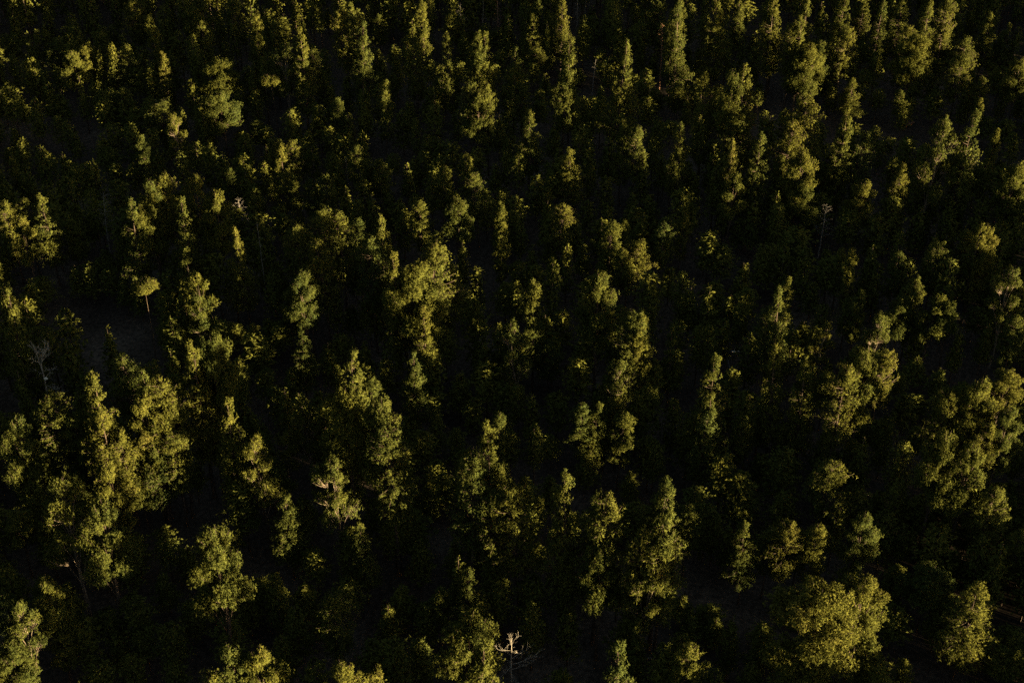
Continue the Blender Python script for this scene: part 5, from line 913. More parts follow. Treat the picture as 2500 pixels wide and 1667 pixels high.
(-45.2,119.4,22.5,2.3,0),(151,459.5,22.8,2.76,0),(54.1,291.7,13.1,2.4,1),(-37.7,132.9,16.1,3.16,1),(-40.8,128.2,8.7,2.63,1),(160.3,476.7,21.8,2.71,0),
(49.2,284.4,18.2,1.99,1),(71.9,324,13,2.62,1),(8.7,215.4,12.3,2.85,1),(-51.2,111.8,19.4,3.27,0),(111.3,393.3,17.2,2.65,1),(13,223.9,14.5,2.96,1),
(133.6,432.7,24.9,3.26,1),(117.5,405,23.3,2.08,1),(61.6,308.1,15.8,3.04,1),(94.1,364.5,15.4,3.01,1),(141.7,447.3,25.5,3.02,1),(29.6,253.2,14.6,3.11,1),
(-15.6,175.3,11.9,2.67,1),(120,410.2,20.6,2.77,1),(144.5,452.7,20,3.12,1),(184.3,521.9,25.3,1.91,0),(21.1,239.6,9.8,2.27,1),(100,376.6,9.5,2.31,1),
(128.4,426.2,24.4,2.27,1),(111.7,398,20.3,2.1,1),(-55.8,108.7,20.4,2.55,0),(54.9,300.8,13.5,2.57,1),(-39.9,136.7,15,2.23,1),(-64.6,93.9,24.2,2.58,0),
(133.8,437.6,20.3,2.36,1),(-2.7,201.3,10.6,2.39,1),(48.5,290.3,12.8,2.88,1),(14,230.9,14.7,2.97,1),(101.3,382.2,8.3,1.99,1),(-52.7,117,25.3,2.2,0),
(-7.4,196.3,13.1,2.84,1),(120.7,418.1,23.8,2.56,1),(51.4,298.3,16.7,3.06,1),(-36.6,146.1,13.9,2.6,1),(70.7,332.4,12.1,2.93,1),(-51.2,121.3,17.4,2.17,1),
(15.6,237.3,16.1,2.87,1),(171.3,507.2,22.1,2.94,0),(179.2,521.3,24.3,2.31,0),(84.4,357.2,9.3,2.52,1),(-17.2,181.6,12,3.29,1),(87.7,363.6,16.7,2.53,1),
(65.7,325.8,14.4,3.14,1),(142.6,459.2,23.5,2.78,0),(-64.3,101.1,19,3.27,0),(124.3,428.6,19.8,2.08,1),(62.3,321.3,9.3,2.98,1),(80.9,353.8,13.4,2.24,1),
(19.5,248.4,16.7,2.22,1),(41.4,286.4,11.7,3.09,1),(39.4,283,16.1,3.06,1),(113.4,411.3,23.2,2.63,1),(109.3,404.4,25.5,2.24,1),(-20.4,179.8,11.3,2.89,1),
(-14.7,189.7,15.2,2.42,1),(125.7,432.9,21.3,2.76,1),(-27.4,168,9.1,2.73,1),(-36.2,152.9,13.4,2.53,1),(34.8,276,13.1,2.66,1),(57.4,315.4,10.7,2.6,1),
(-69.9,95.5,21.6,2.48,0),(-48.9,131.8,9.4,2.9,1),(25.2,260.3,13.3,2.16,1),(136.9,453.8,24.3,3.09,1),(145.7,469.5,24.8,2.4,0),(64.9,330,12.9,1.99,1),
(94,381.5,6.9,1.93,1),(54.3,312.6,13.1,3.08,1),(133.1,449.3,19.4,2.43,1),(48.4,302.6,18.1,2.76,1),(-64.2,108.2,20.3,1.92,0),(102.9,397.7,20,3.05,1),
(162.1,500.4,23.8,2.05,0),(8.2,234.1,13.3,2.75,1),(-1.4,219,12.1,3.13,1),(113.1,417.4,20.8,3.23,1),(127.6,442.7,25.3,2.03,1),(87.2,373.3,19.4,2.1,1),
(32.8,279.2,11.6,2.35,1),(-27.5,174.8,14.7,2.65,1),(148.4,479.6,22.1,2.14,0),(165.8,509.9,21,2.46,0),(43.3,297.9,12,2.47,1),(-14,198.7,7.6,2.51,1),
(80,361.8,12,2.86,1),(48.6,307.9,12.6,1.99,1),(15.6,250.9,14.6,2.69,1),(149.7,483,24.5,2.03,0),(-49.9,137.5,8.2,2.38,1),(18.9,257.4,11.5,3.01,1),
(136.8,461.6,22.2,3.25,0),(94.4,388.2,17.5,2.2,1),(169.3,518.1,22.8,2.24,0),(29.8,277.3,14.6,2.47,1),(108.2,413.7,21.9,2.82,1),(114.5,425.9,22.2,3.12,1),
(-34.6,167.8,9,3.04,1),(10.7,246.7,10.2,2.88,1),(-60.8,122.9,17,2,1),(5.5,237.9,14.5,2.11,1),(-38.1,162.7,16.5,2,1),(-5,220.1,15.2,2.9,1),
(-72.7,102.9,20.5,2.44,0),(42.4,302.5,12.2,2.37,1),(152.8,493.7,25.4,2.01,0),(-19.7,195.2,14.6,2.68,1),(-70.2,107.8,24.2,1.94,0),(109.2,418.9,23.4,2.76,1),
(20.2,265.4,12.6,2.29,1),(51.3,319.7,9.8,3.08,1),(88.4,384.3,7.1,2.9,1),(124.5,447,22.9,2.95,1),(119.9,440.4,24.7,3.12,1),(38.1,298.7,15.1,2.21,1),
(7,244.8,11,2.69,1),(-77.1,99.2,25.7,2.15,0),(-44.8,155.4,13.4,2.82,1),(144.9,484.6,21.1,3.14,0),(-14.3,209.1,11,2.01,1),(-17,204.6,9.7,3.19,1),
(32.3,290.5,11.4,2.83,1),(28.3,283.7,11.3,3.11,1),(-68.3,116.7,21.9,2.6,0),(141.1,479.5,23.9,2.58,0),(-2.6,230.8,17.4,2.36,1),(-61.6,128.7,12.2,2.53,1),
(151.9,498.6,21.1,2.97,0),(155.2,504.6,21.3,3.04,0),(97.2,404.4,23.5,2.07,1),(-20.2,201.2,9.5,3.02,1),(60.8,341.6,8.6,2.84,1),(-51.9,147,12.9,2.04,1),
(164.2,521.6,19.1,3.16,0),(126.6,456.8,22.9,3.14,0),(78.9,374.2,15,2.21,1),(56.4,335.4,12,2.77,1),(8.6,252.7,18.8,2.2,1),(124,452.5,24.7,1.95,1),
(107.8,424.8,21.9,3.21,1),(-0.6,237.1,9.7,2.86,1),(-27.9,190,18.5,2.36,1),(128.7,461.1,22.6,2.77,0),(102.9,416.5,20.3,2.94,1),(-82.7,95.4,20.2,2.18,0),
(91.3,397.7,14.2,2.17,1),(113.2,435.8,25.5,2.1,1),(35.6,301.9,14.6,2,1),(42,313.9,15.2,2.51,1),(20.4,277.1,12.2,3.27,1),(72.3,367.2,12.6,2.23,1),
(28.6,291.5,12,1.94,1),(47.5,324.5,14.6,2.27,1),(-60.2,138.3,7.6,2.97,1),(15.9,270.2,12.2,2.48,1),(12,263.5,15.5,2.11,1),(-42.7,168.8,8.2,2.75,1),
(-37.1,179,13,2.49,1),(146.1,496.4,24.1,2.09,0),(113.6,440.7,20.7,2.56,1),(31,297.7,18.8,2.27,1),(85.1,391.4,6.9,2.65,1),(-68,126.3,14.4,3.02,1),
(-19.5,210.6,9.4,3.3,1),(22.2,283,12.1,2.16,1),(98,414.5,20.9,2.24,1),(107.1,430.4,22.6,2.79,1),(-87.9,92.8,20.7,3.08,0),(-72.9,119.8,24.5,2.01,0),
(-64.5,135.1,7.7,2.82,1),(133,477.3,24.1,2.18,0),(-15.8,220,8.1,3.02,1),(66.7,364.2,14.4,3.02,1),(-6.9,236.7,15.4,2.96,1),(158.3,523,23.8,3.02,0),
(-80.7,109.2,22.5,2.51,0),(53.8,342.1,10.5,2.19,1),(-54.2,155.2,11.9,2.62,1),(117.2,452.4,20,3.25,1),(-58.6,148,12.7,2.35,1),(84.6,396.2,22.5,2.71,1),
(150.4,510.2,23.6,2.72,0),(56.9,348.5,8,2.8,1),(34.7,310.4,14.7,1.97,1),(101.6,426.7,25.3,2,1),(1.1,252.8,13.4,1.98,1),(138.3,490.9,19.1,1.97,0),
(-37.2,187.8,9.9,3.05,1),(-49.8,166,13.9,3.17,1),(-16.2,224.8,14.4,3.06,1),(14.4,277.8,13.9,3.01,1),(120.9,462.4,22.9,2.95,0),(5.3,262.4,10.7,2.72,1),
(75.6,384.8,17.6,2.42,1),(91.3,412.7,23.9,2.3,1),(131,481.7,25.4,2.41,0),(93.9,417.8,25,2.41,1),(-75.4,124.6,15.4,1.97,1),(-86.5,105.4,23.3,2.74,0),
(-48.3,172.1,11.3,2.77,1),(36.4,319,16,2.53,1),(-19.4,222.6,8,2.88,1),(107.5,443,23.2,2.15,1),(126.1,475.8,19.2,2.07,0),(-63.6,147.2,11.7,2.68,1),
(-95.6,92,21.9,2.63,0),(22.5,296.6,11.6,2.44,1),(-71.9,133.4,15.2,2.59,1),(69,377.6,12.8,2.93,1),(17.8,288.9,9.7,2.45,1),(-91.2,100.8,24.8,2.33,0),
(-82.2,116.5,24.4,3.09,0),(87.5,410.6,23.8,2,1),(-8.1,245.4,13,2.6,1),(4.5,267.4,13.1,1.96,1),(64.4,371.2,13.2,1.97,1),(83.5,404.4,19.4,2.68,1),
(76.3,392.9,11.6,3.27,1),(8.7,275.7,13.6,3.07,1),(1.4,263.6,11,2.47,1),(102.4,438.6,23.3,2.66,1),(-34.3,201.8,18,2.33,1),(74.2,389.9,15.7,3.07,1),
(46.4,342,11.5,2.26,1),(11.8,282.1,13.3,2.65,1),(36.7,325.8,9.6,2.4,1),(48.7,347,13.6,3,1),(-71,139.9,6,2.61,1),(41.5,334.7,7,3.07,1),
(117.1,466.4,19.6,3.01,0),(143.3,512.1,24.9,2.74,0),(97,431.9,19.9,3.13,1),(59.7,367.6,17.5,3.23,1),(111.6,459,21,2.68,0),(-47.1,184.4,16.9,3.27,1),
(77.2,400.1,24.5,2.62,1),(-61.1,160.6,12.8,3.19,1),(28.6,316.1,12.9,1.94,1),(23.5,307.9,16.3,3.21,1),(127.3,489,25.9,2.09,0),(104.2,449.2,20.8,3.26,1),
(8.2,283.1,14.6,2.29,1),(90.3,425.6,22.6,3,1),(-51.8,179.9,7.9,2.57,1),(78.4,405.9,21.1,2.14,1),(129.9,495.1,25.9,2.5,0),(145.8,522.7,24.2,3.15,0),
(-81,130.1,14.8,3.28,1),(-7.6,257.6,13.8,2.11,1),(-67.5,154.4,13.3,2.45,1),(-94.9,107.5,20.5,2.85,0),(-29.1,221.5,12.2,2.8,1),(-10.7,253.5,9.7,2.78,1),
(118.7,477.5,23,2.9,0),(104.7,453.5,23.5,2.77,1),(-23.6,231.3,12.8,2.75,1),(18.6,304.4,17.5,2.88,1),(82.9,416.7,19.2,2.26,1),(-35.3,212,10.6,2.62,1),
(133.1,503.8,24.4,1.99,0),(65.6,387.1,12.3,2.56,1),(59.5,376.6,18.2,2.33,1),(100.2,447.4,25.6,2.08,1),(29.8,326,12.1,3.2,1),(-101.9,98,21.7,2.48,0),
(1.8,278.1,14.6,2.15,1),(86.3,425.7,25.4,2.25,1),(138,515.3,19.1,2.28,0),(-45.9,197.8,16.9,3.23,1),(139.2,518.7,24.7,2.05,0),(12.2,299,14.2,3.08,1),
(-84.5,131.6,23.1,2.09,0),(-17.3,248.5,9.7,3.15,1),(-59.2,176.4,12.5,2.44,1),(119,485.2,25.4,2.31,0),(36,341.6,10.9,2.79,1),(68.8,398.5,12.7,3.15,1),
(52.5,370.3,12.4,2.16,1),(-106.8,94.8,24.7,2.06,0),(116.3,481.2,20.6,2.29,0),(90.3,436.6,21.2,3.18,1),(87.8,432.4,22.9,2.37,1),(39.2,348.4,9.6,2.65,1),
(-45.5,201.9,14.8,2.2,1),(-90,124.8,21.4,2.22,0),(16.4,309.4,18.8,2.27,1),(-82.2,139.2,16.6,2.06,1),(-0.1,281.5,12.6,2.59,1),(-95,117.5,25.4,1.93,0),
(-42.4,209.1,16.9,2.5,1),(-71.2,159.7,14.8,3.2,1),(81,423.3,25.5,2.35,1),(-29.8,231.8,11.1,2.33,1),(-105.8,100.3,21.9,2.89,0),(132,512.2,20.6,2.94,0),
(-37.8,218.2,9.1,2.47,1),(-101.1,108.9,21.8,3.13,0),(28.1,332.7,9.7,2.21,1),(-10.9,265.7,15.4,1.92,1),(-64.9,172.6,15.4,3.05,1),(92.9,446,19.7,2.08,1),
(-40.9,214.7,11.3,2.93,1),(5.8,295.7,12.7,2.69,1),(100,459.5,22.6,2.11,0),(11.5,306.6,14.1,2.59,1),(106.8,471.8,25,3.15,0),(55.5,383.1,14.7,2.66,1),
(89.9,442.8,25.7,2.58,1),(19.2,320.4,13.5,2.11,1),(9.4,303.6,11.4,3.08,1),(-23.6,246.7,15.2,2.84,1),(69,407.3,19.2,2.75,1),(0.8,289.5,11,2.72,1),
(71.8,412.5,25.6,1.99,1),(45.2,366.6,10.8,3.01,1),(-35.7,227.2,8,1.93,1),(50.1,376.3,9.2,2.52,1),(-26.9,243.1,15.8,2.06,1),(63.2,399.2,15.9,2.75,1),
(-18,258.9,12.5,3.22,1),(107.3,476.3,21.3,3,0),(-101.6,115,20.9,2.28,0),(116.2,493,20.5,2.83,0),(35.5,353.4,10,3.3,1),(28.1,340.7,11.5,2.51,1),
(-49,207.6,13.2,2.92,1),(121.4,502.8,23.9,2.43,0),(84.7,439.6,21,2.9,1),(73.1,420.4,22.2,2.1,1),(100.5,468.2,20.3,2.44,0),(-16.7,265.9,16.9,2.88,1),
(56.3,392.8,20,1.94,1),(62.8,405.2,26,1.92,1),(124.1,511.5,19.4,2.34,0),(79.5,434.7,20,2.05,1),(-52.9,205.5,14.7,2.81,1),(-58.2,196.6,9.2,2.13,1),
(-37.3,232.9,9.8,2.42,1),(-114.7,99.5,23.5,2.42,0),(-2.3,294.5,10.4,2.23,1),(90.3,455.1,23.2,2.64,0),(-43.5,223.3,9.9,2.21,1),(-95.7,133,24.4,2.01,0),
(73.8,426.9,20.2,2.57,1),(93.3,460.6,22.9,2.4,0),(-6,288.6,12,2.6,1),(-118.8,93.5,21.9,2.04,0),(107.7,486.1,20.2,3.27,0),(1.6,302.5,14.9,2.54,1),
(-111.2,107.4,23.8,2.96,0),(-72.1,175.3,15.1,2.1,1),(67,416.6,20,2.69,1),(29.7,351.9,11.9,3.09,1),(51.8,390.3,15.2,2.73,1),(62.9,409.6,23,2.52,1),
(112.8,496,20,2.66,0),(19.9,335.3,9,2.74,1),(-10,283.6,12.7,2,1),(-100.4,128,24.4,2.27,0),(99.2,473.8,19.9,3.05,0),(42.4,375.5,16.5,3.17,1),
(-77.9,167.2,9.8,3.01,1),(-22.7,262.8,8.4,2.36,1),(-108.9,114.2,20.5,2.43,0),(47.3,384.8,12.7,3.03,1),(-86.8,152.7,11.2,2.89,1),(-81,163,16,2.11,1),
(10.7,322.5,12.2,3.15,1),(77.1,438.3,23.6,2.8,1),(83.3,449.1,23.4,2.23,1),(5,313.7,16.6,2.72,1),(-104.7,123.8,21.5,2.23,0),(74.2,434.9,25.3,2.59,1),
(-52.7,215.5,13.4,2.08,1),(-74,178.9,14.4,2.9,1),(-6.9,295.2,10.1,2.78,1),(121.6,519.1,21.7,2.64,0),(14.7,334.1,17.9,2.75,1),(-37,244.6,13.8,2.22,1),
(58.8,411,25.5,2.42,1),(16.6,338.1,7.7,2.38,1),(21.5,346.7,7.7,2.87,1),(24,351.3,9.2,2.28,1),(18.6,342.4,9.8,2.5,1),(117.5,513.7,25.7,2.91,0),
(87.5,462.1,19.4,2.01,0),(-1.4,308.5,13,2.18,1),(51.5,400.3,22,2.54,1),(-124,96.7,22.9,2.51,0),(65.3,424.8,22.1,2.08,1),(36,374.3,17.3,3.29,1),
(-91.5,154.1,23.7,2.16,0),(111.2,505.3,22.4,2.38,0),(-109.1,124.2,26,2.2,0),(-79.1,176.2,15.5,2.61,1),(-13.3,290.3,12.6,2.71,1),(-95.7,147.6,25.4,2.1,0),
(82.7,456.8,25.5,2,0),(-119.2,107.9,22.4,2.2,0),(77.1,448.2,21.5,3.07,1),(102.3,492.3,23.8,2.05,0),(42,388.2,14.1,2.92,1),(-31.6,260.9,16.3,3.08,1),
(-84.3,169.8,9.2,2.54,1),(-53.6,223,12.5,2.47,1),(-0.7,316.1,12.4,2.37,1),(26.7,363.5,12.5,2.5,1),(92.6,477.9,24.8,3.29,0),(-89.5,162.8,9.5,2.23,1),
(97.2,486.2,21,2.51,0),(94.6,482,24.2,2.52,0),(-51.3,229.7,13.7,2.99,1),(58.2,419.7,19.4,3.16,1),(-75.3,188.8,7.3,3.1,1),(59.9,423.4,23.6,3.18,1),
(64.5,431.4,21.1,2.36,1),(51.6,409.7,21.8,2.91,1),(-43.3,245.4,16.6,2.02,1),(71.7,445,19.7,3.12,1),(30.1,373.6,16.5,2.83,1),(-104.5,140.8,25.2,3.02,0),
(100.3,495.7,19.9,2.18,0),(-11.1,303.2,15.2,2.67,1),(75.6,453.3,23.4,2.54,1),(82.8,466.4,23.5,2.34,0),(-60.9,217.6,17.4,1.93,1),(-39.2,255.8,14.5,2.86,1),
(-93.9,161.5,24,3.1,0),(-25,281,15.1,2.32,1),(-120.8,115.3,24.7,2.91,0),(15.6,352,9.9,3.12,1),(-87.9,172.8,9.6,2.69,1),(3.3,330.8,12,1.94,1),
(-108.6,137.3,19.1,2.76,0),(-8.8,310.9,12.2,3.08,1),(42.9,400.5,22.8,3.27,1),(95.3,491.4,21.6,2.06,0),(-52,237,5.9,3.09,1),(-117,124.5,21.4,2.98,0),
(-42.8,253.4,15.4,2.16,1),(-83,183.9,16.2,2.99,1),(7.3,340.3,9.3,2.96,1),(-60.8,223.5,14.8,1.97,1),(105.1,511.1,22.9,2.26,0),(65.4,442.7,20.2,2.64,1),
(-30.1,277.7,12.3,3.13,1),(-35.2,269,11.6,2.92,1),(-22.6,291.3,11.8,2.07,1),(86.9,481.2,25.7,3.29,0),(59.8,434.3,25.5,3.14,1),(-65.4,217.7,13,2.06,1),
(-3.3,325.4,13.8,2.85,1),(-103.3,152.6,23.4,1.97,0),(-88.3,178.7,14.2,2.85,1),(-73.5,204.6,14.4,3.27,1),(-0.7,330.9,12.8,2.91,1),(52,422.2,24.6,2.26,1),
(109.4,521.8,20.1,2.29,0),(36.1,394.9,13.6,2.29,1),(-112.9,136.9,25.1,3.17,0),(30.1,385.6,17.2,3.15,1),(39.3,401.8,21.1,2.78,1),(-50,247.4,16.4,2.21,1),
(98.7,505.1,19.3,2.52,0),(7.5,347.2,9.3,2.67,1),(-94.4,171.2,15,2.18,1),(70.6,457,24.2,2.4,0),(-79.5,197.3,14.8,2.51,1),(2.4,339.2,17.3,3.13,1),
(15,361.1,10.8,3.24,1),(-77.6,201.1,18.1,2,1),(-18,304.9,13.3,2.77,1),(19.2,370.4,5.7,2.15,1),(72.4,462.6,26,1.92,0),(-71,215,17,2.52,1),
(-27.1,291.5,11.3,3.22,1),(101.7,515.3,23.5,3.07,0),(-15,313.6,12.9,3.28,1),(-66.9,224.1,14.6,2.52,1),(27.8,388.8,14.1,3.06,1),(86.1,490.2,25.4,2.12,0),
(-37.6,275.9,12.3,2.04,1),(15.7,368.4,14.2,3.11,1),(80.7,481.1,25.9,3.23,0),(-32.4,285.4,15.9,2.01,1),(78.4,477.6,20.5,2.4,0),(-57.9,241.7,7.1,2.81,1),
(-50.1,255.6,16.2,2.92,1),(-111.2,149.8,22.2,3.06,0),(34.9,403.7,23,3.19,1),(9.2,359.4,9.1,2.28,1),(-45.3,265.3,16.9,3.22,1),(40.3,413.9,23.2,3.18,1),
(47.3,426.2,22.1,2.61,1),(63,453.5,22.6,3.11,1),(23.9,386,14.6,2.42,1),(-105.6,161.7,20.5,2.99,0),(29,395.1,24.7,3.09,1),(58.6,446.9,19.8,2.24,1),
(-88,193.3,16.7,3.08,1),(51.7,436,20.3,3.22,1),(65.3,460.1,20.8,2.81,0),(-80.5,207.6,18.2,2.59,1),(-94.3,184.1,13.1,2.45,1),(-36,285.4,13.6,2.33,1),
(-18.4,316.2,13.1,3.2,1),(-116.4,146.8,25.3,2.17,0),(87.7,501,23.1,2.19,0),(-25.6,304.9,12.9,2.41,1),(54.3,443.5,21.9,2.2,1),(-13.9,326.7,13.9,2.07,1),
(-24,309.4,12.4,3.03,1),(39.8,420.2,20.7,3.29,1),(-1.9,348,9.8,1.91,1),(44.7,428.8,24.3,2.42,1),(90.5,508.6,20,3.3,0),(-9.9,334.8,15.7,3.01,1),
(23.4,393.3,15.2,2.77,1),(-8.4,338.2,11.6,2.73,1),(-103.4,173.7,19.3,2.4,0),(15.6,380.1,13.7,2.28,1),(73.6,480.6,21.4,2.26,0),(70.2,475.1,20.3,2.51,0),
(79.3,491.2,23.2,3.01,0),(-54,260.7,15.1,2.2,1),(-45.1,276.2,8.5,2.67,1),(-95.1,189.6,15.6,2.87,1),(65.3,468.1,22.1,2.75,0),(30,407,22.2,2.04,1),
(-88.9,201.4,14,2.01,1),(-49.4,269.8,12.1,2.64,1),(-114.5,157.4,20.4,3.25,0),(-68.2,238.2,13.5,3.19,1),(-59.5,253.3,16.1,2.02,1),(92.7,517.3,20.5,2.46,0),
(-76.8,223.7,15.5,2.76,1),(-35.4,295.5,13.8,2.22,1),(0.8,358.5,8.5,3.24,1),(-39,290,14.9,3.05,1),(-102.7,180.6,22,2.47,0),(54.8,453.5,24.2,3.12,1),
(35.7,420.6,19.2,2.65,1),(-31.8,304.8,12.7,3.06,1),(-19.7,326,16.7,2.77,1),(-82.3,218.1,15,2.59,1),(-67.9,243.4,14.6,2.39,1),(-48.7,276.7,11,2.62,1),
(-89,207.6,14.6,2.93,1),(-95.5,196.3,15.8,2.87,1),(56.2,459.3,22.7,3.26,0),(-121.4,151.8,19.8,2.72,0),(64.6,475.1,22.1,2.29,0),(26.2,409.2,23.6,2.25,1),
(-113.3,167.8,23,2.22,0),(-109.7,174.1,23.1,2.5,0),(-63.3,254.7,16.6,3.13,1),(66.7,481.2,24.9,2.17,0),(0.8,368.2,7.7,3.08,1),(-29.7,315.4,9,2.34,1),
(-34.9,306.8,12.5,2.84,1),(-55.3,271.9,13,2.38,1),(-57.6,268.3,13.1,2.84,1),(-80.2,229.3,16.7,2.32,1),(6.8,380,12.7,2.23,1),(-94.9,204.1,14.1,3.17,1),
(-102.6,191.1,21.3,2.09,0),(85.3,516.6,19.4,2.95,0),(-71.7,244.7,13.8,2.05,1),(3.9,375.9,17.9,1.93,1),(11.5,389.4,13.3,2.73,1),(-20,334.8,16.6,2,1),
(-91.9,210.5,20.6,1.97,1),(-121.1,160.1,25.4,2.57,0),(44.7,447.2,23.9,2.56,1),(41.2,441.7,25.7,2.69,1),(32.4,427.1,20.8,2.25,1),(72.5,496.6,22.7,2.25,0),
(78.8,507.7,23.1,2.37,0),(56.8,469.8,19.6,3.26,0),(-109,182.7,24.5,3.22,0),(-86.5,223.1,17.8,2.78,1),(27.7,421.7,19.1,2.1,1),(-52.7,283.9,10,2.2,1),
(47.6,457.8,23,2.37,0),(-104.6,194.2,25.3,3.11,0),(-5.4,366.2,8.2,2.63,1),(-42.1,303.1,13.8,3.25,1),(21.4,413.1,24.4,2.7,1),(11.3,396,22.9,3.02,1),
(-10.1,358.9,15.1,3.05,1),(-68.5,258.6,14.9,3.13,1),(32.8,434.1,21,3.29,1),(-46.8,296.7,12.1,3.09,1),(-28.2,329.4,13.4,3.09,1),(-18.4,346.4,10.6,2.65,1),
(-100.9,203.8,12.2,3.29,1),(-3.4,373.2,9.8,2.63,1),(26.8,426.1,24.7,2.02,1),(-22,341.6,13.8,2.84,1),(62.2,488.5,24.5,2.55,0),(-73.1,254.3,12.3,3.02,1),
(-125.3,163.9,22.5,3.25,0),(-92.3,221.9,13,2.92,1),(-40,312.5,10.7,1.98,1),(-127.8,160.8,19.1,3.17,0),(-88.1,229.7,20.2,3.06,1),(4.3,389.9,17.2,2.8,1),
(23.3,423.1,20.9,2.99,1),(-67.1,266.9,17,2.28,1),(-58.6,281.6,11.2,3.15,1),(57.9,483.5,19.4,2.94,0),(-37.6,318.3,14,2.33,1),(71.9,508,25.2,2.62,0),
(-26.7,337.3,13.3,3.06,1),(13,406.3,25.9,2.43,1),(-120.5,175.5,20.4,2.32,0),(-1,382.7,17.1,2.38,1),(18.7,417,25.4,2.25,1),(38,450.5,24.7,3.21,1),
(-102.3,208.2,18,1.98,1),(41.5,457.4,19.2,3.15,0),(-43.6,310,12.7,2.23,1),(31,442.4,24.4,2.06,1),(-119.1,182.9,21.3,2.47,0),(-73.1,262.7,12,2.9,1),
(-110.7,198.5,19.5,2.24,0),(4,398.4,21.7,3.09,1),(-15.2,366,8.8,3.27,1),(-106.7,207.6,25.8,2.85,0),(70.3,514.3,25.9,3.25,0),(11,411.5,21.5,2.38,1),
(5.4,401.9,24.4,1.98,1),(-10.1,375.1,10.6,3.1,1),(-42.3,319.6,13.5,3.15,1),(23.4,433.7,25.7,2.48,1),(-70.9,270.3,18.3,2.02,1),(43.4,468.4,24.9,3.01,0),
(51.8,483,22.8,2.34,0),(-63.6,283.3,12.1,2.6,1),(65.5,507.2,20.6,1.99,0),(61.6,500.5,25.5,2.3,0),(-103.5,215,13.6,2.38,1),(-60.3,290.5,13.2,2.02,1),
(-1.2,392.9,16.9,2.18,1),(-109.7,205.5,19.2,2.1,0),(-127.6,175.1,24.8,2.47,0),(-95.7,230.9,15.4,2.24,1),(29.1,447.2,24.7,1.93,1),(-34.6,337.3,17,2.33,1),
(70.2,519.2,25.3,3.21,0),(36.8,461.7,21.3,2.61,0),(-20.3,363.2,9.5,2.01,1),(-38.1,332.5,19.3,3.05,1),(10.5,416.9,22,3.09,1),(-7.8,385.8,12.5,2.41,1),
(65,512.1,21.6,3.11,0),(32.7,456.2,19.3,2.71,0),(-54.1,306.4,14,1.92,1),(-60.9,294.9,14.4,2.32,1),(14.6,426.3,20.9,2.76,1),(-52,311,16.7,2.04,1),
(6.4,412.8,25.4,3.12,1),(-50.2,315.5,11.6,2.55,1),(-66.7,287.3,9.6,2.53,1),(-42.1,330,13.7,2.55,1),(49.3,488.7,22.6,2.99,0),(42.9,478,22.3,3.09,0),
(16,431.4,24.7,3.09,1),(-33.7,346.1,12.1,2.3,1),(-130.6,178.4,23.4,2.47,0),(-112.9,209.7,19.5,2.65,0),(-1.3,403.2,22.7,2.47,1),(-105.8,222.3,13,3.22,1),
(34.8,466.6,24.3,2.49,0),(-14,382.1,9.5,2.58,1),(19.7,440.5,24.5,2.16,1),(-78.9,270,13.1,2.64,1),(9.5,423.2,22.1,3.3,1),(-125.8,189,24.5,2.78,0),
(25.9,452.2,25.6,2.88,1),(-102.5,229.9,19.2,2.11,1),(-56.3,310.2,13.1,3,1),(-63.6,297.6,15,2.25,1),(-23.1,369.3,8.1,2.79,1),(-47.2,327.8,10.9,2.37,1),
(31,463.7,19.6,2.25,0),(54.6,504.7,24,2.19,0),(-110.4,219.2,23.1,2.04,0),(2.1,414.4,25.2,3.26,1),(-60.7,306.9,12.3,2.27,1),(-6.2,401.6,19.9,3.03,1),
(19.1,445.9,20.4,2.8,1),(-32.6,356.6,10.3,2.35,1),(-28.8,363.5,16.1,1.98,1),(-125.2,196.9,25.4,2.55,0),(-51.9,324.4,11.6,2.44,1),(-36.2,352.3,12.5,2.59,1),
(-74.4,286.4,13.3,1.96,1),(-131.9,186.9,23.4,2.2,0),(-27.4,368.7,13.7,2.4,1),(-15.1,390.7,15,3.15,1),(51,505.6,19.8,2.5,0),(-107.1,231.8,18.4,2.13,1),
(20.7,453.4,25.2,3.13,1),(-45.9,338.3,12.4,3.06,1),(-65.2,306.2,11.2,3.27,1),(-59.9,316.1,16.3,2.13,1),(-72.2,295.5,9.1,2.06,1),(32.5,477.3,22.5,2.35,0),
(-35.6,359.8,15.1,2.51,1),(-87.6,270,16,2.18,1),(-3,416.7,25.4,2.44,1),(-104.2,241.6,18.6,2.89,1),(-102,245.6,12.5,3.12,1),(-85.9,274,16.3,3.23,1),
(-12.2,402,21.9,3.03,1),(11.7,443.5,21.2,1.99,1),(1.1,425.5,23.5,1.98,1),(-51,335.4,13,3.1,1),(23.4,464.9,22.6,1.99,0),(-66.2,309.8,12.4,3.26,1),
(3.7,431.2,25.1,2.36,1),(26.9,471.7,22.4,1.93,0),(-124.4,209.9,25.9,2.72,0),(-114.7,226.7,25.9,2.38,0),(-9.7,408.7,25.7,2.44,1),(51.4,514.9,21.3,2.72,0),
(-44.3,349.1,15.6,2.66,1),(-84.5,280.5,16.8,2.09,1),(38.3,493.4,19.8,3.23,0),(-24.7,384.3,11.1,2.28,1),(40.5,497.7,25.1,2.53,0),(-18,396.5,18.7,2.51,1),
(-70.4,306.1,15.4,3.2,1),(-60,324.7,9.4,2.91,1),(-133.1,198.3,23.8,2.8,0),(10.8,447.9,21.2,2.27,1),(27.3,476.6,24.6,3.19,0),(-110.8,237.6,12.8,2.37,1),
(-48.4,346.2,15,2.33,1),(-57.3,331.2,14.5,2.86,1),(44.4,507.5,25.8,2.19,0),(-41.5,359.1,11.5,1.97,1),(-82.6,288,16,2.28,1),(1.4,434.9,24.9,2.43,1),
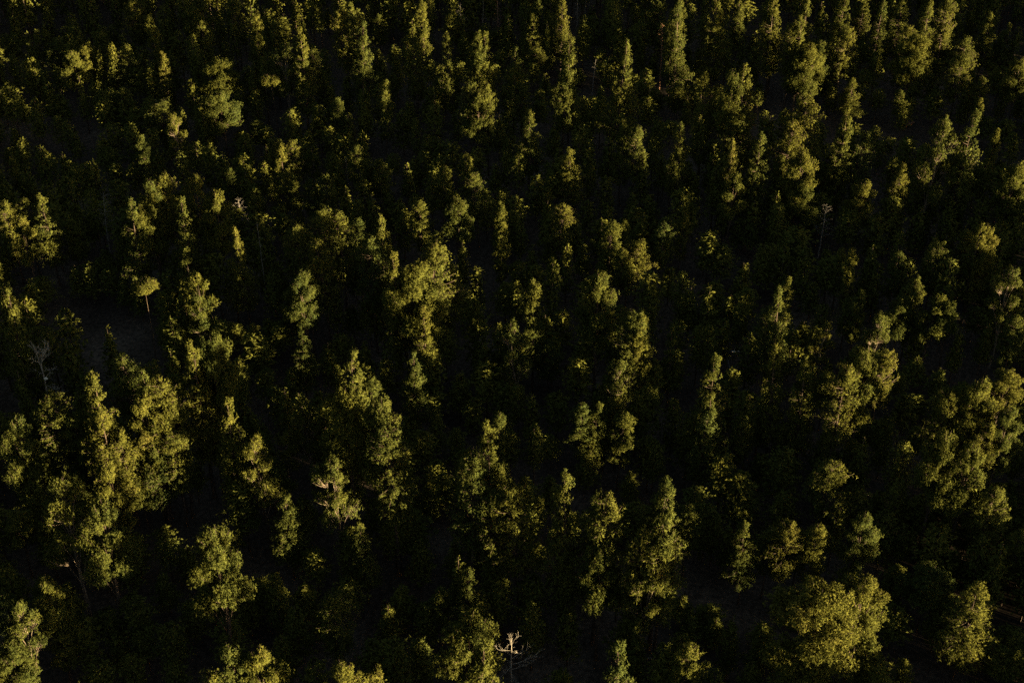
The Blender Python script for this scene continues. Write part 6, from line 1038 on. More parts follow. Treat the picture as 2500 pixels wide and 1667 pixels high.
(-103.7,253.6,12.6,2.86,1),(-8.7,418.3,25.6,1.97,1),(21.8,471.2,25.8,2.75,0),(5.6,443.6,19.3,3.21,1),(-37.8,369.3,11.9,2.56,1),(13.2,458.2,20.5,2.74,0),
(-25.4,391.5,13.1,2.46,1),(-116.2,234.2,23.7,3.14,0),(-28.9,385.7,11.5,2.15,1),(-123.3,222.5,20.6,2.16,0),(-13.9,412.9,20.5,3.29,1),(-67.5,320.9,12.4,2.61,1),
(-114.4,239.9,15.3,3.07,1),(-74.4,309.3,15.9,3.14,1),(-140.1,196,20,2.98,0),(-33.8,380.3,8.7,2.97,1),(-5,430.3,24.7,2.41,1),(-63.3,329.9,10.5,2.39,1),
(-111.7,246.5,15.4,2.97,1),(-84.5,294,12.7,2.15,1),(-81.7,298.9,6.2,3.21,1),(-29.1,390.1,12.5,3.11,1),(-42.8,369.2,13.7,2.17,1),(-130,218.1,22.3,2.1,0),
(-109.1,254.5,11.5,2.53,1),(-8.7,429,24.8,3.29,1),(26.6,490.7,23.5,2.33,0),(-14.3,420.2,25.8,3.02,1),(-2.5,440.7,21.3,2.93,1),(-80.5,305.7,15,2.29,1),
(-140.6,202.4,23.2,2.45,0),(-25.5,401.9,19.3,2.97,1),(6.5,457.6,25.3,2.29,0),(-12.4,425,23.5,2.31,1),(-0.6,445.3,24.3,2.2,1),(-95.1,282.7,13.3,3.15,1),
(42.4,521.2,22.9,2.87,0),(-123.8,233.5,25.6,3.19,0),(-30.2,395.8,17.2,3.18,1),(-115.7,248.1,18,2.93,1),(32.5,504.9,21.9,2.24,0),(-78.4,313.6,13.9,2.08,1),
(-114.7,251.6,15.2,2.22,1),(-70.2,329.6,9.2,3.23,1),(-22.2,412.9,25.2,2.47,1),(25.8,496.4,23.6,2.31,0),(-140,209.6,24.1,2.56,0),(32.9,509.5,22,2.96,0),
(13.1,475.4,19.9,2.11,0),(-86.8,302.3,8,3.06,1),(-53,361,10.8,3.07,1),(17.8,483.8,21.9,3.29,0),(-121.4,243.3,24.3,1.92,0),(-103.3,274.6,17.9,3.13,1),
(-99.9,280.9,16,3.3,1),(4.1,461.9,22.9,3.03,0),(-6.2,444.8,19.5,2.99,1),(-10,439,19.6,1.96,1),(-93.6,294.5,12.6,3.1,1),(-52,366.8,13.6,1.98,1),
(-19.7,423,20.4,2.84,1),(-124.7,241.7,21.4,3.16,0),(-113.6,261.8,12,2.33,1),(36,521.5,23.9,2.39,0),(28.8,509.9,22.1,2.16,0),(-1.3,457.9,24.3,2.67,0),
(-47,378.9,12.5,2.41,1),(-132.3,232.3,20.4,2.28,0),(-68,344,14.5,2.04,1),(-143.1,214.2,22.3,3.02,0),(-36.5,399,22.7,2.98,1),(-111.3,269.9,14.8,2.74,1),
(-78.6,326.5,16.3,2.64,1),(-113.7,266.5,12.1,2.76,1),(-16.3,435.6,21,2.54,1),(-140.5,220.6,20.6,2.53,0),(-137.1,226.5,20.6,3.28,0),(3.3,469.7,21.9,1.94,0),
(-88,312,12.8,3.29,1),(-25.4,421.3,19.6,2.77,1),(-1.9,462.6,23.3,3.01,0),(-36.1,403.4,25.6,3.05,1),(29,517.1,24.6,2.94,0),(21.2,504.6,25.5,2.34,0),
(-31.7,413.1,25.2,2.34,1),(-60.6,363.4,14,1.93,1),(12.2,490.3,25.9,1.93,0),(5.9,479.5,24.2,2.54,0),(-106.6,284.8,17.8,2.71,1),(-134.5,237.6,19.1,2.91,0),
(-58.5,369.4,15.7,2.98,1),(-46.9,389.8,17.5,2.48,1),(-103.8,291.3,16.1,2.12,1),(-64.6,359.4,16.4,2.4,1),(-93.6,309.1,9.6,2.37,1),(-130.2,246.2,22.8,3.07,0),
(-23.8,431.1,22.6,3.12,1),(-100.1,299.2,15.3,2.4,1),(-89.9,317,15.2,2.66,1),(-127.9,252.6,23,2.83,0),(-73.4,347.4,13.2,2.82,1),(-115.1,275.7,12.6,1.92,1),
(1.3,477.5,21.6,2.49,0),(-10.2,458.2,25.7,2.78,0),(-31.6,421.6,21.3,2.48,1),(-108.1,289.1,12.5,2.77,1),(-87,326.8,12.7,3.01,1),(-46.3,398.6,11.5,2.81,1),
(-17.7,448.4,22.3,2.35,1),(-37.6,414,25.6,3.12,1),(18.9,512.2,24.8,2.92,0),(-107.1,294,14.7,1.95,1),(-71.9,355.4,15.6,2.74,1),(-16.1,452.3,24.7,3.1,1),
(-28.2,431.5,25.2,1.98,1),(-121.8,269.4,14.7,2.94,1),(-50.6,393.3,22.2,2.47,1),(1,482.7,21.1,3.11,0),(-98.4,310.7,8.7,2.85,1),(-116.4,280,15.6,2.58,1),
(-93.8,319.2,12.6,3.07,1),(-61.1,376.1,13.9,2.01,1),(-57.3,383.2,7.3,2.18,1),(-32,427.1,23.2,2.91,1),(-23.1,443,23.7,2.08,1),(-67.8,365.7,14.1,2.71,1),
(-82.1,341,12.5,2.6,1),(-41.8,410.9,20.2,2.1,1),(-43.9,407.5,25.3,3.19,1),(-70.8,361.8,14.4,3.13,1),(-103.6,305.1,11.8,2.66,1),(21.7,522.2,19.8,2.56,0),
(-80.9,344.9,12.3,2.55,1),(3.5,491.4,21.7,2.99,0),(-146.8,232.3,23.6,2.57,0),(-23.1,447,20.1,3.12,1),(-131.2,260.9,23.4,2.15,0),(-139.7,246.4,20.5,3.15,0),
(-90,333,12.1,2.56,1),(-116.9,286.7,16.9,3.2,1),(11.6,509.9,24,2.88,0),(3.5,496.3,24.7,2.37,0),(-138.2,251,20.7,3.3,0),(-50.8,402.4,17,1.95,1),
(-79.6,353.2,17.9,2.85,1),(-96.9,323.4,13.9,3.04,1),(-40,422,20.5,2.35,1),(-4.9,483.2,19.7,2.71,0),(-37.3,427.3,23.5,3.01,1),(-120.3,283.9,18,3.01,1),
(-60.5,387.8,12.4,2.34,1),(-14,468.6,20.6,2.07,0),(-67.4,376.8,16.1,2.04,1),(-88.1,341.2,11.6,2.23,1),(5,502.6,25.7,3.28,0),(-28.6,445.1,23.7,2.04,1),
(-125.5,277.4,15,2.75,1),(-0.9,493.6,19.6,3.24,0),(-23.4,455.2,22.4,3.16,0),(-36.5,433,22.5,2.67,1),(15.1,522.5,20.3,3,0),(-31.9,441.5,19.8,2.23,1),
(-115.2,297.8,16,1.96,1),(-41.1,427.4,25.5,2.39,1),(-19.3,465.3,20.5,3.1,0),(-133.1,268.5,21.5,2.91,0),(-86.1,349.9,14.7,3.06,1),(-94.7,334.9,13.6,2.54,1),
(-110.1,308.4,13.3,2.11,1),(-49.4,413.7,25.6,3.04,1),(-79.1,362.8,12.1,2.59,1),(-103.6,320.5,12.5,3.25,1),(-59.1,397.8,25.4,1.93,1),(-101.8,324.8,13.1,2.76,1),
(-35.6,439.7,22.9,3.07,1),(-13.8,478.6,19.8,2.7,0),(-67.8,385.3,15.8,3.23,1),(-139.4,261.5,25.8,2.56,0),(-2.6,498.8,19.2,2.97,0),(-95.2,338.5,14.3,2.95,1),
(-121,294.9,15.8,3.08,1),(-72.8,378.7,14.7,2.04,1),(-98.4,334.8,13.2,2.55,1),(-134.7,272.8,23.3,3.07,0),(-125.7,288.9,14.6,2.06,1),(-43.2,432,22.6,2.97,1),
(-92.4,347.4,11.1,2,1),(-10.9,488.7,23,2.69,0),(-67.9,390.2,12.7,2.44,1),(-23.7,467.4,21.3,2.12,0),(-115.4,309,14.5,2.82,1),(-49.5,423.3,20.1,2.68,1),
(-139.3,268.7,19.9,2.15,0),(-26.9,463.8,20.2,2.05,0),(-111.9,316.7,6.6,2.16,1),(-149.4,251.8,23.5,2.53,0),(3.5,516.8,21.3,2,0),(-86.7,361.2,16.6,2.56,1),
(-67.3,394.9,13,2.63,1),(-132.4,282.5,23.6,1.98,0),(-71.5,388.1,16.9,2.64,1),(-36.3,449.3,24.3,3.21,1),(-61.4,406.1,12.4,2.59,1),(-32.5,456.2,23.1,2.13,0),
(-153.3,247.8,23.7,2.99,0),(-6.8,502.3,19.5,2.97,0),(-1.7,511.5,24.4,2.69,0),(-123.5,300.8,16.2,2.18,1),(-48.4,431.5,26,2.74,1),(-43.2,440.5,25.8,3.28,1),
(-102.2,338.3,15,2.52,1),(-24.3,473.6,22.6,3.12,0),(-59.2,413.4,19.3,2.43,1),(-14.7,490.6,23.7,2.45,0),(-65.2,403.4,12.7,2.53,1),(-131.5,289.5,20.2,2.38,0),
(-12.3,495.9,23.7,2.73,0),(-81.5,376.5,13.4,2.37,1),(-79.4,380.2,19,2.08,1),(-111.6,324.5,12.7,1.98,1),(-94,355.8,13.1,1.96,1),(-33.9,459.9,19.5,2.06,0),
(-122.4,307.8,14.1,2.43,1),(-59.3,418.6,20.7,2.49,1),(-129.4,297.4,16,3.07,1),(-71.6,397.6,13.2,2.84,1),(-143.5,273.2,22.2,2.12,0),(-135.5,287.3,20.3,2.28,0),
(-31.4,468.4,19.1,3.25,0),(-22,485.4,20.5,2.14,0),(-38.3,457.5,21.5,3.21,0),(-149.5,265.1,23.4,2.72,0),(-118.2,319.6,7.1,3.18,1),(-107.4,338.4,13.6,2.82,1),
(-128.7,301.5,16.3,2.24,1),(-103.3,346.6,12,2.88,1),(-94.2,362.7,16.4,2.39,1),(-45.1,448.3,19.5,2.62,1),(-105.9,344,14,2.46,1),(-67.1,411.4,25.1,3.27,1),
(-60.3,423.5,19.8,2.1,1),(-52.2,437.4,20.4,1.97,1),(-86.5,378.7,15.9,2.98,1),(-153.2,263.4,25.7,2.69,0),(-10.9,510.4,20.5,2.51,0),(-4.9,521.3,19.8,2.43,0),
(-34.2,472.3,21.4,3.13,0),(-79.3,394.2,13,1.91,1),(-142.5,284.9,21.7,3.09,0),(-71.9,407.2,22.5,3.01,1),(-19.6,497.8,22.3,2.75,0),(-42.9,457.5,25.7,2.08,0),
(-99.3,360.7,14.4,1.92,1),(-95.7,367.2,14.8,3.07,1),(-117.3,330.3,12.5,2.03,1),(-60.1,430.3,23.3,2.43,1),(-150.4,274.5,25.3,3.24,0),(-66.7,421.3,22,2.09,1),
(-124.9,320.6,8.6,2.63,1),(-31.3,483.4,24.7,2.72,0),(-53.5,445.1,19.8,3.12,1),(-34,478.9,21.3,3.27,0),(-63.6,428.2,20.9,1.92,1),(-94.3,375.6,17.3,2.81,1),
(-16.8,510.5,21.2,3,0),(-85.6,391.8,12.8,2.19,1),(-146.9,286.5,21.4,3.07,0),(-43.3,466.2,24.2,2.6,0),(-78.7,406.2,17.9,3.16,1),(-140.5,299.4,21.9,2.61,0),
(-133,312.6,14.4,1.99,1),(-125.7,325.4,8.3,2.21,1),(-51.6,453.8,23.5,2.58,1),(-114.6,345.4,17.6,1.98,1),(-27.3,497.3,20.4,3.16,0),(-136.7,308.8,19.3,2.32,0),
(-151.1,284,25.5,2.7,0),(-110.3,355.5,9.5,2.06,1),(-32.8,489.9,24.4,2.22,0),(-99.9,374.4,16,2.73,1),(-73.6,420,25.7,3.06,1),(-123.9,333,11.6,2.12,1),
(-67.2,431.4,20.4,2.23,1),(-158.6,273.3,25.7,2.2,0),(-103.4,369,15.8,2.92,1),(-24.7,505.7,20.4,2.94,0),(-129.3,324.7,5.6,2.51,1),(-70.3,427,23.6,2.04,1),
(-48.7,464.8,22.6,2.05,0),(-16,521.7,23.2,2.13,0),(-61.5,443.1,20.7,2,1),(-39.4,481.5,19.7,2.98,0),(-21,513.4,23.3,2.19,0),(-133.6,318.4,13.6,2.73,1),
(-87.4,399.7,13.6,2.06,1),(-20.3,517.3,23.6,1.95,0),(-80.6,413.1,21.7,2.02,1),(-66.3,438.7,24.3,2.16,1),(-124.8,337.7,13.5,2.16,1),(-110.7,362.5,13.5,2.01,1),
(-129.4,331.3,9.1,2.15,1),(-58.5,455.3,21.4,2.25,0),(-147.3,301.6,20.4,2.9,0),(-80.3,417.9,20.9,2.08,1),(-38.6,490.8,23.1,3.26,0),(-95.6,392.3,21.7,1.92,1),
(-153.3,292.6,24.6,2.66,0),(-115.1,358.9,9.4,3.28,1),(-88.6,405.6,17.5,2.89,1),(-111,366.8,14.9,2.67,1),(-71,436.1,20.8,2,1),(-85.2,411.6,24.5,1.93,1),
(-44,483.4,25.4,2.27,0),(-161.4,280,23.9,2.7,0),(-100.6,385.8,16.9,2.61,1),(-31.3,507.4,23.8,2.08,0),(-65.9,447.6,23.9,3.06,1),(-79,425.7,22.2,2.86,1),
(-33.9,504.4,20.7,2,0),(-37.8,497.7,21.1,2.91,0),(-149.1,305.4,24.7,2.97,0),(-124.4,348.7,13.5,3.29,1),(-158.2,291.7,19.7,2.24,0),(-101.4,391.1,18,3.07,1),
(-60.9,461.4,25.9,2.9,0),(-74.7,437.8,21,2.19,1),(-49.1,482,19.1,2.86,0),(-65.8,453.4,22.8,2.85,1),(-138.6,327.7,11.7,2.58,1),(-97.6,399.2,23.9,1.97,1),
(-31.7,513.7,20.8,3.03,0),(-54.3,475.3,21.6,2.23,0),(-132,341.1,15.6,3.03,1),(-110.8,378.6,17.8,1.93,1),(-117.1,368.5,15.6,2.37,1),(-130.8,345.2,7.6,2.29,1),
(-97.6,403.1,21,2.15,1),(-85.6,424,24.7,2.37,1),(-72.3,447,20.2,3.23,1),(-145.8,319.8,24.4,2.3,0),(-138.6,332.4,5.6,2.2,1),(-92.4,412.4,20.8,3.08,1),
(-109.8,382.7,12.4,2.63,1),(-35.2,512.1,20.4,1.99,0),(-163.6,290.3,21.7,1.96,0),(-90.4,417.8,22.4,2.69,1),(-59.1,472.2,23.1,2.79,0),(-154.2,308.3,25,2.9,0),
(-161.9,295.7,19.5,1.93,0),(-101.6,400.2,22.9,1.94,1),(-145.5,325.3,20.9,2.59,0),(-84.8,432.3,23.2,2.51,1),(-80.7,439.8,22.5,1.93,1),(-125.7,362,11.4,2.32,1),
(-118.5,375.2,14.2,1.93,1),(-71.4,457,22.3,3.11,0),(-102.4,403.9,19.2,2.29,1),(-94.2,418,25.6,2.13,1),(-68.5,463,25.4,2.66,0),(-139.8,339.6,9.9,2.05,1),
(-35.3,521.1,22.3,1.96,0),(-130.2,357.1,16.6,2.82,1),(-143.7,334.4,22.8,1.97,0),(-61.2,478.2,24.4,2.65,0),(-49.4,498.9,22.2,2.35,0),(-53,493,24.4,2.13,0),
(-58.4,483.7,20.9,2.65,0),(-98.9,413.5,21.2,2.87,1),(-161.5,305.8,25.9,2.61,0),(-137.2,348,11.2,3.21,1),(-124,371.6,17.3,2.94,1),(-79.7,448.7,24.3,2.73,1),
(-78,452,21.1,3.3,1),(-73.2,460.8,24.3,2.03,0),(-118.7,382.1,14.7,3.19,1),(-154.4,320.7,24.2,1.91,0),(-93.5,427.2,23.1,2.1,1),(-110.6,398.7,23.4,2.51,1),
(-131.9,363.4,9.7,3.05,1),(-137.3,354.6,10.1,2.37,1),(-70.4,470.4,20.7,2.09,0),(-60.7,487.8,23.8,2.06,0),(-159.6,316.9,21.6,1.9,0),(-117.2,391.4,12.5,2.39,1),
(-110.4,403.8,21.3,2.53,1),(-65.6,482.1,25.8,2.45,0),(-132.2,367.4,7.7,2.94,1),(-153.8,330.4,25.5,2.8,0),(-120,389,13.2,3.23,1),(-52.2,506.6,20.5,2.52,0),
(-102.2,420.2,20.8,2.76,1),(-57.5,498.1,25.3,2.51,0),(-124.8,381.6,16.3,2.27,1),(-164.5,313.3,23.8,2.27,0),(-96.8,431.6,21.7,2.82,1),(-100.8,425.6,24.3,3.08,1),
(-147.9,345.4,24.8,2.85,0),(-93.7,439.4,24.1,2.7,1),(-129.4,377.8,14.3,2.59,1),(-84.3,456.1,24.8,2.42,0),(-128.3,382.9,15.4,2.41,1),(-171.2,309.2,19.9,2.73,0),
(-90.4,449.3,21.5,1.94,1),(-138.9,366.5,13.4,2.27,1),(-153.9,340.6,22.4,3.1,0),(-57.3,508.3,24.3,2.81,0),(-111.7,414.1,19.7,2.35,1),(-77.2,474.2,25.5,3.26,0),
(-102.3,430.9,20.2,1.99,1),(-80.9,468.2,23.6,3.07,0),(-146.3,355.2,14,3.01,1),(-142.3,363.1,16.9,2.15,1),(-68.2,491.5,23.3,2.64,0),(-52.1,520,20.9,2.86,0),
(-119,404.2,25.5,2.01,1),(-151.6,348.2,24.2,2.15,0),(-99,439.4,21.3,2.52,1),(-128,390,14.6,2.92,1),(-160.1,335.2,21.5,2.9,0),(-95.9,446.5,25.1,2.96,1),
(-111.9,419.4,24.7,2.02,1),(-86.7,463.9,19.3,2.39,0),(-172.1,316.3,24.7,2.88,0),(-137.5,377.1,16.1,2.23,1),(-124.9,399.3,25.2,2.68,1),(-73.2,488.9,22.8,2.93,0),
(-58.8,514.2,23.5,1.94,0),(-117.3,413.2,23.7,2.84,1),(-94.1,453.5,22.5,3,1),(-109.7,427,23.5,2.1,1),(-136.6,382,14.2,2.01,1),(-121.8,408.6,24,2.06,1),
(-160.2,342.9,19.3,3.01,0),(-87.1,470.5,21.7,1.93,0),(-84.5,475.6,19,2.46,0),(-163.5,338.9,22.3,1.9,0),(-130.4,396.6,13.7,2.86,1),(-101.5,446.7,21.3,3.01,1),
(-135.8,387.3,15,2.55,1),(-127.4,401.9,21.8,2.74,1),(-81.2,482.9,21.6,2.92,0),(-67.5,507.5,22.2,2.06,0),(-73.3,497.8,22.9,2.52,0),(-109.1,435.9,21.3,2.32,1),
(-160.4,348.3,24.4,3.01,0),(-168.5,334.4,22.5,1.95,0),(-152.5,363.8,19.4,2.98,0),(-102,452,20.3,2.54,1),(-159.6,352.3,21.8,2.66,0),(-143.1,381.5,12.6,2.79,1),
(-122.3,419.6,19.4,2.43,1),(-151.6,369,13.7,3.24,1),(-111.6,438.7,19.9,2.07,1),(-94.8,468,20.7,2.67,0),(-176.8,326.7,25.8,2.91,0),(-98.9,462.2,21.1,3.06,0),
(-79.9,495.3,20.1,2.25,0),(-147.9,377.9,10.5,2.9,1),(-82.5,491.2,24.1,3.04,0),(-109.5,444.7,19.1,3.23,1),(-85.7,486.9,22.5,2.1,0),(-118.6,430.3,19.7,2.83,1),
(-77.4,502.9,19.4,2.65,0),(-66.9,521.4,20,2.44,0),(-70.8,515.3,24.3,3,0),(-169.5,344.6,21.8,3.05,0),(-138.1,399,14.3,2.12,1),(-176.1,334.5,19.9,2.5,0),
(-165.3,354.2,21.1,1.93,0),(-154.9,372.7,22.4,2.76,0),(-117.7,437.4,19.1,2.46,1),(-123.8,427.3,26,2.66,1),(-131.6,414.3,19.6,2.99,1),(-159.3,366.8,24.1,2.5,0),
(-89.7,489.3,21.4,2.8,0),(-110.3,455,22.2,3.08,1),(-131.9,417.9,19.1,2.98,1),(-146.2,393.3,15.1,2.96,1),(-150.8,385.9,13.2,3.17,1),(-122.1,435.8,20.6,2.75,1),
(-166.6,359.8,25.1,2.58,0),(-109,459.7,21.7,2.12,0),(-144.3,398.8,23.2,2.99,1),(-104,469.7,24.2,2.27,0),(-180.9,336.7,20.9,2.96,0),(-140.6,406.5,19.6,2.08,1),
(-95.9,484.3,25.7,3.19,0),(-74.4,521.6,21.7,1.92,0),(-87.6,498.7,22,2.3,0),(-101.8,474.3,22.4,2.65,0),(-130.6,425.5,22.8,2.64,1),(-117.1,449.7,21,3.16,1),
(-113.8,456.5,25,2.17,0),(-137.8,415,19.6,2.59,1),(-159.7,378.7,22.9,2.92,0),(-173.2,355.8,25.2,2.27,0),(-80.8,516.9,21.1,3.03,0),(-83,513.4,24.8,3.11,0),
(-141.9,411.6,23.9,3.01,1),(-179.1,347.4,24.6,3,0),(-128.5,436.2,19.7,2.92,1),(-105.8,475.6,25.1,2.43,0),(-114.9,460.2,20.2,1.93,0),(-87.2,508.2,25.1,3.06,0),
(-146.8,407.2,22.9,2.85,1),(-150.1,403.7,20.8,2.41,1),(-124.3,449,23.2,2.51,1),(-155.2,396.3,26,2.58,1),(-99.2,493.5,23,3.08,0),(-129.9,441.8,20.9,2.09,1),
(-121.1,457.1,20.3,2.07,0),(-143.8,418,20,2.42,1),(-165.1,381.2,25.9,2.17,0),(-139.1,427,19.9,2.57,1),(-172.1,371.1,22.3,3.11,0),(-116.5,468.1,23.6,3.22,0),
(-86.1,522.7,24.7,2.82,0),(-137,435.2,22.7,2,1),(-92.9,511.9,19.2,3.04,0),(-159.1,397.5,22.6,2.87,1),(-96.9,507,20.4,2.2,0),(-172,377,25.3,3.28,0),
(-122.7,462.5,19.5,3.17,0),(-128.7,452.3,22.6,2.86,1),(-142.6,428.3,24.5,2,1),(-184,357.3,24.5,2.06,0),(-157.1,404,25.6,2.12,1),(-137,440.9,21.9,2.58,1),
(-153.9,413.2,19.4,2.69,1),(-100.6,505.6,24.5,3.13,0),(-121.5,471.7,25.4,3.07,0),(-166.1,396.6,23.2,2.81,0),(-145.3,432.8,21.6,2.97,1),(-172.3,387.3,20.7,3.14,0),
(-111.1,494,22.8,2.76,0),(-187.2,362.8,25.4,3.04,0),(-149.8,428,22.5,2.36,1),(-102.5,510.1,21.2,2.43,0),(-139,447.3,23.5,3.21,1),(-115.1,488.8,20.2,2.96,0),
(-154.7,420.4,24.6,3.09,1),(-108.4,501,20.7,2.22,0),(-122.5,476.7,23.3,2.67,0),(-182.1,374.6,25.4,2.37,0),(-144.5,440.8,22,3.05,1),(-129.8,467,20.7,2.02,0),
(-177.6,385.5,23,2.78,0),(-99.7,520.6,23,3.27,0),(-136.2,457.8,22.6,2.46,0),(-162.4,412.9,24,2.99,1),(-133,465.3,21.7,3.1,0),(-107.4,509.9,24.5,2.72,0),
(-190.1,368.7,22.3,2.03,0),(-160,423.6,24.7,2.83,1),(-155.1,432.8,19.6,3.26,1),(-118.5,496.4,24.3,1.96,0),(-181,388.7,21.5,2.04,0),(-190.2,372.8,21.2,3.06,0),
(-146.3,449.7,22.5,1.91,1),(-169,410.7,19.8,2.44,0),(-151.1,443.4,24.2,1.91,1),(-136.5,469.4,21.2,2.36,0),(-132.8,477.5,19.7,2.54,0),(-166.9,419,23.1,2.92,0),
(-156.4,437.4,23.4,2.21,1),(-147.8,453.3,21.6,2.5,1),(-111,517.5,25,2.58,0),(-188.3,385,19.2,1.94,0),(-115,512.2,20.8,2.36,0),(-152.8,446.9,24.2,2.54,1),
(-181.3,398.1,21.5,2.58,0),(-164.5,427.8,24,2.79,1),(-131.8,485.7,23.6,3.22,0),(-152.4,452,19.3,3.18,1),(-193,382.6,19.9,2.99,0),(-122.4,505.2,25.9,2.25,0),
(-135.4,483.2,21.5,3.23,0),(-163.7,435.9,22.3,3.04,1),(-131.4,492.5,19.7,2.14,0),(-127.5,499.5,21.1,2.42,0),(-146.1,467.5,23.4,2.7,0),(-179.6,409.5,22.2,3.27,0),
(-140.8,477.6,24.3,2.95,0),(-182.9,406,19.5,2.4,0),(-117.8,520.5,25.1,2.77,0),(-160.6,446.9,20.2,2.47,1),(-174.3,423.5,21,2.08,0),(-137.5,489,25.1,3.29,0),
(-125.3,512.1,23.7,2.42,0),(-153.2,463.9,19.7,2.14,0),(-135,497.7,22.3,2.03,0),(-160.6,453.6,21,2.72,1),(-180.9,419.3,22.7,2.98,0),(-190.4,404.7,20.5,2.41,0),
(-168.7,443.6,21.8,2.91,1),(-194.5,399.7,25.8,3.1,0),(-124.3,521.4,24.3,2.84,0),(-165.3,450.7,24.6,2.51,1),(-180.3,427.4,20.1,2.33,0),(-175.3,436.6,23.7,2.85,0),
(-146.4,486.6,23.8,2.36,0),(-157.5,468.2,21.1,3.19,0),(-153.9,475.9,21.4,2.57,0),(-185.3,423,23.6,3.26,0),(-137.1,507.9,24.2,1.95,0),(-150.4,485.6,22.4,3.06,0),
(-169.2,454,24.4,2.01,1),(-131.5,520.5,24.7,2.48,0),(-172.6,450.4,22.1,2.47,1),(-134.7,516.9,20.9,2.92,0),(-183.8,435.1,20.8,3.13,0),(-169.1,461.4,24.5,3.12,0),
(-173.7,454.8,23.2,2.92,1),(-151.2,494.2,22.8,2.41,0),(-144,507.8,19.1,2.13,0),(-161.6,478.4,23.9,3.26,0),(-192.1,426.1,21.4,2.98,0),(-185.3,438.5,19.2,1.92,0),
(-195.7,420.4,20.8,2.33,0),(-166.3,472.1,20.9,2.6,0),(-183.2,445.6,21.6,3.18,0),(-175,460.5,21.5,2.37,0),(-171.8,469.5,19.9,2.24,0),(-160.5,489.2,21.3,2.81,0),
(-156.7,498.3,25.4,2.46,0),(-143.2,522.1,25.5,2.97,0),(-167,481.7,24.4,2.8,0),(-183.9,452.6,22.2,2.95,0),(-180.6,461.5,21.4,3.13,0),(-188.9,449,22.9,2.33,0),
(-173.8,475.9,23.4,2.73,0),(-203.1,426.4,19.5,2.74,0),(-193.5,443.1,24.3,3.05,0),(-165,492.5,21,3.22,0),(-163.3,496.2,24.4,2.25,0),(-153.1,514.5,21.5,2.08,0),
(-160.3,502.9,21.5,3.26,0),(-174.6,482.2,22,2.62,0),(-154,518.1,23.8,2.96,0),(-190.7,455.2,24.1,2.42,0),(-158,513,21.7,2.68,0),(-199.8,442.3,22.2,2.42,0),
(-179.5,478,19.1,1.91,0),(-181.6,481.6,23.8,2.18,0),(-194.1,459.9,19,3.26,0),(-189,468.8,22.7,1.91,0),(-175.5,492.6,25,3.07,0),(-169.2,504.6,21.2,2.09,0),
(-164.4,513.8,24.8,2.82,0),(-172.2,501,21.4,3.11,0),(-160.8,521.9,20.5,2.74,0),(-163.9,517.8,20,2.95,0),(-201.9,454.8,21.8,2.87,0),(-204.8,450.1,24.5,2.99,0),
(-187.9,479.7,22.8,2.11,0),(-210.6,442.7,23.6,3.15,0),(-194.6,471.8,20.2,2.17,0),(-183.1,494,24.5,2.66,0),(-190.9,482.3,24.8,3.04,0),(-207.8,454.2,25.7,2.78,0),
(-188.4,489.3,22.8,2.68,0),(-196.8,475.4,24.6,3.22,0),(-179.3,507.2,21.6,3.04,0),(-204.9,465.4,19.7,2.68,0),(-176.5,514.5,20.9,3.05,0),(-188.1,495.1,19.2,2.81,0),
(-176.4,518.6,21.7,2.1,0),(-181.9,513.4,22.7,2.78,0),(-196.8,489.8,22.6,1.97,0),(-195.3,498.6,22.1,1.93,0),(-193.1,503.4,23,3,0),(-199.5,492.5,23.5,2.43,0),
(-186.9,514.9,21.7,2.7,0),(-216.2,465.1,23.7,2.45,0),(-208.2,481.8,23.5,2.79,0),(-185.7,521.3,25.6,2.09,0),(-215,474.6,20.1,3.12,0),(-194,512.9,21.6,2.97,0),
(-204.9,496.9,22.5,3.04,0),(-201,507.6,23.3,2.79,0),(-212.3,488.8,23.4,2.8,0),(-198,517.1,22.4,2.81,0),(-214,495.3,23.4,2.1,0),(-210.3,504.5,19.4,2.44,0),
(-218.3,492.7,23.7,2.99,0),(-223.8,485.7,23.7,2.42,0),(-221.1,495.4,20,3.29,0),(-225.8,491.6,26,2.94,0),(-218.9,504.6,20.6,2.06,0),(-209.5,522.4,25.7,2.36,0),
(-216,513.6,22.8,1.91,0),(-231,508.4,20.1,2.25,0),(-224.7,519.4,21.8,1.91,0),(-232.7,514.8,21.5,2.34,0),(159.3,393.6,7.6,2.4,1),(159.8,387.5,7.8,2.4,1),  # low pines begin here, added to shade sunlit ground and fill gaps
(108.7,260.8,8.7,2.4,1),(115.9,260.6,8.4,2.4,1),(115.1,252.8,7,2.4,1),(109.7,254.6,8.7,2.4,1),(122.5,248.4,8,2.4,1),(124.4,244.4,8.7,2.4,1),
(106.7,253,7.3,2.4,1),(112.9,249.7,7.8,2.4,1),(109,249.9,8.2,2.4,1),(61.8,194.1,9.2,2.4,1),(101,189.2,9,2.4,1),(75,189.1,9.7,2.4,1),
(80.6,192,9.8,2.4,1),(66.5,191.7,9.2,2.4,1),(89.1,189,9,2.4,1),(106.2,185.1,8.4,2.4,1),(94.3,182.8,8.9,2.4,1),(113,183.6,7.5,2.4,1),
(98.4,182.4,8.7,2.4,1),(85.9,190.9,8.7,2.4,1),(88.1,183.6,9.6,2.4,1),(112,180.1,8.2,2.4,1),(86.8,179.6,7.1,2.4,1),(101.1,185.7,7.4,2.4,1),
(103.6,178.5,8.1,2.4,1),(94.3,175.9,8.3,2.4,1),(102.9,174.8,8.8,2.4,1),(98.2,177.9,8.4,2.4,1),(74.2,180,8.8,2.4,1),(81,175.4,8.7,2.4,1),
(111.7,169,7.8,2.4,1),(76,176.1,9.5,2.4,1),(90,170.7,7.4,2.4,1),(109.6,166,7.5,2.4,1),(97.2,163.7,8,2.4,1),(100,168,7.9,2.4,1),
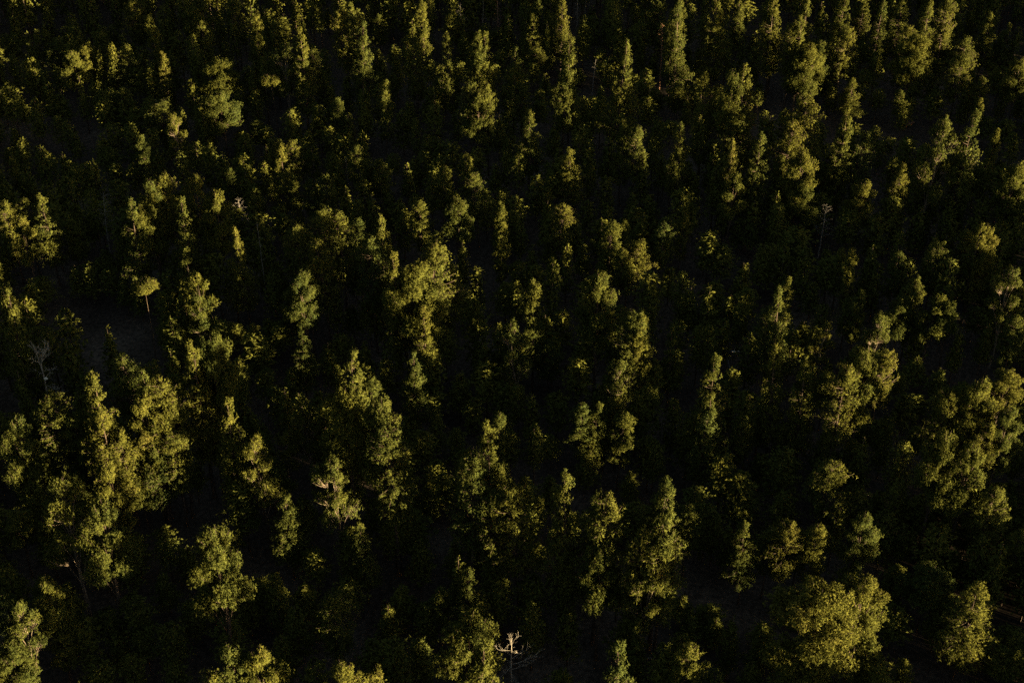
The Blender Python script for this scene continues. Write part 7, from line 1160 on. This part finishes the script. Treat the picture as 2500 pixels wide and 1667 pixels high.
(94.7,168.8,7.6,2.4,1),(107.1,159.7,7.3,2.4,1),(108.8,156.6,7.3,2.4,1),(98.6,160.3,7.4,2.4,1),(89.7,152.7,8.7,2.4,1),(81,158.7,9.3,2.4,1),
(84.5,154,7.2,2.4,1),(100.4,151.7,8.9,2.4,1),(97.1,149.1,8,2.4,1),(28.4,166.8,7.4,2.4,1),(33.7,232.8,10.2,2.4,1),(37.3,307.6,7.5,2.4,1),
(32.9,388.7,8.9,2.4,1),(-25.2,226.6,10.4,2.4,1),(-8.2,191.6,9.7,2.4,1),(13,171.1,9.4,2.4,1),(6.9,193.7,9.2,2.4,1),(96.7,326.1,7.1,2.4,1),
(-58.2,168.4,10.8,2.4,1),(46.5,202,9.6,2.4,1),(56.9,296.6,8.5,2.4,1),(-56,407.3,9.1,2.4,1),(-10.5,205.8,10.1,2.4,1),(50.5,252.4,10.3,2.4,1),
(-91.3,270.4,9.1,2.4,1),(107,313.4,9.8,2.4,1),(76,157,9.6,2.4,1),(-44.7,194.2,9.1,2.4,1),(65,255.8,9.3,2.4,1),(-65.7,159.9,9.7,2.4,1),
(-63.2,156.1,9.2,2.4,1),(34.6,261.3,10,2.4,1),(6.1,365.4,9.3,2.4,1),(103.7,261.2,10,2.4,1),(-135.6,335.9,9,2.4,1),(-33.5,173.5,10.8,2.4,1),
(61.6,244.9,7.7,2.4,1),(86.4,350.6,8.4,2.4,1),(-15.9,406.7,7.3,2.4,1),(166.5,391.2,7.1,2.4,1),(164.7,384.3,7.6,2.4,1),(46.9,358.6,5,2.4,1),
(118.9,249.7,7.5,2.4,1),(80.6,183.5,9.8,2.4,1),(91.4,185.4,9,2.4,1),(93.1,149.3,7.7,2.4,1),(-52.7,162.2,9.9,2.4,1),(-6.7,413.8,8.6,2.4,1),
(-55.6,175.6,9.8,2.4,1),(90.1,285.6,9.8,2.4,1),(17.6,167.6,10.5,2.4,1),(127.4,384.5,7.6,2.4,1),(-83,322.4,9.6,2.4,1),(72.5,166.8,9.1,2.4,1),
(-32.7,192.1,9.6,2.4,1),(-24.3,186.9,9.4,2.4,1),(157.5,425.3,9,2.4,1),(-98.3,285,9.6,2.4,1),(-4.3,181.9,9.7,2.4,1),(-69.1,172.7,9.2,2.4,1),
(-133.8,351.2,9.4,2.4,1),(43.7,272.7,9.9,2.4,1),(-48.6,223.4,9.3,2.4,1),(-46.6,253.1,8.3,2.4,1),(106.3,236.8,10.8,2.4,1),(68.6,180.8,10.9,2.4,1),
(80.9,221.7,6.8,2.4,1),(52.6,282.3,9,2.4,1),(-54.5,287.4,10.3,2.4,1),(-119.3,303.7,10.7,2.4,1),(-123.5,316.6,10.6,2.4,1),(-64.8,177.2,9.9,2.4,1),
(137.6,349.6,9.7,2.4,1),(92.9,320,9.9,2.4,1),(3.6,159.7,9.3,2.4,1),(33.5,161.7,7.4,2.4,1),(172.3,381.1,7.7,2.4,1),(121.1,256.3,8.2,2.4,1),
(89.6,177.4,7.3,2.4,1),(-131.3,433.9,8.1,2.4,1),(11.5,349,9.4,2.4,1),(-4.1,306,10.8,2.4,1),(-29.5,295,9.6,2.4,1),(-35,236.6,9,2.4,1),
(-12.5,194.2,9.8,2.4,1),(96.4,303.1,8.8,2.4,1),(70.1,162.1,9.2,2.4,1),(-33.9,248,9.2,2.4,1),(42.1,218.3,9.5,2.4,1),(98.2,246.9,9.3,2.4,1),
(-34.7,263.4,10.9,2.4,1),(96.6,284.7,9.5,2.4,1),(-59.2,156.9,9,2.4,1),(-31,162.1,9.2,2.4,1),(-45.9,217.9,9.6,2.4,1),(-20.6,350.7,9.6,2.4,1),
(71.5,290.4,9.9,2.4,1),(-43.6,164.2,10.5,2.4,1),(-91.3,265.2,9,2.4,1),(57.5,246.8,9.7,2.4,1),(42.6,156.8,6.4,2.4,1),(76.8,207.7,9.6,2.4,1),
(-50.7,242.3,9.8,2.4,1),(-6.1,178.8,9.1,2.4,1),(-27.3,271.4,9.1,2.4,1),(73.8,224.4,8.4,2.4,1),(13.8,200.7,9.5,2.4,1),(-39.2,166.5,9.1,2.4,1),
(-2.4,398.8,8.7,2.4,1),(122,252.5,8.6,2.4,1),(2.6,191.6,9.2,2.4,1),(101.6,164.5,7.7,2.4,1),(-80.5,254.4,9.4,2.4,1),(15.1,183,5.6,2.4,1),
(111.1,175.8,8.6,2.4,1),(48.3,364.5,9.4,2.4,1),(-4,195.6,7.4,2.4,1),(61.2,352.5,5.8,2.4,1),(-7.4,216,9.6,2.4,1),(-8.8,199.8,9.6,2.4,1),
(105.6,249.7,7.1,2.4,1),(97.3,145.4,8.1,2.4,1),(-73.9,250.6,9.1,2.4,1),(60.1,197.2,9.2,2.4,1),(-1.7,211.8,8.5,2.4,1),(-26.6,410.5,8.9,2.4,1),
(170.9,387.1,9.4,2.4,1),(178.6,377.2,8.3,2.4,1),(25.2,374.2,9.8,2.4,1),(40,371.5,9.6,2.4,1),(64.6,357,9,2.4,1),(52.7,360.9,10.2,2.4,1),
(67.4,354.5,9.1,2.4,1),(125.6,281.3,8.8,2.4,1),(123.1,271.7,9.9,2.4,1),(142.9,245,8.9,2.4,1),(-67.2,246.7,10.9,2.4,1),(113.2,255.8,8.6,2.4,1),
(135,241.2,8.9,2.4,1),(131.3,237.4,9.8,2.4,1),(51.7,201.5,9.4,2.4,1),(98.6,192.7,8.2,2.4,1),(114.1,173.2,10.5,2.4,1),(79.1,187.7,9.6,2.4,1),
(114.3,165.7,9.2,2.4,1),(118.2,164.6,9.7,2.4,1),(115.6,162.3,8.9,2.4,1),(112.9,160,8.9,2.4,1),(84.7,176.7,9.5,2.4,1),(117.3,153.8,10.5,2.4,1),
(120.7,154.8,8.1,2.4,1),(73.1,159.6,9.7,2.4,1),(101.3,144,10.1,2.4,1),(-32.5,405.6,8.4,2.4,1),(175.2,384.6,9.4,2.4,1),(137.9,275.3,9.2,2.4,1),
(127.1,271,10.2,2.4,1),(-42.9,235.1,6.7,2.4,1),(115.8,157.4,10.5,2.4,1),(-29.9,402,8.9,2.4,1),(186.3,378.6,8.8,2.4,1),(142,271.8,8.8,2.4,1),
(-96.2,262.6,9.9,2.4,1),(-92.8,261.6,10.6,2.4,1),(-87.9,260.4,9.5,2.4,1),(-84.4,257.2,10.1,2.4,1),(103.3,253.2,9.3,2.4,1),(115.2,150.5,10.8,2.4,1),
(-12,392.2,8.9,2.4,1),(30.3,369.6,5.2,2.4,1),(146.8,268.4,8.7,2.4,1),(-31.3,198.2,10.4,2.4,1),(123.1,157.8,9.8,2.4,1),(89.7,149.3,8.5,2.4,1),
(-63,245.2,7.2,2.4,1),(-56.8,335.7,12.9,2.7,1),(-50,333.5,14.6,2.7,1),(-45.4,327.4,9.4,2.7,1),(-68.2,232.1,15.8,2.7,1),(-61.4,229.9,11.9,2.7,1),  # wider ones, into the next row: added sunward to shade umbrella pine trunks
(-56.8,223.8,15.1,2.7,1),(139.3,265.2,8,2.4,1),(131,248.7,9.2,2.4,1),(102.4,201,9.3,2.4,1),(-8.7,390.7,9.6,2.4,1),(61.1,356.4,10.9,2.4,1),
(151.7,257.8,8.8,2.4,1),(111.4,197,10.9,2.4,1),(-4.3,388.4,10.3,2.4,1),(124.5,189.2,8.5,2.4,1),(160.9,421.2,8.4,2.4,1),(165.2,418.4,9.2,2.4,1),
(138,281.6,9.2,2.4,1),(153.5,265.5,9.5,2.4,1),(139.1,270.1,9.9,2.4,1),(-23.4,196,8.5,2.4,1),(168.7,416,9.6,2.4,1),(142.9,279.2,10.5,2.4,1),
(134.4,276.1,9.3,2.4,1),(121.5,280.2,9.1,2.4,1),(127,185.8,9.6,2.4,1),(90.5,193.1,9.5,2.4,1),(105,156.4,10.1,2.4,1),(113.1,138.5,8.7,2.4,1),
(171.6,411.5,9.6,2.4,1),(130.5,288.4,9.9,2.4,1),(126.7,278,10.4,2.4,1),(107.3,272.8,10.6,2.4,1),(107.3,257.5,8.5,2.4,1),(-37.1,204,9.7,2.4,1),
(-18,191,9.5,2.4,1),(88.7,173.9,9.4,2.4,1),(121.3,148.1,8.9,2.4,1),(191.9,403.3,10.3,2.4,1),(154.9,272.4,10,2.4,1),(116.9,267.4,8.5,2.4,1),
(-6.5,185.4,9.1,2.4,1),(3.2,382.8,10.3,2.4,1),(67.3,211.8,9.8,2.4,1),(4.5,180.5,5.3,2.4,1),(10.6,379.1,6.9,2.4,1),(154.3,392.6,9.8,2.4,1),
(168.8,381.6,9.5,2.4,1),(127.9,241.7,9.5,2.4,1),(70.2,209.6,10.2,2.4,1),(-2.3,188.8,9.6,2.4,1),(77.7,194.8,8.3,2.4,1),(93.7,172.4,10.4,2.4,1),
(-126.2,433.6,8.4,2.4,1),(34.3,366.4,5.5,2.4,1),(56.6,357,6.4,2.4,1),(126,263.7,8.9,2.4,1),(164.3,388.6,9.6,2.4,1),(26.1,369.5,7.9,2.4,1),
(50,357.1,6.8,2.4,1),(138.4,252.5,9.3,2.4,1),(-28.3,201.1,8.9,2.4,1),(-30.7,204.8,10.3,2.4,1),(10,185.1,8.8,2.4,1),(36.9,360.7,9.6,2.4,1),
(140.7,255.2,10,2.4,1),(71.2,190.3,8.3,2.4,1),
]
def low_crown(sh, n, blade, wd, seed):
    r = np.random.default_rng(seed)
    t = r.uniform(0, 1, n) if sh != 'K' else 1 - np.sqrt(r.uniform(0, 1, n))
    az = r.uniform(0, 6.283, n)
    p1, p2 = r.uniform(0, 6.28, 2)
    un = 1 + .18 * np.sin(2 * az + p1 + 6 * t) + .15 * np.sin(3 * az + p2 - 9 * t)
    rad = profile(sh, t) * un * r.uniform(.4, 1.08, n) * (1 + .25 * np.sin(az * 5 + p2 + 20 * t))
    C = np.stack([rad * np.cos(az) * 2, rad * np.sin(az) * 2, t * 11], 1)
    Dn = unit(np.stack([np.cos(az), np.sin(az), .5 + 0 * az], 1))
    V, Fc = tufts(C, Dn, 3, blade, wd, r, True)
    nc = 52 if n > 100 else 16  # inner blades added so less sun leaks through the crown
    tc = r.uniform(.08, .82, nc); ac = r.uniform(0, 6.283, nc); rc = profile(sh, tc) * .45 * np.sqrt(r.uniform(0, 1, nc))
    Vc, Fcc = tufts(np.stack([rc * np.cos(ac) * 2, rc * np.sin(ac) * 2, tc * 11], 1), unit(np.stack([np.cos(ac), np.sin(ac), .2 + 0 * ac], 1)), 3, .75, .42, r, True)
    Fc = np.concatenate([Fc, Fcc + len(V)]); V = np.concatenate([V, Vc]); az = np.concatenate([az, ac]); n += nc
    V[:, 2] /= 11; V[:, :2] /= 2
    cl_ = np.stack([np.cos(az), np.sin(az), .35 + 0 * az], 1) + .7 * unit(r.normal(size=(n, 3)))
    return V, Fc, np.repeat(unit(cl_), 9, 0)
LOW = {2: [low_crown(s, 800, .38, .115, q) for q, s in enumerate('KRNR')], 1: [low_crown(s, 330, .54, .185, 10 + q) for q, s in enumerate('KNRKNR')],
       3: [low_crown(s, 740, .37, .13, 30 + q) for q, s in enumerate('KNRKNR')], 4: [low_crown(s, 330, .48, .165, 40 + q) for q, s in enumerate('KNRKNR')],
       0: [low_crown(s, 60, 1.6, .6, 20 + q) for q, s in enumerate('KNRKR')]}
def level(det, y):                                                    # finer foliage on the nearer trees
    return det if det != 1 else 3 if y < 215 else 1 if y < 300 else 4
CF = {2: [.75, .62, .7, .62], 1: [.78, .8, .66, .75, .8, .62], 0: [.8, .8, .7, .8, .65]}
CF[3] = CF[4] = CF[1]
parts = []; tparts = []; soft = []
tv, tf = tube([(0, 0, 0), (0, 0, .5), (0, 0, 1)], [.013, .009, .003], 4)
for k, (x, y, h, R, det) in enumerate(REST):
    det = level(det, y)
    q = k * 7 % len(LOW[det]); V, Fc, Nl = LOW[det][q]
    a = k * 2.399; ca, sa = math.cos(a), math.sin(a); cl = h * CF[det][q]
    z0 = float(gz(x, y))
    V2 = np.stack([(V[:, 0] * ca - V[:, 1] * sa) * R + x, (V[:, 0] * sa + V[:, 1] * ca) * R + y, V[:, 2] * cl + z0 + h - cl], 1)
    parts.append((V2, Fc)); soft.append(np.stack([Nl[:, 0] * ca - Nl[:, 1] * sa, Nl[:, 0] * sa + Nl[:, 1] * ca, Nl[:, 2]], 1))
    tparts.append((tv * np.array([h, h, h * .97]) + np.array([x, y, z0 - .1]), tf))
V, Fc = join(parts); n_rest = len(Fc)
wood = link("pine_woodland", mesh_from("pine_woodland", V, Fc, M_needle, np.concatenate(soft)))
wood['kind'] = 'stuff'; wood['label'] = "dark mass of shaded pines filling the wood between the lit trees"
V, Fc = join(tparts)
tw = link("trunks_of_the_wood", mesh_from("trunks_of_the_wood", V, Fc, M_bark), wood); tw['kind'] = 'stuff'

# ------------------------------------------------------------------ undergrowth
parts = []
for k in range(2600):
    y = rng.uniform(125, 450); x = rng.uniform(-1, 1) * (y * .81 + 106) * .37
    clear = (-72 < x < -48) and (205 < y < 285)
    if not clear and rng.random() < .45: continue
    hgt = rng.uniform(.4, 1.1) * (1.5 if clear and rng.random() < .4 else 1)
    nb = 7
    d = unit(np.stack([rng.normal(0, .5, nb), rng.normal(0, .5, nb), np.full(nb, 1.0)], 1)); s = unit(np.cross(d, rng.normal(size=(nb, 3))))
    b = np.array([x, y, float(gz(x, y)) - .05]) + np.stack([rng.normal(0, .2, nb), rng.normal(0, .2, nb), np.zeros(nb)], 1)
    V = np.stack([b - s * .05, b + s * .05, b + d * hgt * rng.uniform(.6, 1.2, (nb, 1))], 1).reshape(-1, 3)
    parts.append((V, np.arange(nb * 3).reshape(-1, 3)))
V, Fc = join(parts)
brush = link("undergrowth", mesh_from("undergrowth", V, Fc, M_brush))
brush['kind'] = 'stuff'; brush['label'] = "sparse dry brush on the shaded forest floor"

# ------------------------------------------------------------------ fallen logs
LOGS = [
(-67.79, 165.74, -66.27, 163.44, 0.201, 'grey', 'short grey fallen branch beside the long fallen log, lower left'),
(-66.31, 163.61, -57.87, 160.9, 0.324, 'grey', 'long grey fallen log lying on the dark ground at the lower left'),
(46.94, 244.57, 48.83, 244.46, 0.223, 'white', 'small white fallen log on the dark ground right of centre'),
(45.86, 242.07, 46.03, 237.71, 0.142, 'grey', 'short grey fallen branch on the ground below the white log'),
(-15.79, 197.14, -12.56, 201.14, 0.167, 'grey', 'thin fallen trunk slanting up the ground below the tallest lit stand'),
(-15.96, 195.0, -14.27, 194.12, 0.166, 'grey', 'short fallen stick below the slanting fallen trunk, centre left'),
(-7.48, 180.19, -3.51, 178.63, 0.171, 'dark', 'dark fallen log behind the small lone cone pine, lower centre'),
(22.4, 159.29, 25.62, 159.02, 0.172, 'grey', 'straight grey fallen log near the bottom edge, right of centre'),
(24.0, 160.16, 25.71, 162.72, 0.111, 'grey', 'thin fallen branch leaning up from the grey log at the bottom'),
(104.38, 343.18, 109.07, 346.99, 0.442, 'red', 'reddish fallen log catching light on the ground at the upper right'),
(52.58, 390.04, 64.16, 389.58, 0.265, 'dark', 'long dark fallen log under the wide pines at the top right'),
(-24.13, 388.46, -20.62, 388.57, 0.22, 'dark', 'dark fallen log in the top centre gap beneath bare trunks'),
]
for k, (x0, y0, x1, y1, rad, kind, label) in enumerate(LOGS):
    r = np.random.default_rng(900 + k)
    a = np.array([x0, y0, float(gz(x0, y0)) + rad * .7]); b = np.array([x1, y1, float(gz(x1, y1)) + rad * .6])
    n = 7; f = np.linspace(0, 1, n)[:, None]
    L = np.linalg.norm(b - a)
    path = a + (b - a) * f; path[1:-1, :2] += r.normal(0, .012 * L, (n - 2, 2))
    mat = {'grey': M_grey, 'white': M_white, 'dark': M_bark, 'red': M_red}[kind]
    o = bpy.data.objects.new("fallen_log", None); col.objects.link(o); o.location = Vector(a)
    o['label'] = label; o['category'] = 'fallen log'; o['group'] = 'fallen logs on the forest floor'
    V, Fc = tube(path - a, rad * np.linspace(1.1, .6, n), 8)
    link("log_trunk", mesh_from("log_trunk", V, Fc, mat), o)
    for s in range(3):
        p = path[2 + s] - a; d = unit(r.normal(size=3)); d[2] = abs(d[2])
        V, Fc = tube([p, p + d * rad * 3, p + d * rad * 5 + np.array([0, 0, rad])], [rad * .35, rad * .25, rad * .08], 5)
        link("branch_stub", mesh_from("branch_stub", V, Fc, mat), o)

# ------------------------------------------------------------------ dead trees
def twig(a, d, length, rad, depth, r, out, droop=0.0):
    """A crooked branch with smaller ones on it; appends tubes to out."""
    n = 5; p = [np.array(a, float)]; d = np.array(d, float)
    for k in range(n - 1):
        d = unit(d + r.normal(0, .15, 3) + np.array([0, 0, .05 - droop]))
        p.append(p[-1] + d * length / (n - 1))
    out.append(tube(p, np.linspace(rad, rad * .25, n), 5 if rad > .05 else 3))
    if depth:
        for k in range(1, n):
            for _ in range(2 if k > 1 else 1):
                nd = unit(d + r.normal(0, .75, 3) + np.array([0, 0, .15 - droop]))
                twig(p[k], nd, length * r.uniform(.28, .5), rad * .5, depth - 1, r, out, droop)

# x, y, height, crown width, kind, label
DEAD = [
(-92.5,276.7,19.2,4.1,'twiggy','leaning dead pine with pale bare twigs beside a dark pine, left side'),
(-63.6,286.8,12.5,4.8,'twiggy','grey leafless dead tree with a bushy twig crown, left of centre'),
(-53.3,255.1,24.5,2.5,'pole','tall thin bare dead trunk with a small twiggy tip, left of centre'),
(-40.5,307.5,13.2,1.3,'pole','thin grey dead trunk among the shaded pines above the biggest pine'),
(-15.0,396.0,14.8,3.8,'twiggy','pale dead trunk with drooping twigs, leftmost of the bare trunks along the top'),
(-8.7,395.6,17.0,2.4,'pole','faint grey bare trunk at the top edge between two paler dead trees'),
(-4.1,393.7,17.8,3.3,'twiggy','reddish dead trunk at the top edge with short broken twigs'),
(19.2,394.3,17.0,3.3,'twiggy','pale dead trunk at the top edge right of the big bright column pine'),
(21.8,402.7,13.2,1.9,'pole','thin dead trunk at the top edge, rightmost of the bare trunks'),
(41.7,367.1,20.0,3.7,'twiggy','reddish brown dying tree wedged between green pines at the top right'),
(22.3,361.1,12.5,2.0,'pole','thin leaning dead trunk in the shade right of centre near the top'),
(75.5,359.7,11.0,2.2,'pole','thin pale dead trunk leaning beside the tall stacked column of pine'),
(70.2,275.2,17.8,4.4,'twiggy','grey dead tree with spreading bare twigs in the shade at right'),
(-90.1,217.3,24.5,6.8,'forked','forked dead tree with pale bare branches near the left edge'),
(21.8,227.5,17.8,1.6,'pole','thin bare dead trunk under the three-headed pine right of centre'),
(-0.1,151.3,14.0,6.7,'white','white bare dead tree with crooked branches at the bottom centre'),
]
for k, (x, y, h, W, kind, label) in enumerate(DEAD):
    r = np.random.default_rng(300 + k)
    mat = {'white': M_bleached, 'forked': M_dead, 'twiggy': M_grey, 'pole': M_grey}[kind]
    if 'red' in label: mat = M_red
    t = bpy.data.objects.new("dead_tree", None); col.objects.link(t); t.location = (x, y, float(gz(x, y)))
    t['label'] = label; t['category'] = 'dead tree'; t['group'] = 'dead bare trees in the forest'
    n = 9; z = np.linspace(-.02, 1, n) * h * (1 if kind != 'forked' else .66)
    lean = r.normal(0, .012, 2) * h
    if 'leaning' in label: lean = np.array([.06 * h, 0])
    path = np.stack([lean[0] * (z / h) ** 2 + r.normal(0, .035, n), lean[1] * (z / h) ** 2 + r.normal(0, .035, n), z], 1)
    r0 = {'white': .16, 'forked': .24, 'twiggy': .2, 'pole': .17}[kind]
    V, Fc = tube(path, np.linspace(r0, .03 if kind != 'forked' else .14, n), 8)
    link("trunk", mesh_from("trunk", V, Fc, mat), t)
    def at(f):
        q = f * (n - 1); a = int(min(q, n - 2)); return path[a] + (path[a + 1] - path[a]) * (q - a)
    def branch(f, d, length, rad, depth, droop=0.0):
        out = []; twig(at(f), unit(np.array(d, float)), length, rad, depth, r, out, droop)
        V, Fc = join(out); link("branch", mesh_from("branch", V, Fc, mat), t)
    R = W / 2
    if kind == 'white':
        for f, d, l, q in [(.97, (.1, 0, 1), .30, .05), (.93, (-.25, 0, 1), .30, .05), (.90, (.45, .1, 1), .62, .06), (.85, (-.3, .2, 1), .5, .06),
                           (.80, (-1, -.1, .12), .9, .075), (.76, (.8, -.2, .55), .55, .09), (.72, (-.8, .2, .5), .5, .07),
                           (.66, (.75, .2, .8), .85, .09), (.62, (-1, .1, .2), 1.05, .10), (.58, (1, -.2, .35), 1.15, .10),
                           (.55, (-.6, -.4, -.25), .8, .10), (.50, (.9, .3, .15), 1.1, .09), (.46, (-.7, .3, -.15), .8, .08), (.44, (.3, -.9, .2), .7, .07), (.42, (.1, .9, .3), .7, .07)]:
            branch(f, d, l * R, q * .5, 2)
    elif kind == 'forked':
        for d, l, q in [((-.55, 0, 1), 1.15, .14), ((.6, .1, 1), 1.25, .15), ((.1, .5, .9), .8, .10)]:
            branch(.99, d, l * R, q, 3)
        for f, d in [(.9, (.9, -.3, .5)), (.86, (-.9, .2, .5)), (.8, (.8, .3, .35)), (.7, (.9, -.2, .0)), (.62, (.7, .5, .1)), (.55, (.9, .1, -.1))]:
            branch(f, d, R * r.uniform(.55, .85), .07, 2)
        st = at(.80) + np.array([.22, -.12, 0])
        V, Fc = tube([at(.80), st, st + np.array([.42, -.22, .30])], [.20, .30, .24], 7)
        link("broken_stub", mesh_from("broken_stub", V, Fc, M_white), t)['label'] = "white broken stub on the trunk"
    else:
        nb = 9 if kind == 'pole' else 18
        for q in range(nb):
            f = .52 + .47 * (q + .5) / nb if kind == 'twiggy' else .60 + .39 * (q + .5) / nb
            a = q * 2.4 + r.uniform(-.5, .5)
            l = R * (1.15 - .75 * (f - .5) * 2) * r.uniform(.6, 1.1)
            branch(f, (math.cos(a), math.sin(a), r.uniform(.1, .6)), max(.35, l), .035, 2 if kind == 'twiggy' else 1, .06 if kind == 'twiggy' else 0)
print("TRIS variants", n_tri, "woodland", n_rest)
